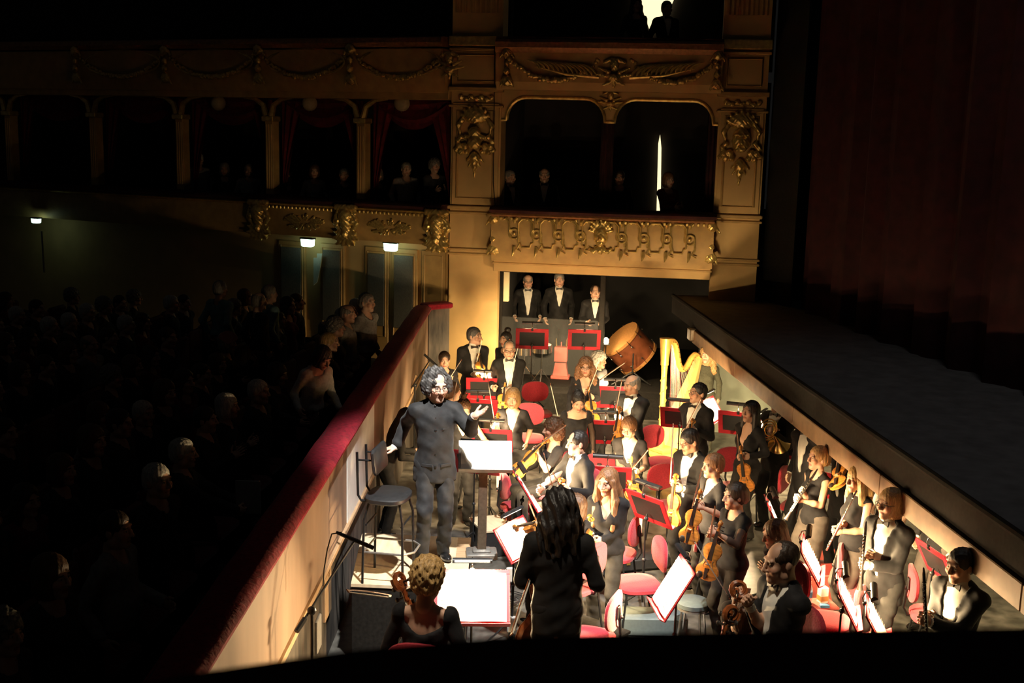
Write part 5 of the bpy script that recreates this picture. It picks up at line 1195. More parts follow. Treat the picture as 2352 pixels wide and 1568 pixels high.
b = MB(); wbox(b, uE, -.02, zl_ - .35, zl_ - .25, 0, 2.5); struct('floor_left_boxes', b, 'box_dark', matrix=ML, label='floor of the left boxes')
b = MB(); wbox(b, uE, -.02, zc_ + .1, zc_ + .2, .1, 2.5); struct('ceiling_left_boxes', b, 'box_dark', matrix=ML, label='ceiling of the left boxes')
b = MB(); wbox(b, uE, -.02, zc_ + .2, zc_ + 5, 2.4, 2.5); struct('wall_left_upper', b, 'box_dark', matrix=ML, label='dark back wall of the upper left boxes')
# ground floor wall of the left side with doors and signs
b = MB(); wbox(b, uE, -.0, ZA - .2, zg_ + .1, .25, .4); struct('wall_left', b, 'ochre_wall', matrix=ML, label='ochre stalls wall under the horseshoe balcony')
for i, (xa, xb) in enumerate(((968, 1022), (898, 958), (838, 892), (640, 700), (735, 790))):
    u0_, u1_ = oL(xa, 620, .2)[0], oL(xb, 620, .2)[0]; o = empty('door_%d' % (i + 3), matrix=ML, kind='structure', label='stalls door leaf in the dark left wall')
    zd1 = zg_ - .1; b = MB(); wbox(b, u0_, u1_, ZA, zd1, .2, .26, .01); b.build('door_leaf', 'ochre_trim', o, smooth=False)
    panel_frame(o, u0_ + .06, u1_ - .06, ZA + .3, zd1 - .08, .2, .015)
    if i: b = MB(); wbox(b, u0_ + .08, u1_ - .08, ZA + .5, zd1 - .12, .17, .19); b.build('lace_pane', 'lace', o, smooth=False)
P_ = [oL(x, y, .1) for x, y in ((720, 655), (728, 648), (736, 610), (740, 582), (728, 582), (728, 592), (720, 592))]
b = MB(); b.prism([(p[0], p[1]) for p in P_], -.12, -.1, M=frame((0, 0, 0), (1, 0, 0), (0, 0, 1), (0, -1, 0))); b.build('lace_curtain', 'lace_lit', matrix=ML, label='pale pleated curtain strip under the left exit sign', cat='curtain')
for i, (x, y, w, hh) in enumerate(((704, 558, .26, .14), (895, 568, .26, .14), (84, 507, .2, .09))):
    u, z = oL(x, y, -.1 if i < 2 else -.4); YS = 0 if i < 2 else -.35; o = empty('exit_sign', matrix=ML, label=('glowing white green exit sign above the pale curtain strip', 'glowing white green exit sign nearest the ochre pillar', 'small distant glowing exit sign at the far left')[i], cat='sign', group='lit exit signs')
    b = MB(); b.prism([(u - w / 2, z + hh / 2), (u - w / 2 + .01, z - hh * .35), (u - w / 2 + .04, z - hh / 2), (u + w / 2 - .04, z - hh / 2), (u + w / 2 - .01, z - hh * .35), (u + w / 2, z + hh / 2)], .02 - YS, .1 - YS, M=frame((0, 0, 0), (1, 0, 0), (0, 0, 1), (0, -1, 0))); b.build('diffuser', 'exit_glow', o, smooth=False)
    b = MB(); wbox(b, u - w / 2 - .01, u + w / 2 + .01, z + hh / 2, z + hh / 2 + .03, -.12 + YS, YS); b.build('housing', 'black_plastic', o, smooth=False)
u, z = oL(99, 570, -.4); b = MB(); b.tube([(u, -.4, z - .5), (u - .02, -.4, z + .35)], .02, 6); b.build('handrail_pole', 'steel_grey', matrix=ML, label='thin pale pole under the distant exit sign', cat='pole')
# own box rail near the camera
zr = aty(1700, 1450, 1.15)[2]; edge = [atz(x, y, zr) for x, y in ((-300, 1720), (100, 1620), (440, 1546), (800, 1494), (1150, 1463), (1700, 1450), (2350, 1442), (2800, 1440))]
rr_ = empty('box_rail', label='dark padded rail of the near box crossing the foreground', cat='railing', matrix=np.eye(4))
V = []; pr = [(0, 0), (.01, -.02), (.0, -.05), (-.14, -.05), (-.15, -.02), (-.13, 0)]; n = len(pr)
for e in edge: V += [(e[0], e[1] + p[0] * 1.0, e[2] + p[1]) for p in pr]
b = MB(); b.add(V, [(i * n + k, i * n + (k + 1) % n, (i + 1) * n + (k + 1) % n, (i + 1) * n + k) for i in range(len(edge) - 1) for k in range(n)] + [tuple(range(n)), tuple((len(edge) - 1) * n + k for k in range(n))]); b.build('padded_top', 'dark_velvet', rr_)
V = []; pr = [(-.02, -.05), (-.02, -.9), (-.1, -.9), (-.1, -.05)]; n = 4
for e in edge: V += [(e[0], e[1] + p[0], e[2] + p[1]) for p in pr]
b = MB(); b.add(V, [(i * n + k, i * n + (k + 1) % n, (i + 1) * n + (k + 1) % n, (i + 1) * n + k) for i in range(len(edge) - 1) for k in range(n)]); b.build('front_panel', 'ochre_trim', rr_)
# podium
ZP = .76
po = empty('podium', matrix=np.eye(4), label='pale wooden conductor podium with worn boards', cat='podium')
c = [atz(x, y, ZP) for x, y in ((806, 1340), (832, 1224), (1082, 1236), (1072, 1352))]
def quad(mb, q, z0, z1):
    V = [(p[0], p[1], z1) for p in q] + [(p[0], p[1], z0) for p in q]
    mb.add(V, [(0, 3, 2, 1)[::-1][::-1], (4, 5, 6, 7)] + [(i, i + 4, (i + 1) % 4 + 4, (i + 1) % 4) for i in range(4)]); return mb
lerp = lambda a, b_, t: a + (b_ - a) * t
for i, (t0, t1) in enumerate(((0, .27), (.275, .58), (.585, 1.0))):
    q = [lerp(c[0], c[1], t0), lerp(c[0], c[1], t1), lerp(c[3], c[2], t1), lerp(c[3], c[2], t0)]; b = MB(); quad(b, q, ZP - .03, ZP + .002 * i); b.build('board', 'podium_wood', po, smooth=False)
cm = sum(c) / 4; q = [cm + (p - cm) * .985 for p in c]; b = MB(); quad(b, q, 0, ZP - .03); b.build('base_box', 'frame_black', po, smooth=False)
q = [atz(x, y, ZP + .004) for x, y in ((1046, 1284), (1052, 1236), (1082, 1236), (1078, 1284))]; b = MB(); quad(b, q, ZP, ZP + .012); b.build('desk_shadow_strip', 'pine', po, smooth=False)  # darker strip: cast shadow of the conductor's desk put in as colour
# ---------------------------------------------------------------- conductor's place
w = atz(893, 1135, ZP + .8); co = empty('high_stool', (w[0], w[1], ZP), math.radians(80), 'black high stool with footrest and backrest behind the conductor', 'stool')
b = MB(); n = 24; O = [(.24 * np.sign(math.cos(a)) * abs(math.cos(a)) ** .7, .2 * np.sign(math.sin(a)) * abs(math.sin(a)) ** .7) for a in np.linspace(0, 2 * math.pi, n, endpoint=False)]
b.prism(O, .76, .82, bev=.08); b.build('seat', 'black_plastic', co)
for sx in (-1, 1):
    for sy in (-1, 1): b = MB(); b.tube([(sx * .15, sy * .14, .77), (sx * .19, sy * .18, .6), (sx * .2, sy * .19, 0)], .0125, 8); b.build('leg', 'black_metal', co)
    b = MB(); b.tube([(sx * .14, .0, .765), (sx * .14, .22, .77), (sx * .14, .25, .82), (sx * .14, .26, 1.22)], .0125, 8); b.build('back_post', 'black_metal', co)
    b = MB(); b.tube([(sx * .14, .26, 1.15), (sx * .14, .11, 1.15)], .009, 6); b.build('back_bar', 'black_metal', co)
b = MB(); b.tube([(-.195, -.185, .3), (-.1, -.27, .3), (.1, -.27, .3), (.195, -.185, .3), (.195, .185, .3), (-.195, .185, .3)], .011, 8, closed=True); b.build('footrest', 'steel_grey', co)
for yy in (-.165, .165): b = MB(); b.tube([(-.17, yy, .55), (.17, yy, .55)], .009, 6); b.build('crossbar', 'black_metal', co)
b = MB(); V = []; n = 10
for (th, zz) in ((0, -.12), (0, .12)):
    pass
b.prism([(-.2, -.09), (-.17, -.12), (.17, -.12), (.2, -.09), (.2, .09), (.17, .12), (-.17, .12), (-.2, .09)], -.02, .02, M=frame((0, .09, 1.14), (1, 0, 0), (0, .12, .99), (0, -.99, .12)), bev=.06); b.build('backrest', 'black_plastic', co)
# conductor's desk
w = atz(1106, 1278, ZP); d0 = empty('conductor_stand', (w[0], w[1], ZP - .0), math.radians(4), 'grey conductor stand on a thick post with white score', 'music stand')
hz = atz(1117, 1100, ZP + 1.02)
b = MB(); b.box((0, 0, .03), (.3, .24, .06), bev=.01); b.build('base_plate', 'steel_grey', d0); b = MB(); b.box((0, 0, .07), (.18, .13, .03), bev=.01); b.build('collar', 'steel_grey', d0)
b = MB(); b.box((0, 0, .5), (.085, .05, .92), bev=.006); b.build('post', 'bronze_post', d0)
Md = np.array(Matrix.Translation((0.02, .05, 1.0)) @ Matrix.Rotation(math.radians(-2), 4, 'Z') @ Matrix.Rotation(math.radians(-48), 4, 'X'))
b = MB(); b.box((0, 0, 0), (.52, .02, .36), M=Md, bev=.004); b.box((0, -.03, -.18), (.52, .06, .014), M=Md, bev=.003); b.build('desk', 'grey_box', d0)
b = MB(); b.tube([(.02, .05, .96), (0, .0, .9)], .03, 8); b.ball((-.12, .03, .9), .022); b.build('tilt_joint', 'black_metal', d0)
Ms = np.array(Matrix.Translation((w[0], w[1], ZP)) @ Matrix.Rotation(math.radians(4), 4, 'Z')) @ Md
so = empty('conductor_score', matrix=Ms, label='large open white score on the conductor stand', cat='sheet music')
for sx in (-1, 1): b = MB(); b.box((sx * .12, -.018, .0), (.236, .012, .31), bev=.002); b.build('page', 'paper', so)
# bar lamp above the front desk is part of that stand; microphones
def mic_stand(label, base, floor, pole_h, tip, tail, Ytip=None, Ytail=None, cablepts=None, lab2=None):
    o = empty('microphone_stand', (base[0], base[1], floor), 0, label, 'microphone stand'); rel = lambda p: (p[0] - base[0], p[1] - base[1], p[2] - floor)
    b = MB(); b.tube([(0, 0, .02), (0, 0, pole_h)], .013, 8); b.build('pole', 'black_metal', o)
    for k in range(3): t = k * 2.094 + .3; b = MB(); b.tube([(0, 0, .14), (.28 * math.cos(t), .28 * math.sin(t), .012)], .01, 6); b.build('leg', 'black_metal', o)
    a, c_ = A(rel(tip)), A(rel(tail)); b = MB(); b.tube([c_, a], .009, 8); b.build('boom', 'black_metal', o)
    b = MB(); b.ball((0, 0, pole_h), .035); b.build('clamp', 'black_plastic', o)
    d = unit(a - c_); b = MB(); b.tube([c_ - d * .0, c_ - d * .12], .02, 8); b.build('counterweight', 'black_metal', o)
    return o, o.location
def at_pt(px, py, Y): return aty(px, py, Y)
# near-left microphone boom by the rail
Yb = 8.2; bs = aty(716, 1402, Yb) * A((1, 1, 0))
tip = aty(815, 1240, Yb + .55); o, _ = mic_stand('tall black microphone boom beside the pit wall', bs, 0.0, aty(716, 1402, Yb)[2], tip, aty(700, 1420, Yb - .05))
mo = MB(); d = unit(A((.9, .1, -.42))); mo.tube([tip - d * .16, tip - d * .05, tip + d * .16], [.012, .017, .017], 10); mo.build('microphone', 'black_metal', label='slim black microphone on the tall boom beside the rail', cat='microphone')
cp = [aty(x, y, Yb + .45) for x, y in ((785, 1222), (762, 1226), (752, 1260), (744, 1310), (742, 1345))]; b = MB(); b.tube(cp, .006, 6); b.build('cable', 'black_plastic', label='black microphone cable drooping beside the tall boom', cat='cable')
bs = atz(950, 1060, 0.0); bs = aty(952, 1010, 17.6); Y2 = 17.2
top = aty(953, 885, Y2); bp_ = A((top[0], top[1], 0)); tip = aty(988, 826, Y2 - .1)
o, _ = mic_stand('slim microphone stand at the far left of the pit', bp_, 0.0, top[2], tip, aty(935, 905, Y2))
mo = MB(); d = unit(A((.7, -.1, -.6))); mo.tube([tip - d * .12, tip + d * .14], .018, 8); mo.build('microphone', 'black_metal', label='grey microphone on the slim far left stand', cat='microphone')
b = MB(); b.tube([aty(933, 935, Y2), aty(957, 862, Y2)], .02, 6); b.build('wooden_pole', 'pine', label='pale wooden pole leaning near the far left microphone', cat='pole')
# ---------------------------------------------------------------- harp
def harp():
    foot = atz(1516, 1056, 0.0); o = empty('harp', (foot[0], foot[1], 0), math.radians(36), 'golden concert harp with spiral column standing among the violins', 'harp')
    top = aty(1515, 776, foot[1]); Hh = top[2]; k = Hh / 1.85
    b = MB(); b.lathe([(.05 * k, .17 * k), (.058 * k, .25 * k), (.042 * k, .32 * k), (.042 * k, 1.3 * k), (.05 * k, 1.42 * k), (.05 * k, 1.45 * k)], 14); b.build('column', 'harp_gold', o)
    b = MB(); b.lathe([(.048 * k, 1.44 * k), (.062 * k, 1.45 * k), (.06 * k, 1.5 * k), (.085 * k, 1.82 * k), (.09 * k, 1.85 * k), (.03 * k, 1.855 * k)], 14); b.build('crown', 'harp_gold', o)
    b = MB(); b.tube([(.047 * k * math.cos(t * 2.4), .047 * k * math.sin(t * 2.4), (.35 + .075 * t) * k) for t in np.linspace(0, 12.5, 90)], .007, 5); b.build('spiral_carving', 'harp_gold', o)
    nk = [(.03, 1.77), (.1, 1.81), (.17, 1.76), (.21, 1.6), (.25, 1.42), (.32, 1.33), (.4, 1.37), (.47, 1.5), (.54, 1.56), (.6, 1.5)]
    b = MB(); P_ = A([(x * k * 1.15, 0, z * k) for x, z in nk]); 
    from_, K = P_, 40; t = np.linspace(0, len(P_) - 1, K); C = np.stack([np.interp(t, np.arange(len(P_)), P_[:, i]) for i in range(3)], 1)
    for _ in range(3): C[1:-1] = (C[:-2] + C[1:-1] * 2 + C[2:]) / 4
    b.tube(C, np.linspace(.05, .042, K) * k, 8); b.build('neck', 'harp_gold', o)
    for i in range(4, K - 4, 2): q = MB(); q.tube([C[i] + A((0, -.05 * k, -.01)), C[i] + A((0, -.065 * k, -.01))], .007, 6); q.build('tuning_pin', 'brass', o)
    b = MB(); s0, s1 = A((.69, 0, 1.5)) * k, A((.14, 0, .2)) * k; V = []; F = []
    for j, (t_, ww, dd) in enumerate(((0, .06, .06), (.3, .11, .1), (.65, .19, .15), (1, .26, .19))):
        c_ = s0 + (s1 - s0) * t_; nrm = unit(A((1.3, 0, -.48))); V += [c_ + A((0, -ww * k, 0)), c_ + A((0, ww * k, 0)), c_ + A((0, ww * .7 * k, 0)) + nrm * dd * k, c_ + A((0, -ww * .7 * k, 0)) + nrm * dd * k]
    for j in range(3): F += [(j * 4 + a, j * 4 + (a + 1) % 4, j * 4 + 4 + (a + 1) % 4, j * 4 + 4 + a) for a in range(4)]
    b.add(V, F + [(3, 2, 1, 0), (12, 13, 14, 15)]); b.build('soundbox', 'harp_maple', o, smooth=False)
    b = MB(); b.prism([(-.14, -.2), (.12, -.27), (.38, -.22), (.42, 0), (.38, .22), (.12, .27), (-.14, .2), (-.18, 0)], .05 * k, .13 * k, bev=.05); b.prism([(-.1, -.15), (.3, -.18), (.34, .18), (-.1, .15)], .12 * k, .2 * k, bev=.1); b.build('pedestal', 'harp_gold', o)
    for (x, y) in ((-.12, -.18), (.36, -.2), (.36, .2), (-.12, .18)): b = MB(); b.ball((x, y, .03), (.04, .04, .035)); b.build('foot', 'harp_gold', o)
    for i in range(30):
        f = i / 29; ci = C[int(4 + f * (K - 9))]; sp = s1 + (s0 - s1) * (.06 + .9 * f); 
        b = MB(); b.tube([ci, A((ci[0] * .75 + sp[0] * .25 if False else sp[0], 0, sp[2]))], .0022, 4); b.build('string', 'string_red' if i % 7 == 0 else 'string_wire', o)
    return o
harp()
# ---------------------------------------------------------------- percussion in the alcove
def bass_drum():
    Yd = 21.3; c = aty(1446, 800, Yd); o = empty('bass_drum', (c[0], c[1], ZF), 0, 'large dark wooden bass drum tilted on its stand', 'drum')
    zc = c[2] - ZF; ax = unit(A((-.68, -.16, .7))); e1 = unit(np.cross(ax, (0, 0, 1))); e2 = np.cross(ax, e1)
    M = frame((0, 0, zc), e1, e2, ax); R = .385
    b = MB(); b.lathe([(R, -.25), (R, .25)], 32, M=M); b.build('shell', 'drum_wood', o)
    for zz, nm in ((.255, 'front_head'), (-.255, 'rear_head')):
        b = MB(); b.lathe([(R * .97, zz - .004), (R * .97, zz + .004)], 32, M=M); b.build(nm, 'drum_skin', o)
        b = MB(); b.lathe([(R + .004, zz - .03), (R + .022, zz - .03), (R + .022, zz + .02), (R - .01, zz + .02)], 32, M=M); b.build('hoop', 'drum_hoop', o)
    for k in range(10):
        t = 2 * math.pi * k / 10; x, y = (R + .03) * math.cos(t), (R + .03) * math.sin(t)
        for s_ in (-1, 1): b = MB(); b.tube([(x, y, s_ * .12), (x, y, s_ * .29)], .006, 5, M=M); b.ball((x, y, s_ * .14), .018, M=M, seg=7, rings=5); b.build('tension_rod', 'chrome', o)
    b = MB(); b.tube([(0.02, -.48, zc), (0.02, -.48, zc - .3), (.02, -.42, .02)], .016, 8); b.build('stand_post', 'chrome', o); b = MB(); b.tube([(0.02, .48, zc), (.02, .46, .02)], .016, 8); b.build('stand_post', 'chrome', o)
    for sx in (-1, 1): b = MB(); b.tube([(sx * .35, -.5, .015), (.02, -.46, .25), (-sx * .0, .46, .02)], .013, 6); b.build('stand_leg', 'black_metal', o)
bass_drum()
def snare(label, px, py, Y, r=.17):
    c = aty(px, py, Y); o = empty('snare_drum', (c[0], c[1], ZF), 0, label, 'drum'); z = c[2] - ZF
    b = MB(); b.lathe([(r, -.07), (r, .07)], 20, M=TR((0, 0, z))); b.build('shell', 'chrome', o); b = MB(); b.lathe([(r * .97, .07), (r * .97, .076)], 20, M=TR((0, 0, z))); b.build('drum_head', 'paper', o)
    for k in range(8): t = k * math.pi / 4; b = MB(); b.tube([((r + .012) * math.cos(t), (r + .012) * math.sin(t), z - .06), ((r + .012) * math.cos(t), (r + .012) * math.sin(t), z + .07)], .005, 5); b.build('lug', 'chrome', o)
    b = MB(); b.tube([(0, 0, z - .07), (0, 0, .15)], .014, 8); b.build('post', 'chrome', o)
    for k in range(3): t = k * 2.09 + .4; b = MB(); b.tube([(0, 0, .32), (.24 * math.cos(t), .24 * math.sin(t), .01)], .012, 6); b.build('leg', 'chrome', o)
snare('chrome snare drum on a tripod behind the plexiglass screen', 1245, 800, 20.55)
snare('smaller chrome drum half hidden behind the bald violinist', 1205, 806, 20.9, .12)
c = atz(1287, 868, ZF); o = empty('red_wooden_block', (c[0], c[1], .0), math.radians(-9), 'red wooden box on a tapered pedestal in front of the alcove', 'percussion'); zz = c[2]; h2 = aty(1287, 796, c[1])[2]; zz = ZF + .06
b = MB(); b.prism([(-.14, 0), (.14, 0), (.1, (h2 - zz) * .45), (-.1, (h2 - zz) * .45)], -.08, .08, M=frame((0, 0, zz), (1, 0, 0), (0, 0, 1), (0, -1, 0))); b.build('pedestal', 'red_wood', o, smooth=False)
b = MB(); b.box((0, 0, zz - .03), (.34, .26, .06), bev=.01); b.build('foot', 'red_wood', o, smooth=False)
b = MB(); b.box((0, 0, zz + (h2 - zz) * .75), (.24, .18, (h2 - zz) * .52), bev=.008); b.build('box', 'red_wood', o, smooth=False)
for sx in (-1, 0, 1): b = MB(); b.tube([(sx * .09, 0, h2), (sx * .1, 0, h2 + (.16 if sx else .09))], [.018, .004] if sx else [.01, .01], 6); b.build('prong', 'brass' if sx else 'red_wood', o)
# small candle like lamp on the right stand of the alcove
c = aty(1392, 783, 20.9); o = empty('desk_lamp', (c[0], c[1], c[2]), 0, 'small bright glass lamp glowing beside the alcove post', 'lamp')
b = MB(); b.lathe([(.02, -.05), (.045, -.03), (.05, .03), (.02, .06)], 12); b.build('globe', 'lamp_glow', o); b = MB(); b.box((0, 0, -.06), (.14, .1, .02), bev=.005); b.tube([(0, 0, -.06), (0, 0, -c[2] + ZF)], .012, 6); b.build('base', 'black_metal', o)
l = bpy.data.lights.new('lamp_light', 'POINT'); l.energy = 8; l.color = (1, .75, .42); l.shadow_soft_size = .05; q = bpy.data.objects.new('lamp_light', l); COL.objects.link(q); q.parent = o; q.location = (0, -.1, .05)
# ---------------------------------------------------------------- music stands
music_stand('wide music stand facing the two cellists', 1084, 1372, 2, z=1.0, tilt=46, w=.64, h=.5, page=(.29, .43), bw=.04, lab_sheet='bright open score on the wide front stand', power=26, lab_lamp='black bar lamp over the wide front stand', shadefwd=.05)
music_stand('stand with glaring sheet beside the empty red chair', 1546, 1348, -84, z=1.0, tilt=60, w=.5, h=.5, page=(.235, .44), bw=.03, power=26)
music_stand('red edged music stand seen from behind beside smiling woman', 1490, 1168, 128, z=1.1, tilt=64)
music_stand('red edged music stand in front of the woman with bobbed hair', 1395, 1100, 172, z=1.08, tilt=66)
music_stand('red edged black music stand beside the dark haired woman', 1390, 992, 176, z=1.08, tilt=68)
music_stand('music stand with a bright lamp behind the curly haired violinist', 1412, 912, 178, z=1.05, tilt=70)
music_stand('small red music stand below the tall far violinist', 1112, 892, 178, z=1.05, tilt=70)
music_stand('wide red music stand behind the outstretched conductor hand', 1098, 942, 176, z=1.08, tilt=68)
music_stand('red music stand half hidden behind the spiky haired woman', 1128, 1012, 172, z=1.05, tilt=66)
music_stand('red music stand with papers right behind the conductor', 1092, 1062, 165, z=1.05, tilt=60)
music_stand('red music stand standing edge on right of the conductor stand', 1206, 1128, 100, z=1.05, tilt=60, power=26)
music_stand('tilted stand with white sheet left of the long haired cellist', 1188, 1238, 58, z=1.02, tilt=54, page=(.24, .32), bw=.03, power=26)
music_stand('dark music stand left of the woman with long black hair', 1696, 972, 160, z=1.08, tilt=68)
music_stand('music stand with a white sheet under the stage lip', 1762, 990, 60, z=1.02, tilt=50)
music_stand('big red edged black stand left of the sleeveless woman', 1832, 1030, 150, z=1.08, tilt=66)
music_stand('edge on red music stand beside the long haired woman', 1778, 1190, 84, z=1.08, tilt=64)
music_stand('edge on music stand above the water bottle', 1862, 1285, 74, z=1.05, tilt=60, power=22)
music_stand('edge on black music stand before the older flautist', 1944, 1378, 76, z=1.05, tilt=62, power=22)
music_stand('red music stand behind the blonde flute player', 1925, 1120, 140, z=1.05, tilt=66)
music_stand('red edged stand before the clarinettist at the right', 2150, 1292, 100, z=1.08, tilt=62)
music_stand('low music stand cut off by the near rail', 2012, 1432, 74, z=1.05, tilt=60)
music_stand('left red framed stand before the men in the alcove', 1222, 778, 178, z=1.12, floor=ZF, tilt=74, power=16)
music_stand('right red framed stand before the men in the alcove', 1342, 780, 178, z=1.12, floor=ZF, tilt=74, power=16)
music_stand('dark music stand between harp and raised chin violinist', 1562, 960, 165, z=1.05, tilt=60, power=36)
music_stand('music stand with a pale sheet right of the harp', 1636, 942, 60, z=1.0, tilt=56)
# ---------------------------------------------------------------- red chairs
for lab, x, y, z, f, fl in (('empty red chair far back behind the blonde woman', 1228, 897, .78, 10, 0), ('dark red chair just below the far one behind the blonde woman', 1216, 948, .78, -5, 0),
        ('red chair with its back between the harp and the bobbed woman', 1494, 1000, .78, 35, 0), ('red chair behind the violinist with a raised bow', 1516, 1092, .78, 30, 0), ('red chair left of the woman with long black hair', 1672, 1052, .78, 20, 0),
        ('red chair facing left behind the tall flute stand', 1795, 1098, .78, 60, 0), ('red chair tucked beside the smiling woman', 1466, 1214, .78, -112, 0), ('large empty red chair in the middle foreground', 1464, 1335, .49, -80, 0),
        ('red chair cut off by the near rail in the foreground', 1418, 1400, .78, -112, .0), ('red chair under the older flautist', 1968, 1385, .78, 60, 0),
        ('red chair behind the bald man in the foreground', 1838, 1345, .78, 75, 0), ('red chair below the blonde flute player', 1925, 1285, .78, 70, 0), ('red chair behind the violinist with sheer sleeves', 1600, 1225, .78, 70, 0),
        ('red chair behind the man with raised violin', 1388, 1090, .6, 160, 0), ('red chair low under the stage lip at the right', 2090, 1335, .78, 80, 0), ('red chair beside the man with the violin on his knee', 1196, 1140, .6, 110, 0)):
    chair(lab, x, y, z, f, fl)
# ---------------------------------------------------------------- boxes, bottle, stool and floor clutter
def crate(label, px, py, w, d, h, rz, m='red_wood', floor=0.0, zt=None):
    c = atz(px, py, floor + h); o = empty('wooden_crate', (c[0], c[1], floor), math.radians(rz), label, 'crate'); t = .025
    for nm, (cx_, cy_, sx, sy) in (('side', (0, -d / 2, w, t)), ('side', (0, d / 2, w, t)), ('end', (-w / 2, 0, t, d)), ('end', (w / 2, 0, t, d))): b = MB(); b.box((cx_, cy_, h / 2), (sx, sy, h), bev=.004); b.build(nm, m, o, smooth=False)
    b = MB(); b.box((0, 0, h * .5), (w, d, .02)); b.build('bottom', m, o, smooth=False); return o
crate('red wooden crate behind the sleeveless woman', 1905, 1208, .62, .3, .36, 8)
crate('red wooden crate beside the white sheet stand', 1882, 1308, .55, .34, .4, 8)
c = atz(1878, 1385, .42); o = empty('side_table', (c[0], c[1], 0), .15, 'small red side table holding the water bottle', 'table')
b = MB(); b.box((0, 0, .41), (.34, .26, .025), bev=.006); b.build('table_top', 'red_wood', o)
for sx in (-1, 1):
    for sy in (-1, 1): b = MB(); b.box((sx * .13, sy * .1, .2), (.025, .025, .4)); b.build('leg', 'black_metal', o)
bt = empty('water_bottle', (c[0] - .09, c[1], .4225), 0, 'clear plastic water bottle on the small red table', 'bottle')
b = MB(); b.lathe([(.032, 0), (.034, .01), (.034, .14), (.03, .16), (.014, .19), (.014, .2)], 14); b.build('bottle_body', 'water_plastic', bt); b = MB(); b.lathe([(.016, .2), (.016, .222)], 10); b.build('cap', 'paper', bt); b = MB(); b.lathe([(.035, .06), (.035, .12)], 14); b.build('paper_label', 'blue_plastic', bt)
cu = empty('carton', (c[0] + .05, c[1] + .02, .4225), .3, 'white and orange carton beside the water bottle', 'carton'); b = MB(); b.box((0, 0, .08), (.08, .08, .16), bev=.004); b.build('carton_body', 'paper', cu); b = MB(); b.box((0, 0, .05), (.082, .082, .05)); b.build('printed_band', 'orange_wood', cu)
b = MB(); b.box((c[0] + .04, c[1] - .1, .4375), (.09, .05, .03), bev=.004); b.build('small_box', 'blue_plastic', label='small blue box at the front of the red table', cat='box')
c = atz(1592, 1378, .45); o = empty('round_stool', (c[0], c[1], 0), 0, 'round blue grey stool beside the glaring white sheet', 'stool')
b = MB(); b.lathe([(.14, .39), (.165, .4), (.165, .44), (.14, .455)], 20); b.build('cushion', 'blue_grey_vinyl', o); b = MB(); b.lathe([(.16, .37), (.16, .395)], 20); b.build('rim', 'steel_grey', o)
for k in range(4): t = k * math.pi / 2 + .4; b = MB(); b.tube([(.12 * math.cos(t), .12 * math.sin(t), .38), (.17 * math.cos(t), .17 * math.sin(t), 0)], .012, 6); b.build('leg', 'chrome', o)
c = atz(1490, 1405, .2); b = MB(); b.box((c[0], c[1], .1), (.75, .3, .2), bev=.02); b.build('instrument_case', 'blue_grey_vinyl', label='grey green case lying under the large empty red chair', cat='case')
c = atz(1470, 1265, .2); o = empty('instrument_case', (c[0], c[1], 0), .3, 'black violin case on the floor behind the red chairs', 'case'); b = MB(); b.box((0, 0, .09), (.7, .28, .18), bev=.04); b.build('case_body', 'black_plastic', o)
for k in (-.2, .2): b = MB(); b.box((k, -.142, .12), (.05, .015, .04), bev=.003); b.build('latch', 'brass', o)
c = atz(1150, 1195, .35); o = empty('low_platform', (c[0], c[1], 0), .35, 'small dark platform with a pale top behind the conductor stand', 'platform'); b = MB(); b.box((0, 0, .16), (.6, .5, .3)); b.build('platform_base', 'black_plastic', o, smooth=False); b = MB(); b.box((0, 0, .32), (.62, .52, .03), bev=.005); b.build('platform_top', 'podium_wood', o, smooth=False)
c = atz(1160, 1345, .2); b = MB(); 
for k in range(9):
    rr = .08 + .014 * k; b.tube([(c[0] + rr * math.cos(t) * (1 + .15 * math.sin(k)), c[1] + .3 * math.sin(k) * .2 + rr * .8 * math.sin(t), .012 + .006 * k) for t in np.linspace(0, 6.28, 20)[:-1]], .006, 5, closed=True)
b.build('coiled_cable', 'black_plastic', label='coil of black cable on the floor beside the wide front stand', cat='cable')
for i, (x, y) in enumerate(((1172, 1325), (1175, 1440))):
    c = atz(x, y, .12); o = empty('power_strip', (c[0], c[1], 0), .1, ('white power box beside the wide front stand', 'white socket low behind the wide front stand')[i], 'socket'); b = MB(); b.box((0, 0, .15), (.09, .05, .16), bev=.01); b.build('casing', 'grey_box', o); b = MB(); b.box((0, -.02, .04), (.06, .04, .08), bev=.005); b.build('plug', 'black_plastic', o)
c = atz(1890, 1445, .1); b = MB(); b.box((c[0], c[1], .04), (.22, .06, .08), bev=.006); b.build('wooden_bar', 'orange_wood', label='short orange wooden bar on the floor near the rail', cat='block')
# loose dark cloth over the chair in front of the blonde woman
c = atz(1192, 1045, .85); V, F = sculpt([('e', (0, 0, 0), (.26, .14, .06), .04), ('e', (-.12, -.1, -.08), (.14, .1, .12), .05), ('e', (.14, -.1, -.06), (.12, .1, .1), .05), ('c', (0, 0, -.05), (0, 0, -.8), .09, .12, .04)], .016, lambda X, Y, Z: .008 * np.sin(40 * X) * np.sin(30 * Z)); link('folded_coat', mesh_from('coat', V, F, True), 'charcoal_cloth', None, TR(c), label='dark coat thrown over a chair below the blonde woman', cat='coat')
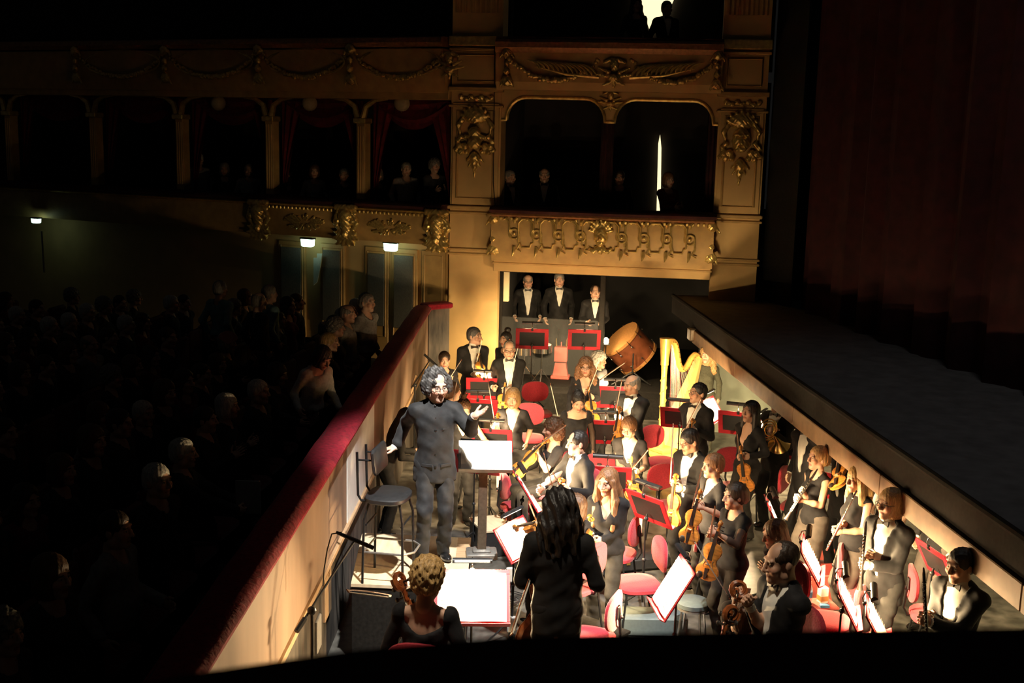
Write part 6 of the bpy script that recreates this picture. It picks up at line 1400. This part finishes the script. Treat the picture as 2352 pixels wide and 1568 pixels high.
# ---------------------------------------------------------------- the conductor
person('cond', 'conductor in grey high collared suit with outstretched arm on the podium', 1004, 853, H=1.86, floor=ZP, face=10, fit='mandarin', top='grey_suit', legs='grey_suit', hair=('big_wavy', 'hair_salt'), skin=SKIN_B,
       look=(14, 4), L=('p', 1104, 948, -.38), Lh='open', Ln=(0, .35, .9), Ld=(.75, .35, .45), R=('p', 890, 1030, .12), Rh='relax', Rn=(0, 0, -1), Rd=(-.8, 0, -.1), Le=(.3, -.2, -1), glasses=True, hs=1.12, feet=[(-.12, .07), (.09, -.02)], cell=.0125)
V_ = dict(sex='f', H=1.67, fit='top')
def P(k, lab, x, y, **kw): return person(k, lab, x, y, **kw)
# ---------------------------------------------------------------- far players
i = P('m1', 'woman with tied brown hair at the far left, holding a bow', 1021, 808, face=8, hair=('bun', 'hair_dark'), neck='round', look=(0, 6), R=('p', 1034, 868, -.3), Rh='grip', **V_)
place_bow('bow of the woman at the far left', (1033, 868), (1060, 826), i['Y'] - .33)
i = P('m2', 'tall far violinist in tails standing against the ochre wall, head turned right', 1089, 752, H=1.84, face=18, look=(40, 0), L=('p', 1102, 838, -.3), Lh='grip', R=('p', 1094, 862, -.22), Rh='grip', hair=('short', 'hair_salt'))
place_violin('violin of the tall far violinist', (1098, 812), (1108, 870), (.5, -1, 0), i['Y'] - .33); place_bow('bow of the tall far violinist', (1090, 850), (1108, 778), i['Y'] - .36)
P('m3', 'dark haired woman with high bun peeking behind the bald violinist', 1162, 762, face=-35, hair=('high_bun', 'hair_black'), skin=SKIN_C, H=1.66, sex='f', fit='top')
i = P('m4', 'bald bearded violinist with glasses facing the camera in tails', 1170, 783, H=1.8, face=4, hair=('shaved', 'hair_grey'), glasses=True, look=(-4, 8), fat=1.15, R=('p', 1134, 894, -.2), Rh='grip', L=('p', 1160, 900, -.32), Lh='grip')
place_violin('violin held low by the bald bearded violinist', (1160, 880), (1152, 950), (0, -1, .1), i['Y'] - .35); place_bow('bow of the bald bearded violinist', (1163, 892), (1176, 846), i['Y'] - .38, i['Y'] - .5)
i = P('m5', 'woman with an earring half hidden behind the conductor head', 1038, 878, face=120, hair=('updo', 'hair_brown'), neck='wide', R=('p', 1046, 940, -.1), **V_)
place_bow('upright bow right behind the conductor head', (1038, 935), (1052, 862), i['Y'] - .25)
P('m6', 'woman with spiky tied hair looking down behind the conductor arm', 1068, 920, face=14, hair=('spiky', 'hair_brown'), neck='v', sleeve=0, look=(5, 22), L=('p', 1138, 1034, -.35), Lh='relax', lean=8, **V_)
P('m7', 'dark haired woman in charcoal blouse turned away left of the conductor', 940, 940, face=105, hair=('long', 'hair_black'), neck='high', top='charcoal_cloth', lean=24, look=(20, 14), L=(.1, .3, -.3), R=(-.12, .3, -.35), sex='f', H=1.6, fit='top')
i = P('m8', 'blonde woman in black v neck blouse holding a violin upright', 1178, 893, face=-6, hair=('bob', 'hair_sandy'), neck='deepv', sleeve=.45, look=(-4, 6), R=('p', 1140, 968, -.22), Rh='grip', L=('p', 1206, 1030, -.05), **V_)
place_violin('violin upright beside the blonde woman', (1143, 938), (1152, 1060), (-.6, -1, 0), i['Y'] - .26); place_bow('long bow rising beside the blonde woman', (1135, 962), (1118, 856), i['Y'] - .3)
i = P('m9', 'seated woman with curly brown bob and bare arm holding a slanted violin', 1272, 962, seated=True, face=-72, hair=('curly_bob', 'hair_brown'), neck='wide', sleeve=.3, R=('p', 1226, 1046, -.1), Rh='grip', L=('p', 1228, 1030, -.3), Lh='grip', Le=(.1, .1, -1), floor=.32, **V_)
place_violin('slanted violin of the seated curly haired woman', (1262, 1004), (1178, 1094), (-.6, -.5, .5), i['Y'] - .32); place_bow('bow slanting over the seated curly haired woman', (1226, 1028), (1300, 976), i['Y'] - .36)
i = P('m10', 'seated dark haired man in tails reaching left across his knee', 1326, 990, seated=True, face=-62, H=1.78, hair=('receding', 'hair_black'), look=(-8, 4), R=('p', 1236, 1128, -.3), L=('p', 1292, 1124, -.42), Lh='grip', floor=.3)
place_violin('violin on the knee of the seated man in tails', (1290, 1098), (1284, 1190), (-.8, -.4, 0), i['Y'] - .45); place_bow('pale bow rising before the seated man in tails', (1272, 1128), (1249, 1040), i['Y'] - .5); place_bow('short slanting bow at the knee of the seated man', (1296, 1132), (1270, 1085), i['Y'] - .55)
i = P('m11', 'smiling dark haired woman looking down in sheer black blouse', 1330, 903, face=2, hair=('bun', 'hair_black'), neck='wide', sheer=True, sleeve=1.0, look=(4, 24), **V_)
place_bow('lone dark bow leaning behind the seated curly haired woman', (1284, 968), (1264, 880), i['Y'] + .2)
i = P('m12', 'woman with long curly hair and glasses holding violin upright at the back', 1346, 823, face=-2, hair=('curly_long', 'hair_chestnut'), glasses=True, neck='deepv', look=(-4, 6), L=('p', 1360, 912, -.3), Lh='grip', **V_)
place_violin('violin upright held by the curly haired woman at the back', (1351, 890), (1362, 972), (.2, -1, 0), i['Y'] - .34); place_bow('bow of the curly haired woman with glasses', (1350, 900), (1373, 842), i['Y'] - .36); place_bow('long bow slanting right above the red stand at the back', (1378, 872), (1438, 830), i['Y'] - .1)
P('m13', 'grey haired person half hidden at the back by the drum', 1376, 808, face=50, hair=('curly_bob', 'hair_white'), top='dark_cloth', neck='high', **V_)
i = P('m14', 'bald violinist in tails seen in profile facing left', 1452, 862, H=1.76, face=-42, hair=('fringe', 'hair_grey'), look=(-18, 4), R=('p', 1416, 944, -.25), Rh='grip', L=('p', 1418, 958, -.35), Lh='grip')
place_violin('violin hanging from the hand of the bald violinist in profile', (1424, 934), (1416, 1022), (-.8, -.6, 0), i['Y'] - .36); place_bow('upright bow of the bald violinist in profile', (1414, 945), (1428, 872), i['Y'] - .4)
i = P('m15', 'woman with bobbed brown hair and glasses in a v neck waistcoat looking down', 1444, 960, face=-14, hair=('short_fringe', 'hair_chestnut'), glasses=True, neck='deepv', sheer=True, sleeve=.7, look=(-8, 16), R=('p', 1446, 1092, -.3), Rh='grip', L=('p', 1462, 1086, -.3), Lh='grip', **V_)
place_violin('dark violin before the woman in the waistcoat', (1449, 1050), (1457, 1150), (.2, -1, .1), i['Y'] - .36); place_bow('bow crossing the woman in the waistcoat', (1432, 1100), (1491, 1028), i['Y'] - .42)
i = P('m16', 'violinist in glasses and tails with chin raised next to the harp', 1608, 880, H=1.78, face=-48, hair=('short', 'hair_black'), glasses=True, skin=SKIN_C, look=(-12, -8), L=('p', 1586, 984, -.35), Lh='grip', R=('p', 1572, 990, -.2), Rh='grip')
place_violin('dark violin of the violinist next to the harp', (1592, 962), (1580, 1046), (-.8, -.6, 0), i['Y'] - .38); place_bow('bow held diagonally by the violinist next to the harp', (1572, 988), (1611, 912), i['Y'] - .42)
i = P('m17', 'dark haired violinist in tails looking down at his raised violin', 1580, 988, H=1.76, face=-50, hair=('short', 'hair_black'), glasses=True, look=(-10, 16), R=('p', 1544, 1108, -.3), Rh='grip', L=('p', 1556, 1122, -.42), Lh='grip', skin=SKIN_C)
place_violin('amber violin hanging below the dark haired violinist', (1553, 1086), (1544, 1210), (-.8, -.6, 0), i['Y'] - .42); place_bow('long upright bow of the dark haired violinist', (1539, 1110), (1546, 972), i['Y'] - .46)
P('m18', 'harpist with long curly blonde hair in olive top behind the harp', 1624, 797, face=-14, hair=('curly_long', 'hair_sandy'), top='green_knit', neck='high', look=(-6, -4), legs='green_knit', **V_)
i = P('m19', 'woman with long black hair in dark blouse, violin hanging at her side', 1728, 922, H=1.72, sex='f', fit='top', face=-52, hair=('long', 'hair_black'), neck='deepv', look=(0, -6), legs='charcoal_cloth', R=('p', 1696, 1052, -.28), Rh='grip', L=('p', 1712, 1050, -.3), Lh='grip')
place_violin('orange violin of the woman with long black hair', (1701, 1022), (1716, 1130), (-.6, -.8, 0), i['Y'] - .3); place_bow('bow of the woman with long black hair', (1698, 1050), (1692, 992), i['Y'] - .34)
i = P('m27', 'woman with short reddish bob holding a violin upright', 1641, 1043, face=-66, hair=('short_fringe', 'hair_chestnut'), neck='v', sleeve=.4, look=(-6, 0), R=('p', 1596, 1150, -.25), Rh='grip', L=('p', 1600, 1160, -.35), Lh='grip', legs='charcoal_cloth', **V_)
place_violin('golden violin of the woman with reddish bob', (1610, 1120), (1578, 1250), (-.5, -.9, 0), i['Y'] - .36); place_bow('bow of the woman with reddish bob', (1590, 1165), (1612, 1076), i['Y'] - .4)
i = P('m28', 'woman with dark pinned hair and sheer sleeves holding a golden violin', 1690, 1110, face=-64, hair=('updo', 'hair_dark'), neck='round', sheer=True, sleeve=.72, look=(-8, 2), R=('p', 1628, 1226, -.25), Rh='open', L=('p', 1634, 1218, -.38), Lh='grip', legs='charcoal_cloth', **V_)
place_violin('golden violin of the woman with sheer sleeves', (1660, 1184), (1616, 1342), (-.5, -.9, 0), i['Y'] - .4); place_bow('upright bow of the woman with sheer sleeves', (1630, 1240), (1642, 1162), i['Y'] - .45); place_bow('dark bow pointing down before the woman with sheer sleeves', (1676, 1375), (1592, 1238), i['Y'] - .55)
i = P('m29', 'smiling woman with long brown hair in a black top, head turned left', 1396, 1078, H=1.7, sex='f', fit='top', face=-18, hair=('long_front', 'hair_chestnut'), neck='v', look=(-16, 6), L=('p', 1370, 1246, -.22), Lh='relax', R=('p', 1358, 1238, -.2), legs='charcoal_cloth')
place_violin('violin tucked under the arm of the smiling woman', (1358, 1184), (1330, 1280), (-.6, -.8, 0), i['Y'] - .3)
# ---------------------------------------------------------------- near players
i = P('m30', 'cellist with dark shoulder length hair seen from behind in a black tailcoat', 1286, 1128, H=1.86, face=178, hair=('mane', 'hair_black'), fat=1.15, look=(8, 6), L=(.2, .32, -.32), R=(-.24, .3, -.3), Lh='grip', Rh='grip', floor=.42, hs=1.15)
place_violin('cello standing at the left of the long haired cellist', (1300, 1170), (1240, 1480), (-.5, .8, 0), i['Y'] + .42, i['Y'] + .36, kind='cello'); place_bow('cello bow pointing down beside the long haired cellist', (1215, 1330), (1172, 1460), i['Y'] - .1)
i = P('m35', 'brown haired player half hidden behind the long haired cellist', 1322, 1136, seated=True, face=-130, hair=('bob', 'hair_brown'), floor=.28, L=('p', 1250, 1205, .2), Lh='grip', R=('p', 1240, 1222, .1), Rh='grip', **V_)
place_violin('violin raised over the white sheet left of the long haired cellist', (1180, 1212), (1262, 1206), (-.2, -.4, 1), i['Y'] + .1); place_bow('bow over the raised violin beside the long haired cellist', (1232, 1195), (1214, 1150), i['Y'] - .05)
i = P('m31', 'curly blonde cellist in a wide necked black top seen from behind', 985, 1282, seated=True, face=172, hair=('curly_short', 'hair_blonde'), neck='scoop', floor=.78, H=1.78, sex='f', fit='top', look=(-6, 10), L=(.2, .3, -.2), R=(-.34, .22, -.38), Lh='grip', Rh='grip', hs=1.1)
place_violin('cello with its scroll left of the curly blonde cellist', (912, 1316), (985, 1540), (.3, .9, .3), i['Y'] + .35, i['Y'] + .1, kind='cello'); place_bow('cello bow sticking out left of the curly blonde cellist', (890, 1366), (796, 1354), i['Y'] + .68, i['Y'] + .1, from_tip=True)
i = P('m33', 'bald man in dinner jacket seated in profile at the right foreground', 1796, 1246, seated=True, face=-70, H=1.84, hair=('shaved', 'hair_dark'), skin=SKIN_C, floor=.75, look=(-6, 6), R=('p', 1712, 1372, -.12), Rh='grip', L=('p', 1690, 1362, .15), Lh='grip', hs=1.12)
place_violin('cello leaning before the bald man in the foreground', (1700, 1335), (1662, 1560), (-.8, .1, .2), i['Y'] + .1, i['Y'] - .1, kind='cello'); place_violin('upright cello scroll near the bald man in the foreground', (1684, 1392), (1640, 1570), (-.8, -.4, .2), i['Y'] - .45, i['Y'] - .6, kind='cello')
P('m32', 'woman with long brown hair seated with hand at chin behind the bald man', 1776, 1197, seated=True, face=-72, hair=('long', 'hair_brown'), floor=.2, L=('p', 1752, 1300, -.1), look=(-5, 14), **V_)
P('m34', 'brown haired head at the bottom edge just above the near rail', 1708, 1383, seated=True, face=176, hair=('short', 'hair_brown'), floor=.25, sex='m', fit='top', H=1.72)
i = P('m23', 'sleeveless woman with pinned up blonde hair holding an oboe upright', 1884, 1026, face=-66, hair=('updo', 'hair_sandy'), neck='round', sleeve=0, look=(-4, -4), R=('p', 1838, 1122, -.2), Rh='grip', L=('p', 1828, 1146, -.34), Lh='grip', legs='taupe_cloth', H=1.68, sex='f', fit='skirt')
place_wind('clarinet', 'black oboe held by the sleeveless woman', (1858, 1108), (1822, 1165), i['Y'] - .32, i['Y'] - .38)
i = P('m24', 'woman with loose blonde hair and bare shoulders holding a silver flute', 1972, 1072, face=-68, hair=('long_loose', 'hair_blonde'), neck='high', sleeve=0, look=(-4, 4), R=('p', 1924, 1210, -.2), Rh='grip', L=('p', 1916, 1222, -.3), Lh='grip', legs='taupe_cloth', H=1.7, sex='f', fit='top')
place_wind('flute', 'long silver flute of the blonde woman', (1962, 1138), (1904, 1252), i['Y'] - .32)
i = P('m25', 'older man with grey blond hair and glasses in tails holding a clarinet', 2050, 1124, H=1.82, face=-56, hair=('bob', 'hair_sandy'), glasses=True, look=(-8, -2), R=('p', 1990, 1272, -.2), Rh='grip', L=('p', 1982, 1298, -.34), Lh='grip', top='taupe_cloth' if False else 'black_jersey', legs='charcoal_cloth')
place_wind('clarinet', 'black clarinet held upright by the older man', (1988, 1214), (1976, 1342), i['Y'] - .34)
i = P('m26', 'dark haired clarinettist in tails at the lower right under the stage lip', 2208, 1262, H=1.78, face=-58, hair=('short', 'hair_black'), skin=SKIN_C, look=(-4, 6), R=('p', 2126, 1412, -.2), Rh='grip', L=('p', 2118, 1424, -.3), Lh='grip')
place_wind('clarinet', 'short bright clarinet of the lower right player', (2124, 1356), (2128, 1436), i['Y'] - .34)
# ---------------------------------------------------------------- risers and chairs of the seated players
for k_, who, sit in (('m9', 'seated curly haired woman', 1), ('m10', 'seated dark haired man in tails', 1), ('m35', 'half hidden brown haired player', 1), ('m31', 'curly blonde cellist', 1), ('m33', 'bald man in the foreground', 1), ('m32', 'woman with hand at chin', 1), ('m34', 'brown haired head at the bottom edge', 1), ('m30', 'long haired cellist', 0)):
    inf = PEOPLE[k_]; rt = inf['root']; fz = float(rt[2]); az = math.atan2(inf['RZ'][1, 0], inf['RZ'][0, 0])
    if sit: place(CHAIR, TR((rt[0], rt[1], fz), rz=az, s=.985), 'red chair carrying the ' + who, 'red upholstered chairs in the pit')
    ro = empty('riser', (rt[0], rt[1], 0), az, 'low black riser under the ' + who, 'platform', 'black risers in the pit')
    wv, dv = (.66, .62) if k_ in ('m33', 'm34', 'm32', 'm9', 'm10') else (.8, .8)
    b = MB(); b.box((0, 0, fz - .015), (wv, dv, .03), bev=.004); b.build('riser_top', 'frame_black', ro, smooth=False)
    for sx in (-1, 1):
        for sy in (-1, 1): b = MB(); b.box((sx * (wv / 2 - .04), sy * (dv / 2 - .04), (fz - .03) / 2), (.05, .05, fz - .03)); b.build('leg', 'black_metal', ro, smooth=False)
# ---------------------------------------------------------------- players under the stage
P('m20', 'horn player in tails half hidden by the stage lip', 1790, 898, H=1.78, face=-52, hair=('short', 'hair_dark'), L=('p', 1768, 985, -.3), R=('p', 1776, 990, -.25), Lh='grip', Rh='grip')
c = aty(1764, 986, PEOPLE['m20']['Y'] - .35); o = empty('french_horn', (c[0], c[1], c[2]), .4, 'brass horn on the lap of the player under the stage lip', 'horn'); b = MB()
for k in range(3): b.tube([((.13 - .03 * k) * math.cos(t), -.015 * k, (.13 - .03 * k) * math.sin(t)) for t in np.linspace(0, 6.28, 22)[:-1]], .009, 6, closed=True)
b.build('coil', 'brass', o); b = MB(); b.tube([(.1, 0, -.08), (.16, .0, -.16), (.2, .03, -.22)], [.015, .05, .14], 14, cap=False); b.build('bell', 'brass', o)
P('m21', 'dark figure in tails deeper under the stage lip', 1862, 940, H=1.75, face=-55, hair=('short', 'hair_black'), L=('p', 1850, 985, -.3))
i = P('m22', 'player under the stage lip whose hand grips an orange violin', 1952, 985, face=-60, hair=('short', 'hair_dark'), H=1.76, R=('p', 1934, 1056, -.3), Rh='grip')
place_violin('orange violin emerging under the stage lip', (1936, 1040), (1922, 1120), (-.6, -.8, 0), i['Y'] - .34)
P('m36', 'player in grey trousers standing behind the older clarinettist under the stage', 2170, 1060, H=1.78, face=-60, hair=('short', 'hair_dark'), legs='taupe_cloth')
P('m37', 'player in pale shirt deepest under the stage lip behind the blonde woman', 2060, 1010, face=-60, hair=('bob', 'hair_brown'), top='white_cloth', **V_)
# ---------------------------------------------------------------- three men in the alcove
P('a1', 'stout man in dinner jacket with broad white shirt in the alcove', 1213, 631, H=1.78, floor=ZF, face=4, hair=('fringe', 'hair_grey'), glasses=True, fat=1.25, L=(.24, .12, -.5), R=(-.24, .12, -.5))
P('a2', 'tall man in double breasted jacket and bow tie centred in the alcove', 1285, 626, H=1.86, floor=ZF, face=4, fit='dj', hair=('short', 'hair_grey'))
P('a3', 'man in dark jacket half hidden by the alcove post', 1368, 655, H=1.74, floor=ZF, face=0, fit='dj', hair=('receding', 'hair_dark'), L=(.12, .25, -.35), R=(-.12, .25, -.35))
# ---------------------------------------------------------------- spectators in the boxes
def boxguest(key, lab, x, y, dy, side='R', **kw):
    u, n = (UR, NR) if side == 'R' else (UL, NL); d = ray(x, y); o_ = ORG + n * dy; t = ((o_ - EYE) @ n) / (d @ n); p = EYE + d * t
    kw.setdefault('H', 1.72); return person(key, lab, 0, 0, pos=(p[0], p[1]), floor=p[2] - kw['H'] * 1.01, nolegs=True, lod=1, group='spectators in the boxes', **kw)
boxguest('b1', 'grey haired man at the left end of the double box', 1171, 388, .7, face=40, hair=('short', 'hair_grey'), fit='dj')
boxguest('b2', 'man in dark suit facing front in the double box', 1251, 384, .7, face=0, hair=('fringe', 'hair_grey'), fit='dj')
boxguest('b3', 'shadowy person with glasses right of the box divider', 1424, 389, .9, face=-10, hair=('short', 'hair_dark'), glasses=True, fit='top', sex='f')
boxguest('b4', 'woman in wine red top clapping at the right of the double box', 1536, 394, .7, face=20, hair=('bob', 'hair_chestnut'), fit='top', sex='f', top='wine_cloth', L=(.12, .36, -.24), R=(.02, .36, -.26), Lh='open', Rh='open', skin=SKIN_B)
boxguest('b5', 'silhouetted spectator left of the lit doorway in the upper box', 1462, -8, .8, face=10, hair=('long', 'hair_black'), fit='top', sex='f', top='dark_cloth')
boxguest('b6', 'silhouetted spectator in front of the lit doorway in the upper box', 1532, 0, .8, face=15, hair=('short', 'hair_black'), fit='dj')
for k, (x, y, lab, hr, sx, tp) in enumerate(((998, 362, 'applauding grey haired spectator nearest the great pillar', ('curly_short', 'hair_grey'), 'f', 'dark_cloth'), (933, 370, 'man in open collar in the box next to the great pillar', ('short', 'hair_grey'), 'm', 'grey_knit'), (868, 384, 'spectator beside the first slim column', ('bob', 'hair_grey'), 'f', 'dark_cloth'),
        (790, 384, 'grey haired spectator in the second box beside its column', ('short', 'hair_grey'), 'm', 'dark_cloth'), (722, 376, 'spectator in pale top in the second box', ('bob', 'hair_brown'), 'f', 'grey_knit'), (660, 392, 'dim spectator at the left of the second box', ('short', 'hair_dark'), 'm', 'dark_cloth'), (572, 374, 'dim spectator in pale shirt in the third box', ('short', 'hair_grey'), 'm', 'grey_knit'), (515, 372, 'dim spectator in the middle of the third box', ('bob', 'hair_grey'), 'f', 'dark_cloth'), (456, 350, 'tall dim spectator at the left of the third box', ('short', 'hair_white'), 'm', 'grey_knit'))):
    boxguest('l%d' % k, lab, x, y, .6, 'L', face=12 if k else 25, hair=hr, sex=sx, fit='top', top=tp, L=(.1, .3, -.2) if k == 0 else (.23, .1, -.5), R=(-.04, .3, -.22) if k == 0 else (-.23, .1, -.5), Lh='open', Rh='open')
# ---------------------------------------------------------------- spectators in the stalls
def stalls(key, lab, x, y, z, **kw):
    w = atz(x, y, z); kw.setdefault('H', 1.7); kw.setdefault('face', 80); kw.setdefault('lod', 1); kw.setdefault('fit', 'top')
    H = kw['H']; top = (.47 + .1) + (1.755 - .955) * H / 1.755 + .01
    return person(key, lab, x, y, floor=z - top, seated=True, nolegs=True, group='spectators in the stalls', **kw)
zs = ZA + 1.42
stalls('s1', 'girl in white sweater leaning towards the rail', 748, 800, zs + .4, sex='f', hair=('bob', 'hair_dark'), top='white_knit', face=40, lean=18, look=(10, 22), L=(.22, .2, -.5), R=(-.3, .15, -.45), H=1.64)
stalls('s2', 'woman in checked sleeves reaching out beside the girl in white', 640, 835, zs, sex='f', hair=('bob', 'hair_dark'), top='dark_cloth', face=70, L=(.25, .42, -.3), R=(-.1, .45, -.34), look=(10, 10))
stalls('s3', 'white haired spectator close to the rail', 418, 1008, zs, sex='m', hair=('short', 'hair_white'), top='dark_cloth', face=95, H=1.74, L=('p', 576, 1168, .1), Lh='grip', R=('p', 560, 1175, 0), Rh='grip')
stalls('s4', 'spectator in pale striped top leaning forward in the stalls', 228, 925, zs, sex='f', hair=('bob', 'hair_brown'), top='grey_knit', face=75, lean=14, L=(.25, .3, -.35))
stalls('s5', 'large spectator in pale sweater at the lower left', 262, 1175, zs, sex='m', hair=('short', 'hair_dark'), top='grey_knit', face=80, fat=1.3, H=1.8, L=(.2, .3, -.4))
stalls('s6', 'grey haired spectator with clasped hands in the middle stalls', 520, 905, zs, sex='f', hair=('bob', 'hair_white'), top='dark_cloth', face=85, L=(.08, .3, -.15), R=(-.04, .3, -.16))
stalls('s7', 'dark haired spectator with raised hands below the grey haired one', 470, 935, zs, sex='m', hair=('short', 'hair_dark'), top='dark_cloth', face=85, L=(.1, .34, -.1), R=(-.02, .34, -.12), Lh='open', Rh='open')
stalls('s8', 'standing man in greenish shirt turned away near the back doors', 505, 645, zs + .45, sex='m', hair=('short', 'hair_grey'), top='teal_shirt', face=150)
stalls('s9', 'standing man in pale green shirt under the exit sign', 618, 655, zs + .45, sex='m', hair=('short', 'hair_grey'), top='teal_shirt', face=130)
stalls('s10', 'bald man beside the one in pale green shirt', 594, 672, zs + .4, sex='m', hair=('fringe', 'hair_grey'), top='dark_cloth', face=130)
stalls('s11', 'tall man turned right near the far end of the rail', 842, 673, zs + .4, sex='m', hair=('short', 'hair_grey'), top='grey_knit', face=60, H=1.8)
stalls('s12', 'bald spectator left of the tall man near the far rail', 797, 700, zs + .3, sex='m', hair=('fringe', 'hair_grey'), top='grey_knit', face=80)
stalls('s13', 'grey haired spectator in front of the bald one near the far rail', 770, 730, zs + .2, sex='f', hair=('curly_short', 'hair_grey'), top='dark_cloth', face=90)
stalls('s14', 'blonde spectator right above the girl in white', 755, 765, zs + .1, sex='f', hair=('short', 'hair_blonde'), top='dark_cloth', face=95)
stalls('s15', 'spectator holding a pinkish fan in the middle rows', 520, 765, zs, sex='f', hair=('bob', 'hair_grey'), top='dark_cloth', face=85, L=(.1, .36, .0), R=(-.1, .3, -.3))
b = MB(); q = aty(524, 782, PEOPLE['s15']['Y'] - .2); b.prism([(.13 * math.cos(t), .13 * math.sin(t)) for t in np.linspace(.2, 2.9, 9)] + [(0, -.05)], -.004, .004, M=frame(q, (1, 0, 0), (0, 0, 1), (0, -1, 0))); b.build('hand_fan', mat('fan_paper', (.5, .2, .17), .8), label='pinkish hand fan raised in the dark stalls', cat='fan')
b = MB(); q = PEOPLE['s3']['L'] + A((.03, -.03, .1)); b.box((q[0], q[1], q[2]), (.22, .01, .3), bev=.002); b.build('programme', 'grey_box', label='pale programme held up by the white haired spectator near the rail', cat='booklet')
# rows of dim spectators: a few figures copied along the curved rows
def guest_proto(k, **kw): return person('g%d' % k, 'dim spectator', 0, 0, pos=(0, -60 - k), seated=True, nolegs=True, lod=2, fit='top', floor=0, face=0, group='dim spectators in the dark stalls rows', **kw)['obj']
GP = [guest_proto(0, sex='m', hair=('short', 'hair_dark'), top='dark_cloth', skin=SKIN_A), guest_proto(1, sex='f', hair=('bob', 'hair_brown'), top='dark_cloth'), guest_proto(2, sex='m', hair=('fringe', 'hair_grey'), top='grey_knit'), guest_proto(3, sex='f', hair=('curly_short', 'hair_grey'), top='dark_cloth'), guest_proto(4, sex='m', hair=('short', 'hair_white'), top='dark_cloth'), guest_proto(5, sex='f', hair=('long', 'hair_dark'), top='wine_cloth')]
SEAT = empty('stalls_seat', (0, -70, 0), cat='seat'); b = MB(); b.box((0, 0, .42), (.5, .46, .1), bev=.03); b.build('cushion', 'seat_velvet', SEAT)
b = MB(); b.box((0, .27, .72), (.5, .09, .66), bev=.03); b.build('backrest', 'seat_velvet', SEAT)
for sx in (-1, 1): b = MB(); b.box((sx * .27, .06, .32), (.05, .5, .64), bev=.02); b.build('armrest', 'box_dark', SEAT)
taken = [PEOPLE[k]['root'][:2] for k in PEOPLE if k.startswith('s')]
cnt = 0
ORD = ('first', 'second', 'third', 'fourth', 'fifth', 'sixth', 'seventh', 'eighth', 'ninth', 'tenth', 'eleventh')
KIND = ('dark haired man', 'woman with brown bob', 'balding man in grey', 'woman with grey curls', 'white haired man', 'long haired woman in wine red')
for r_ in range(11):
    base = far + RN * (1.15 + .92 * r_)
    for k in range(26):
        p = base + dirr * (.6 + k * .68 + (r_ % 2) * .3)
        zf = ZA + .1 * min(1, max(0, (-p[0] - 1.5) / 12.5))
        q = A((p[0], p[1], zf + 1.25)) - EYE; X_, Y_ = CX + FPX * (q @ RIGHT) / (q @ FWD), CY - FPX * (q @ UP) / (q @ FWD)
        if X_ < -90 or Y_ > 1570 or p[1] < 4: continue
        a = math.atan2(0, 1) + math.radians(82)
        place(SEAT, TR((p[0], p[1], zf), rz=a), 'dark velvet theatre seat in the %s stalls row from the pit rail' % ORD[r_], 'stalls seats')
        if RNG.random() < .12 or any(np.hypot(*(t - p[:2])) < .5 for t in taken): continue
        gi = int(RNG.integers(6)); place(GP[gi], TR((p[0], p[1] , zf), rz=a + RNG.uniform(-.35, .35), s=RNG.uniform(.95, 1.05)), 'dim %s in the %s stalls row from the rail' % (KIND[gi], ORD[r_]), None); cnt += 1
# ---------------------------------------------------------------- remove the pattern copies that served as templates
for root in [VIO, CEL, BOW, FLU, CLA, CHAIR, SEAT] + GP:
    for ch in [o for o in COL.objects if o.parent == root or (o.parent and o.parent.parent == root)]: bpy.data.objects.remove(ch)
    bpy.data.objects.remove(root)
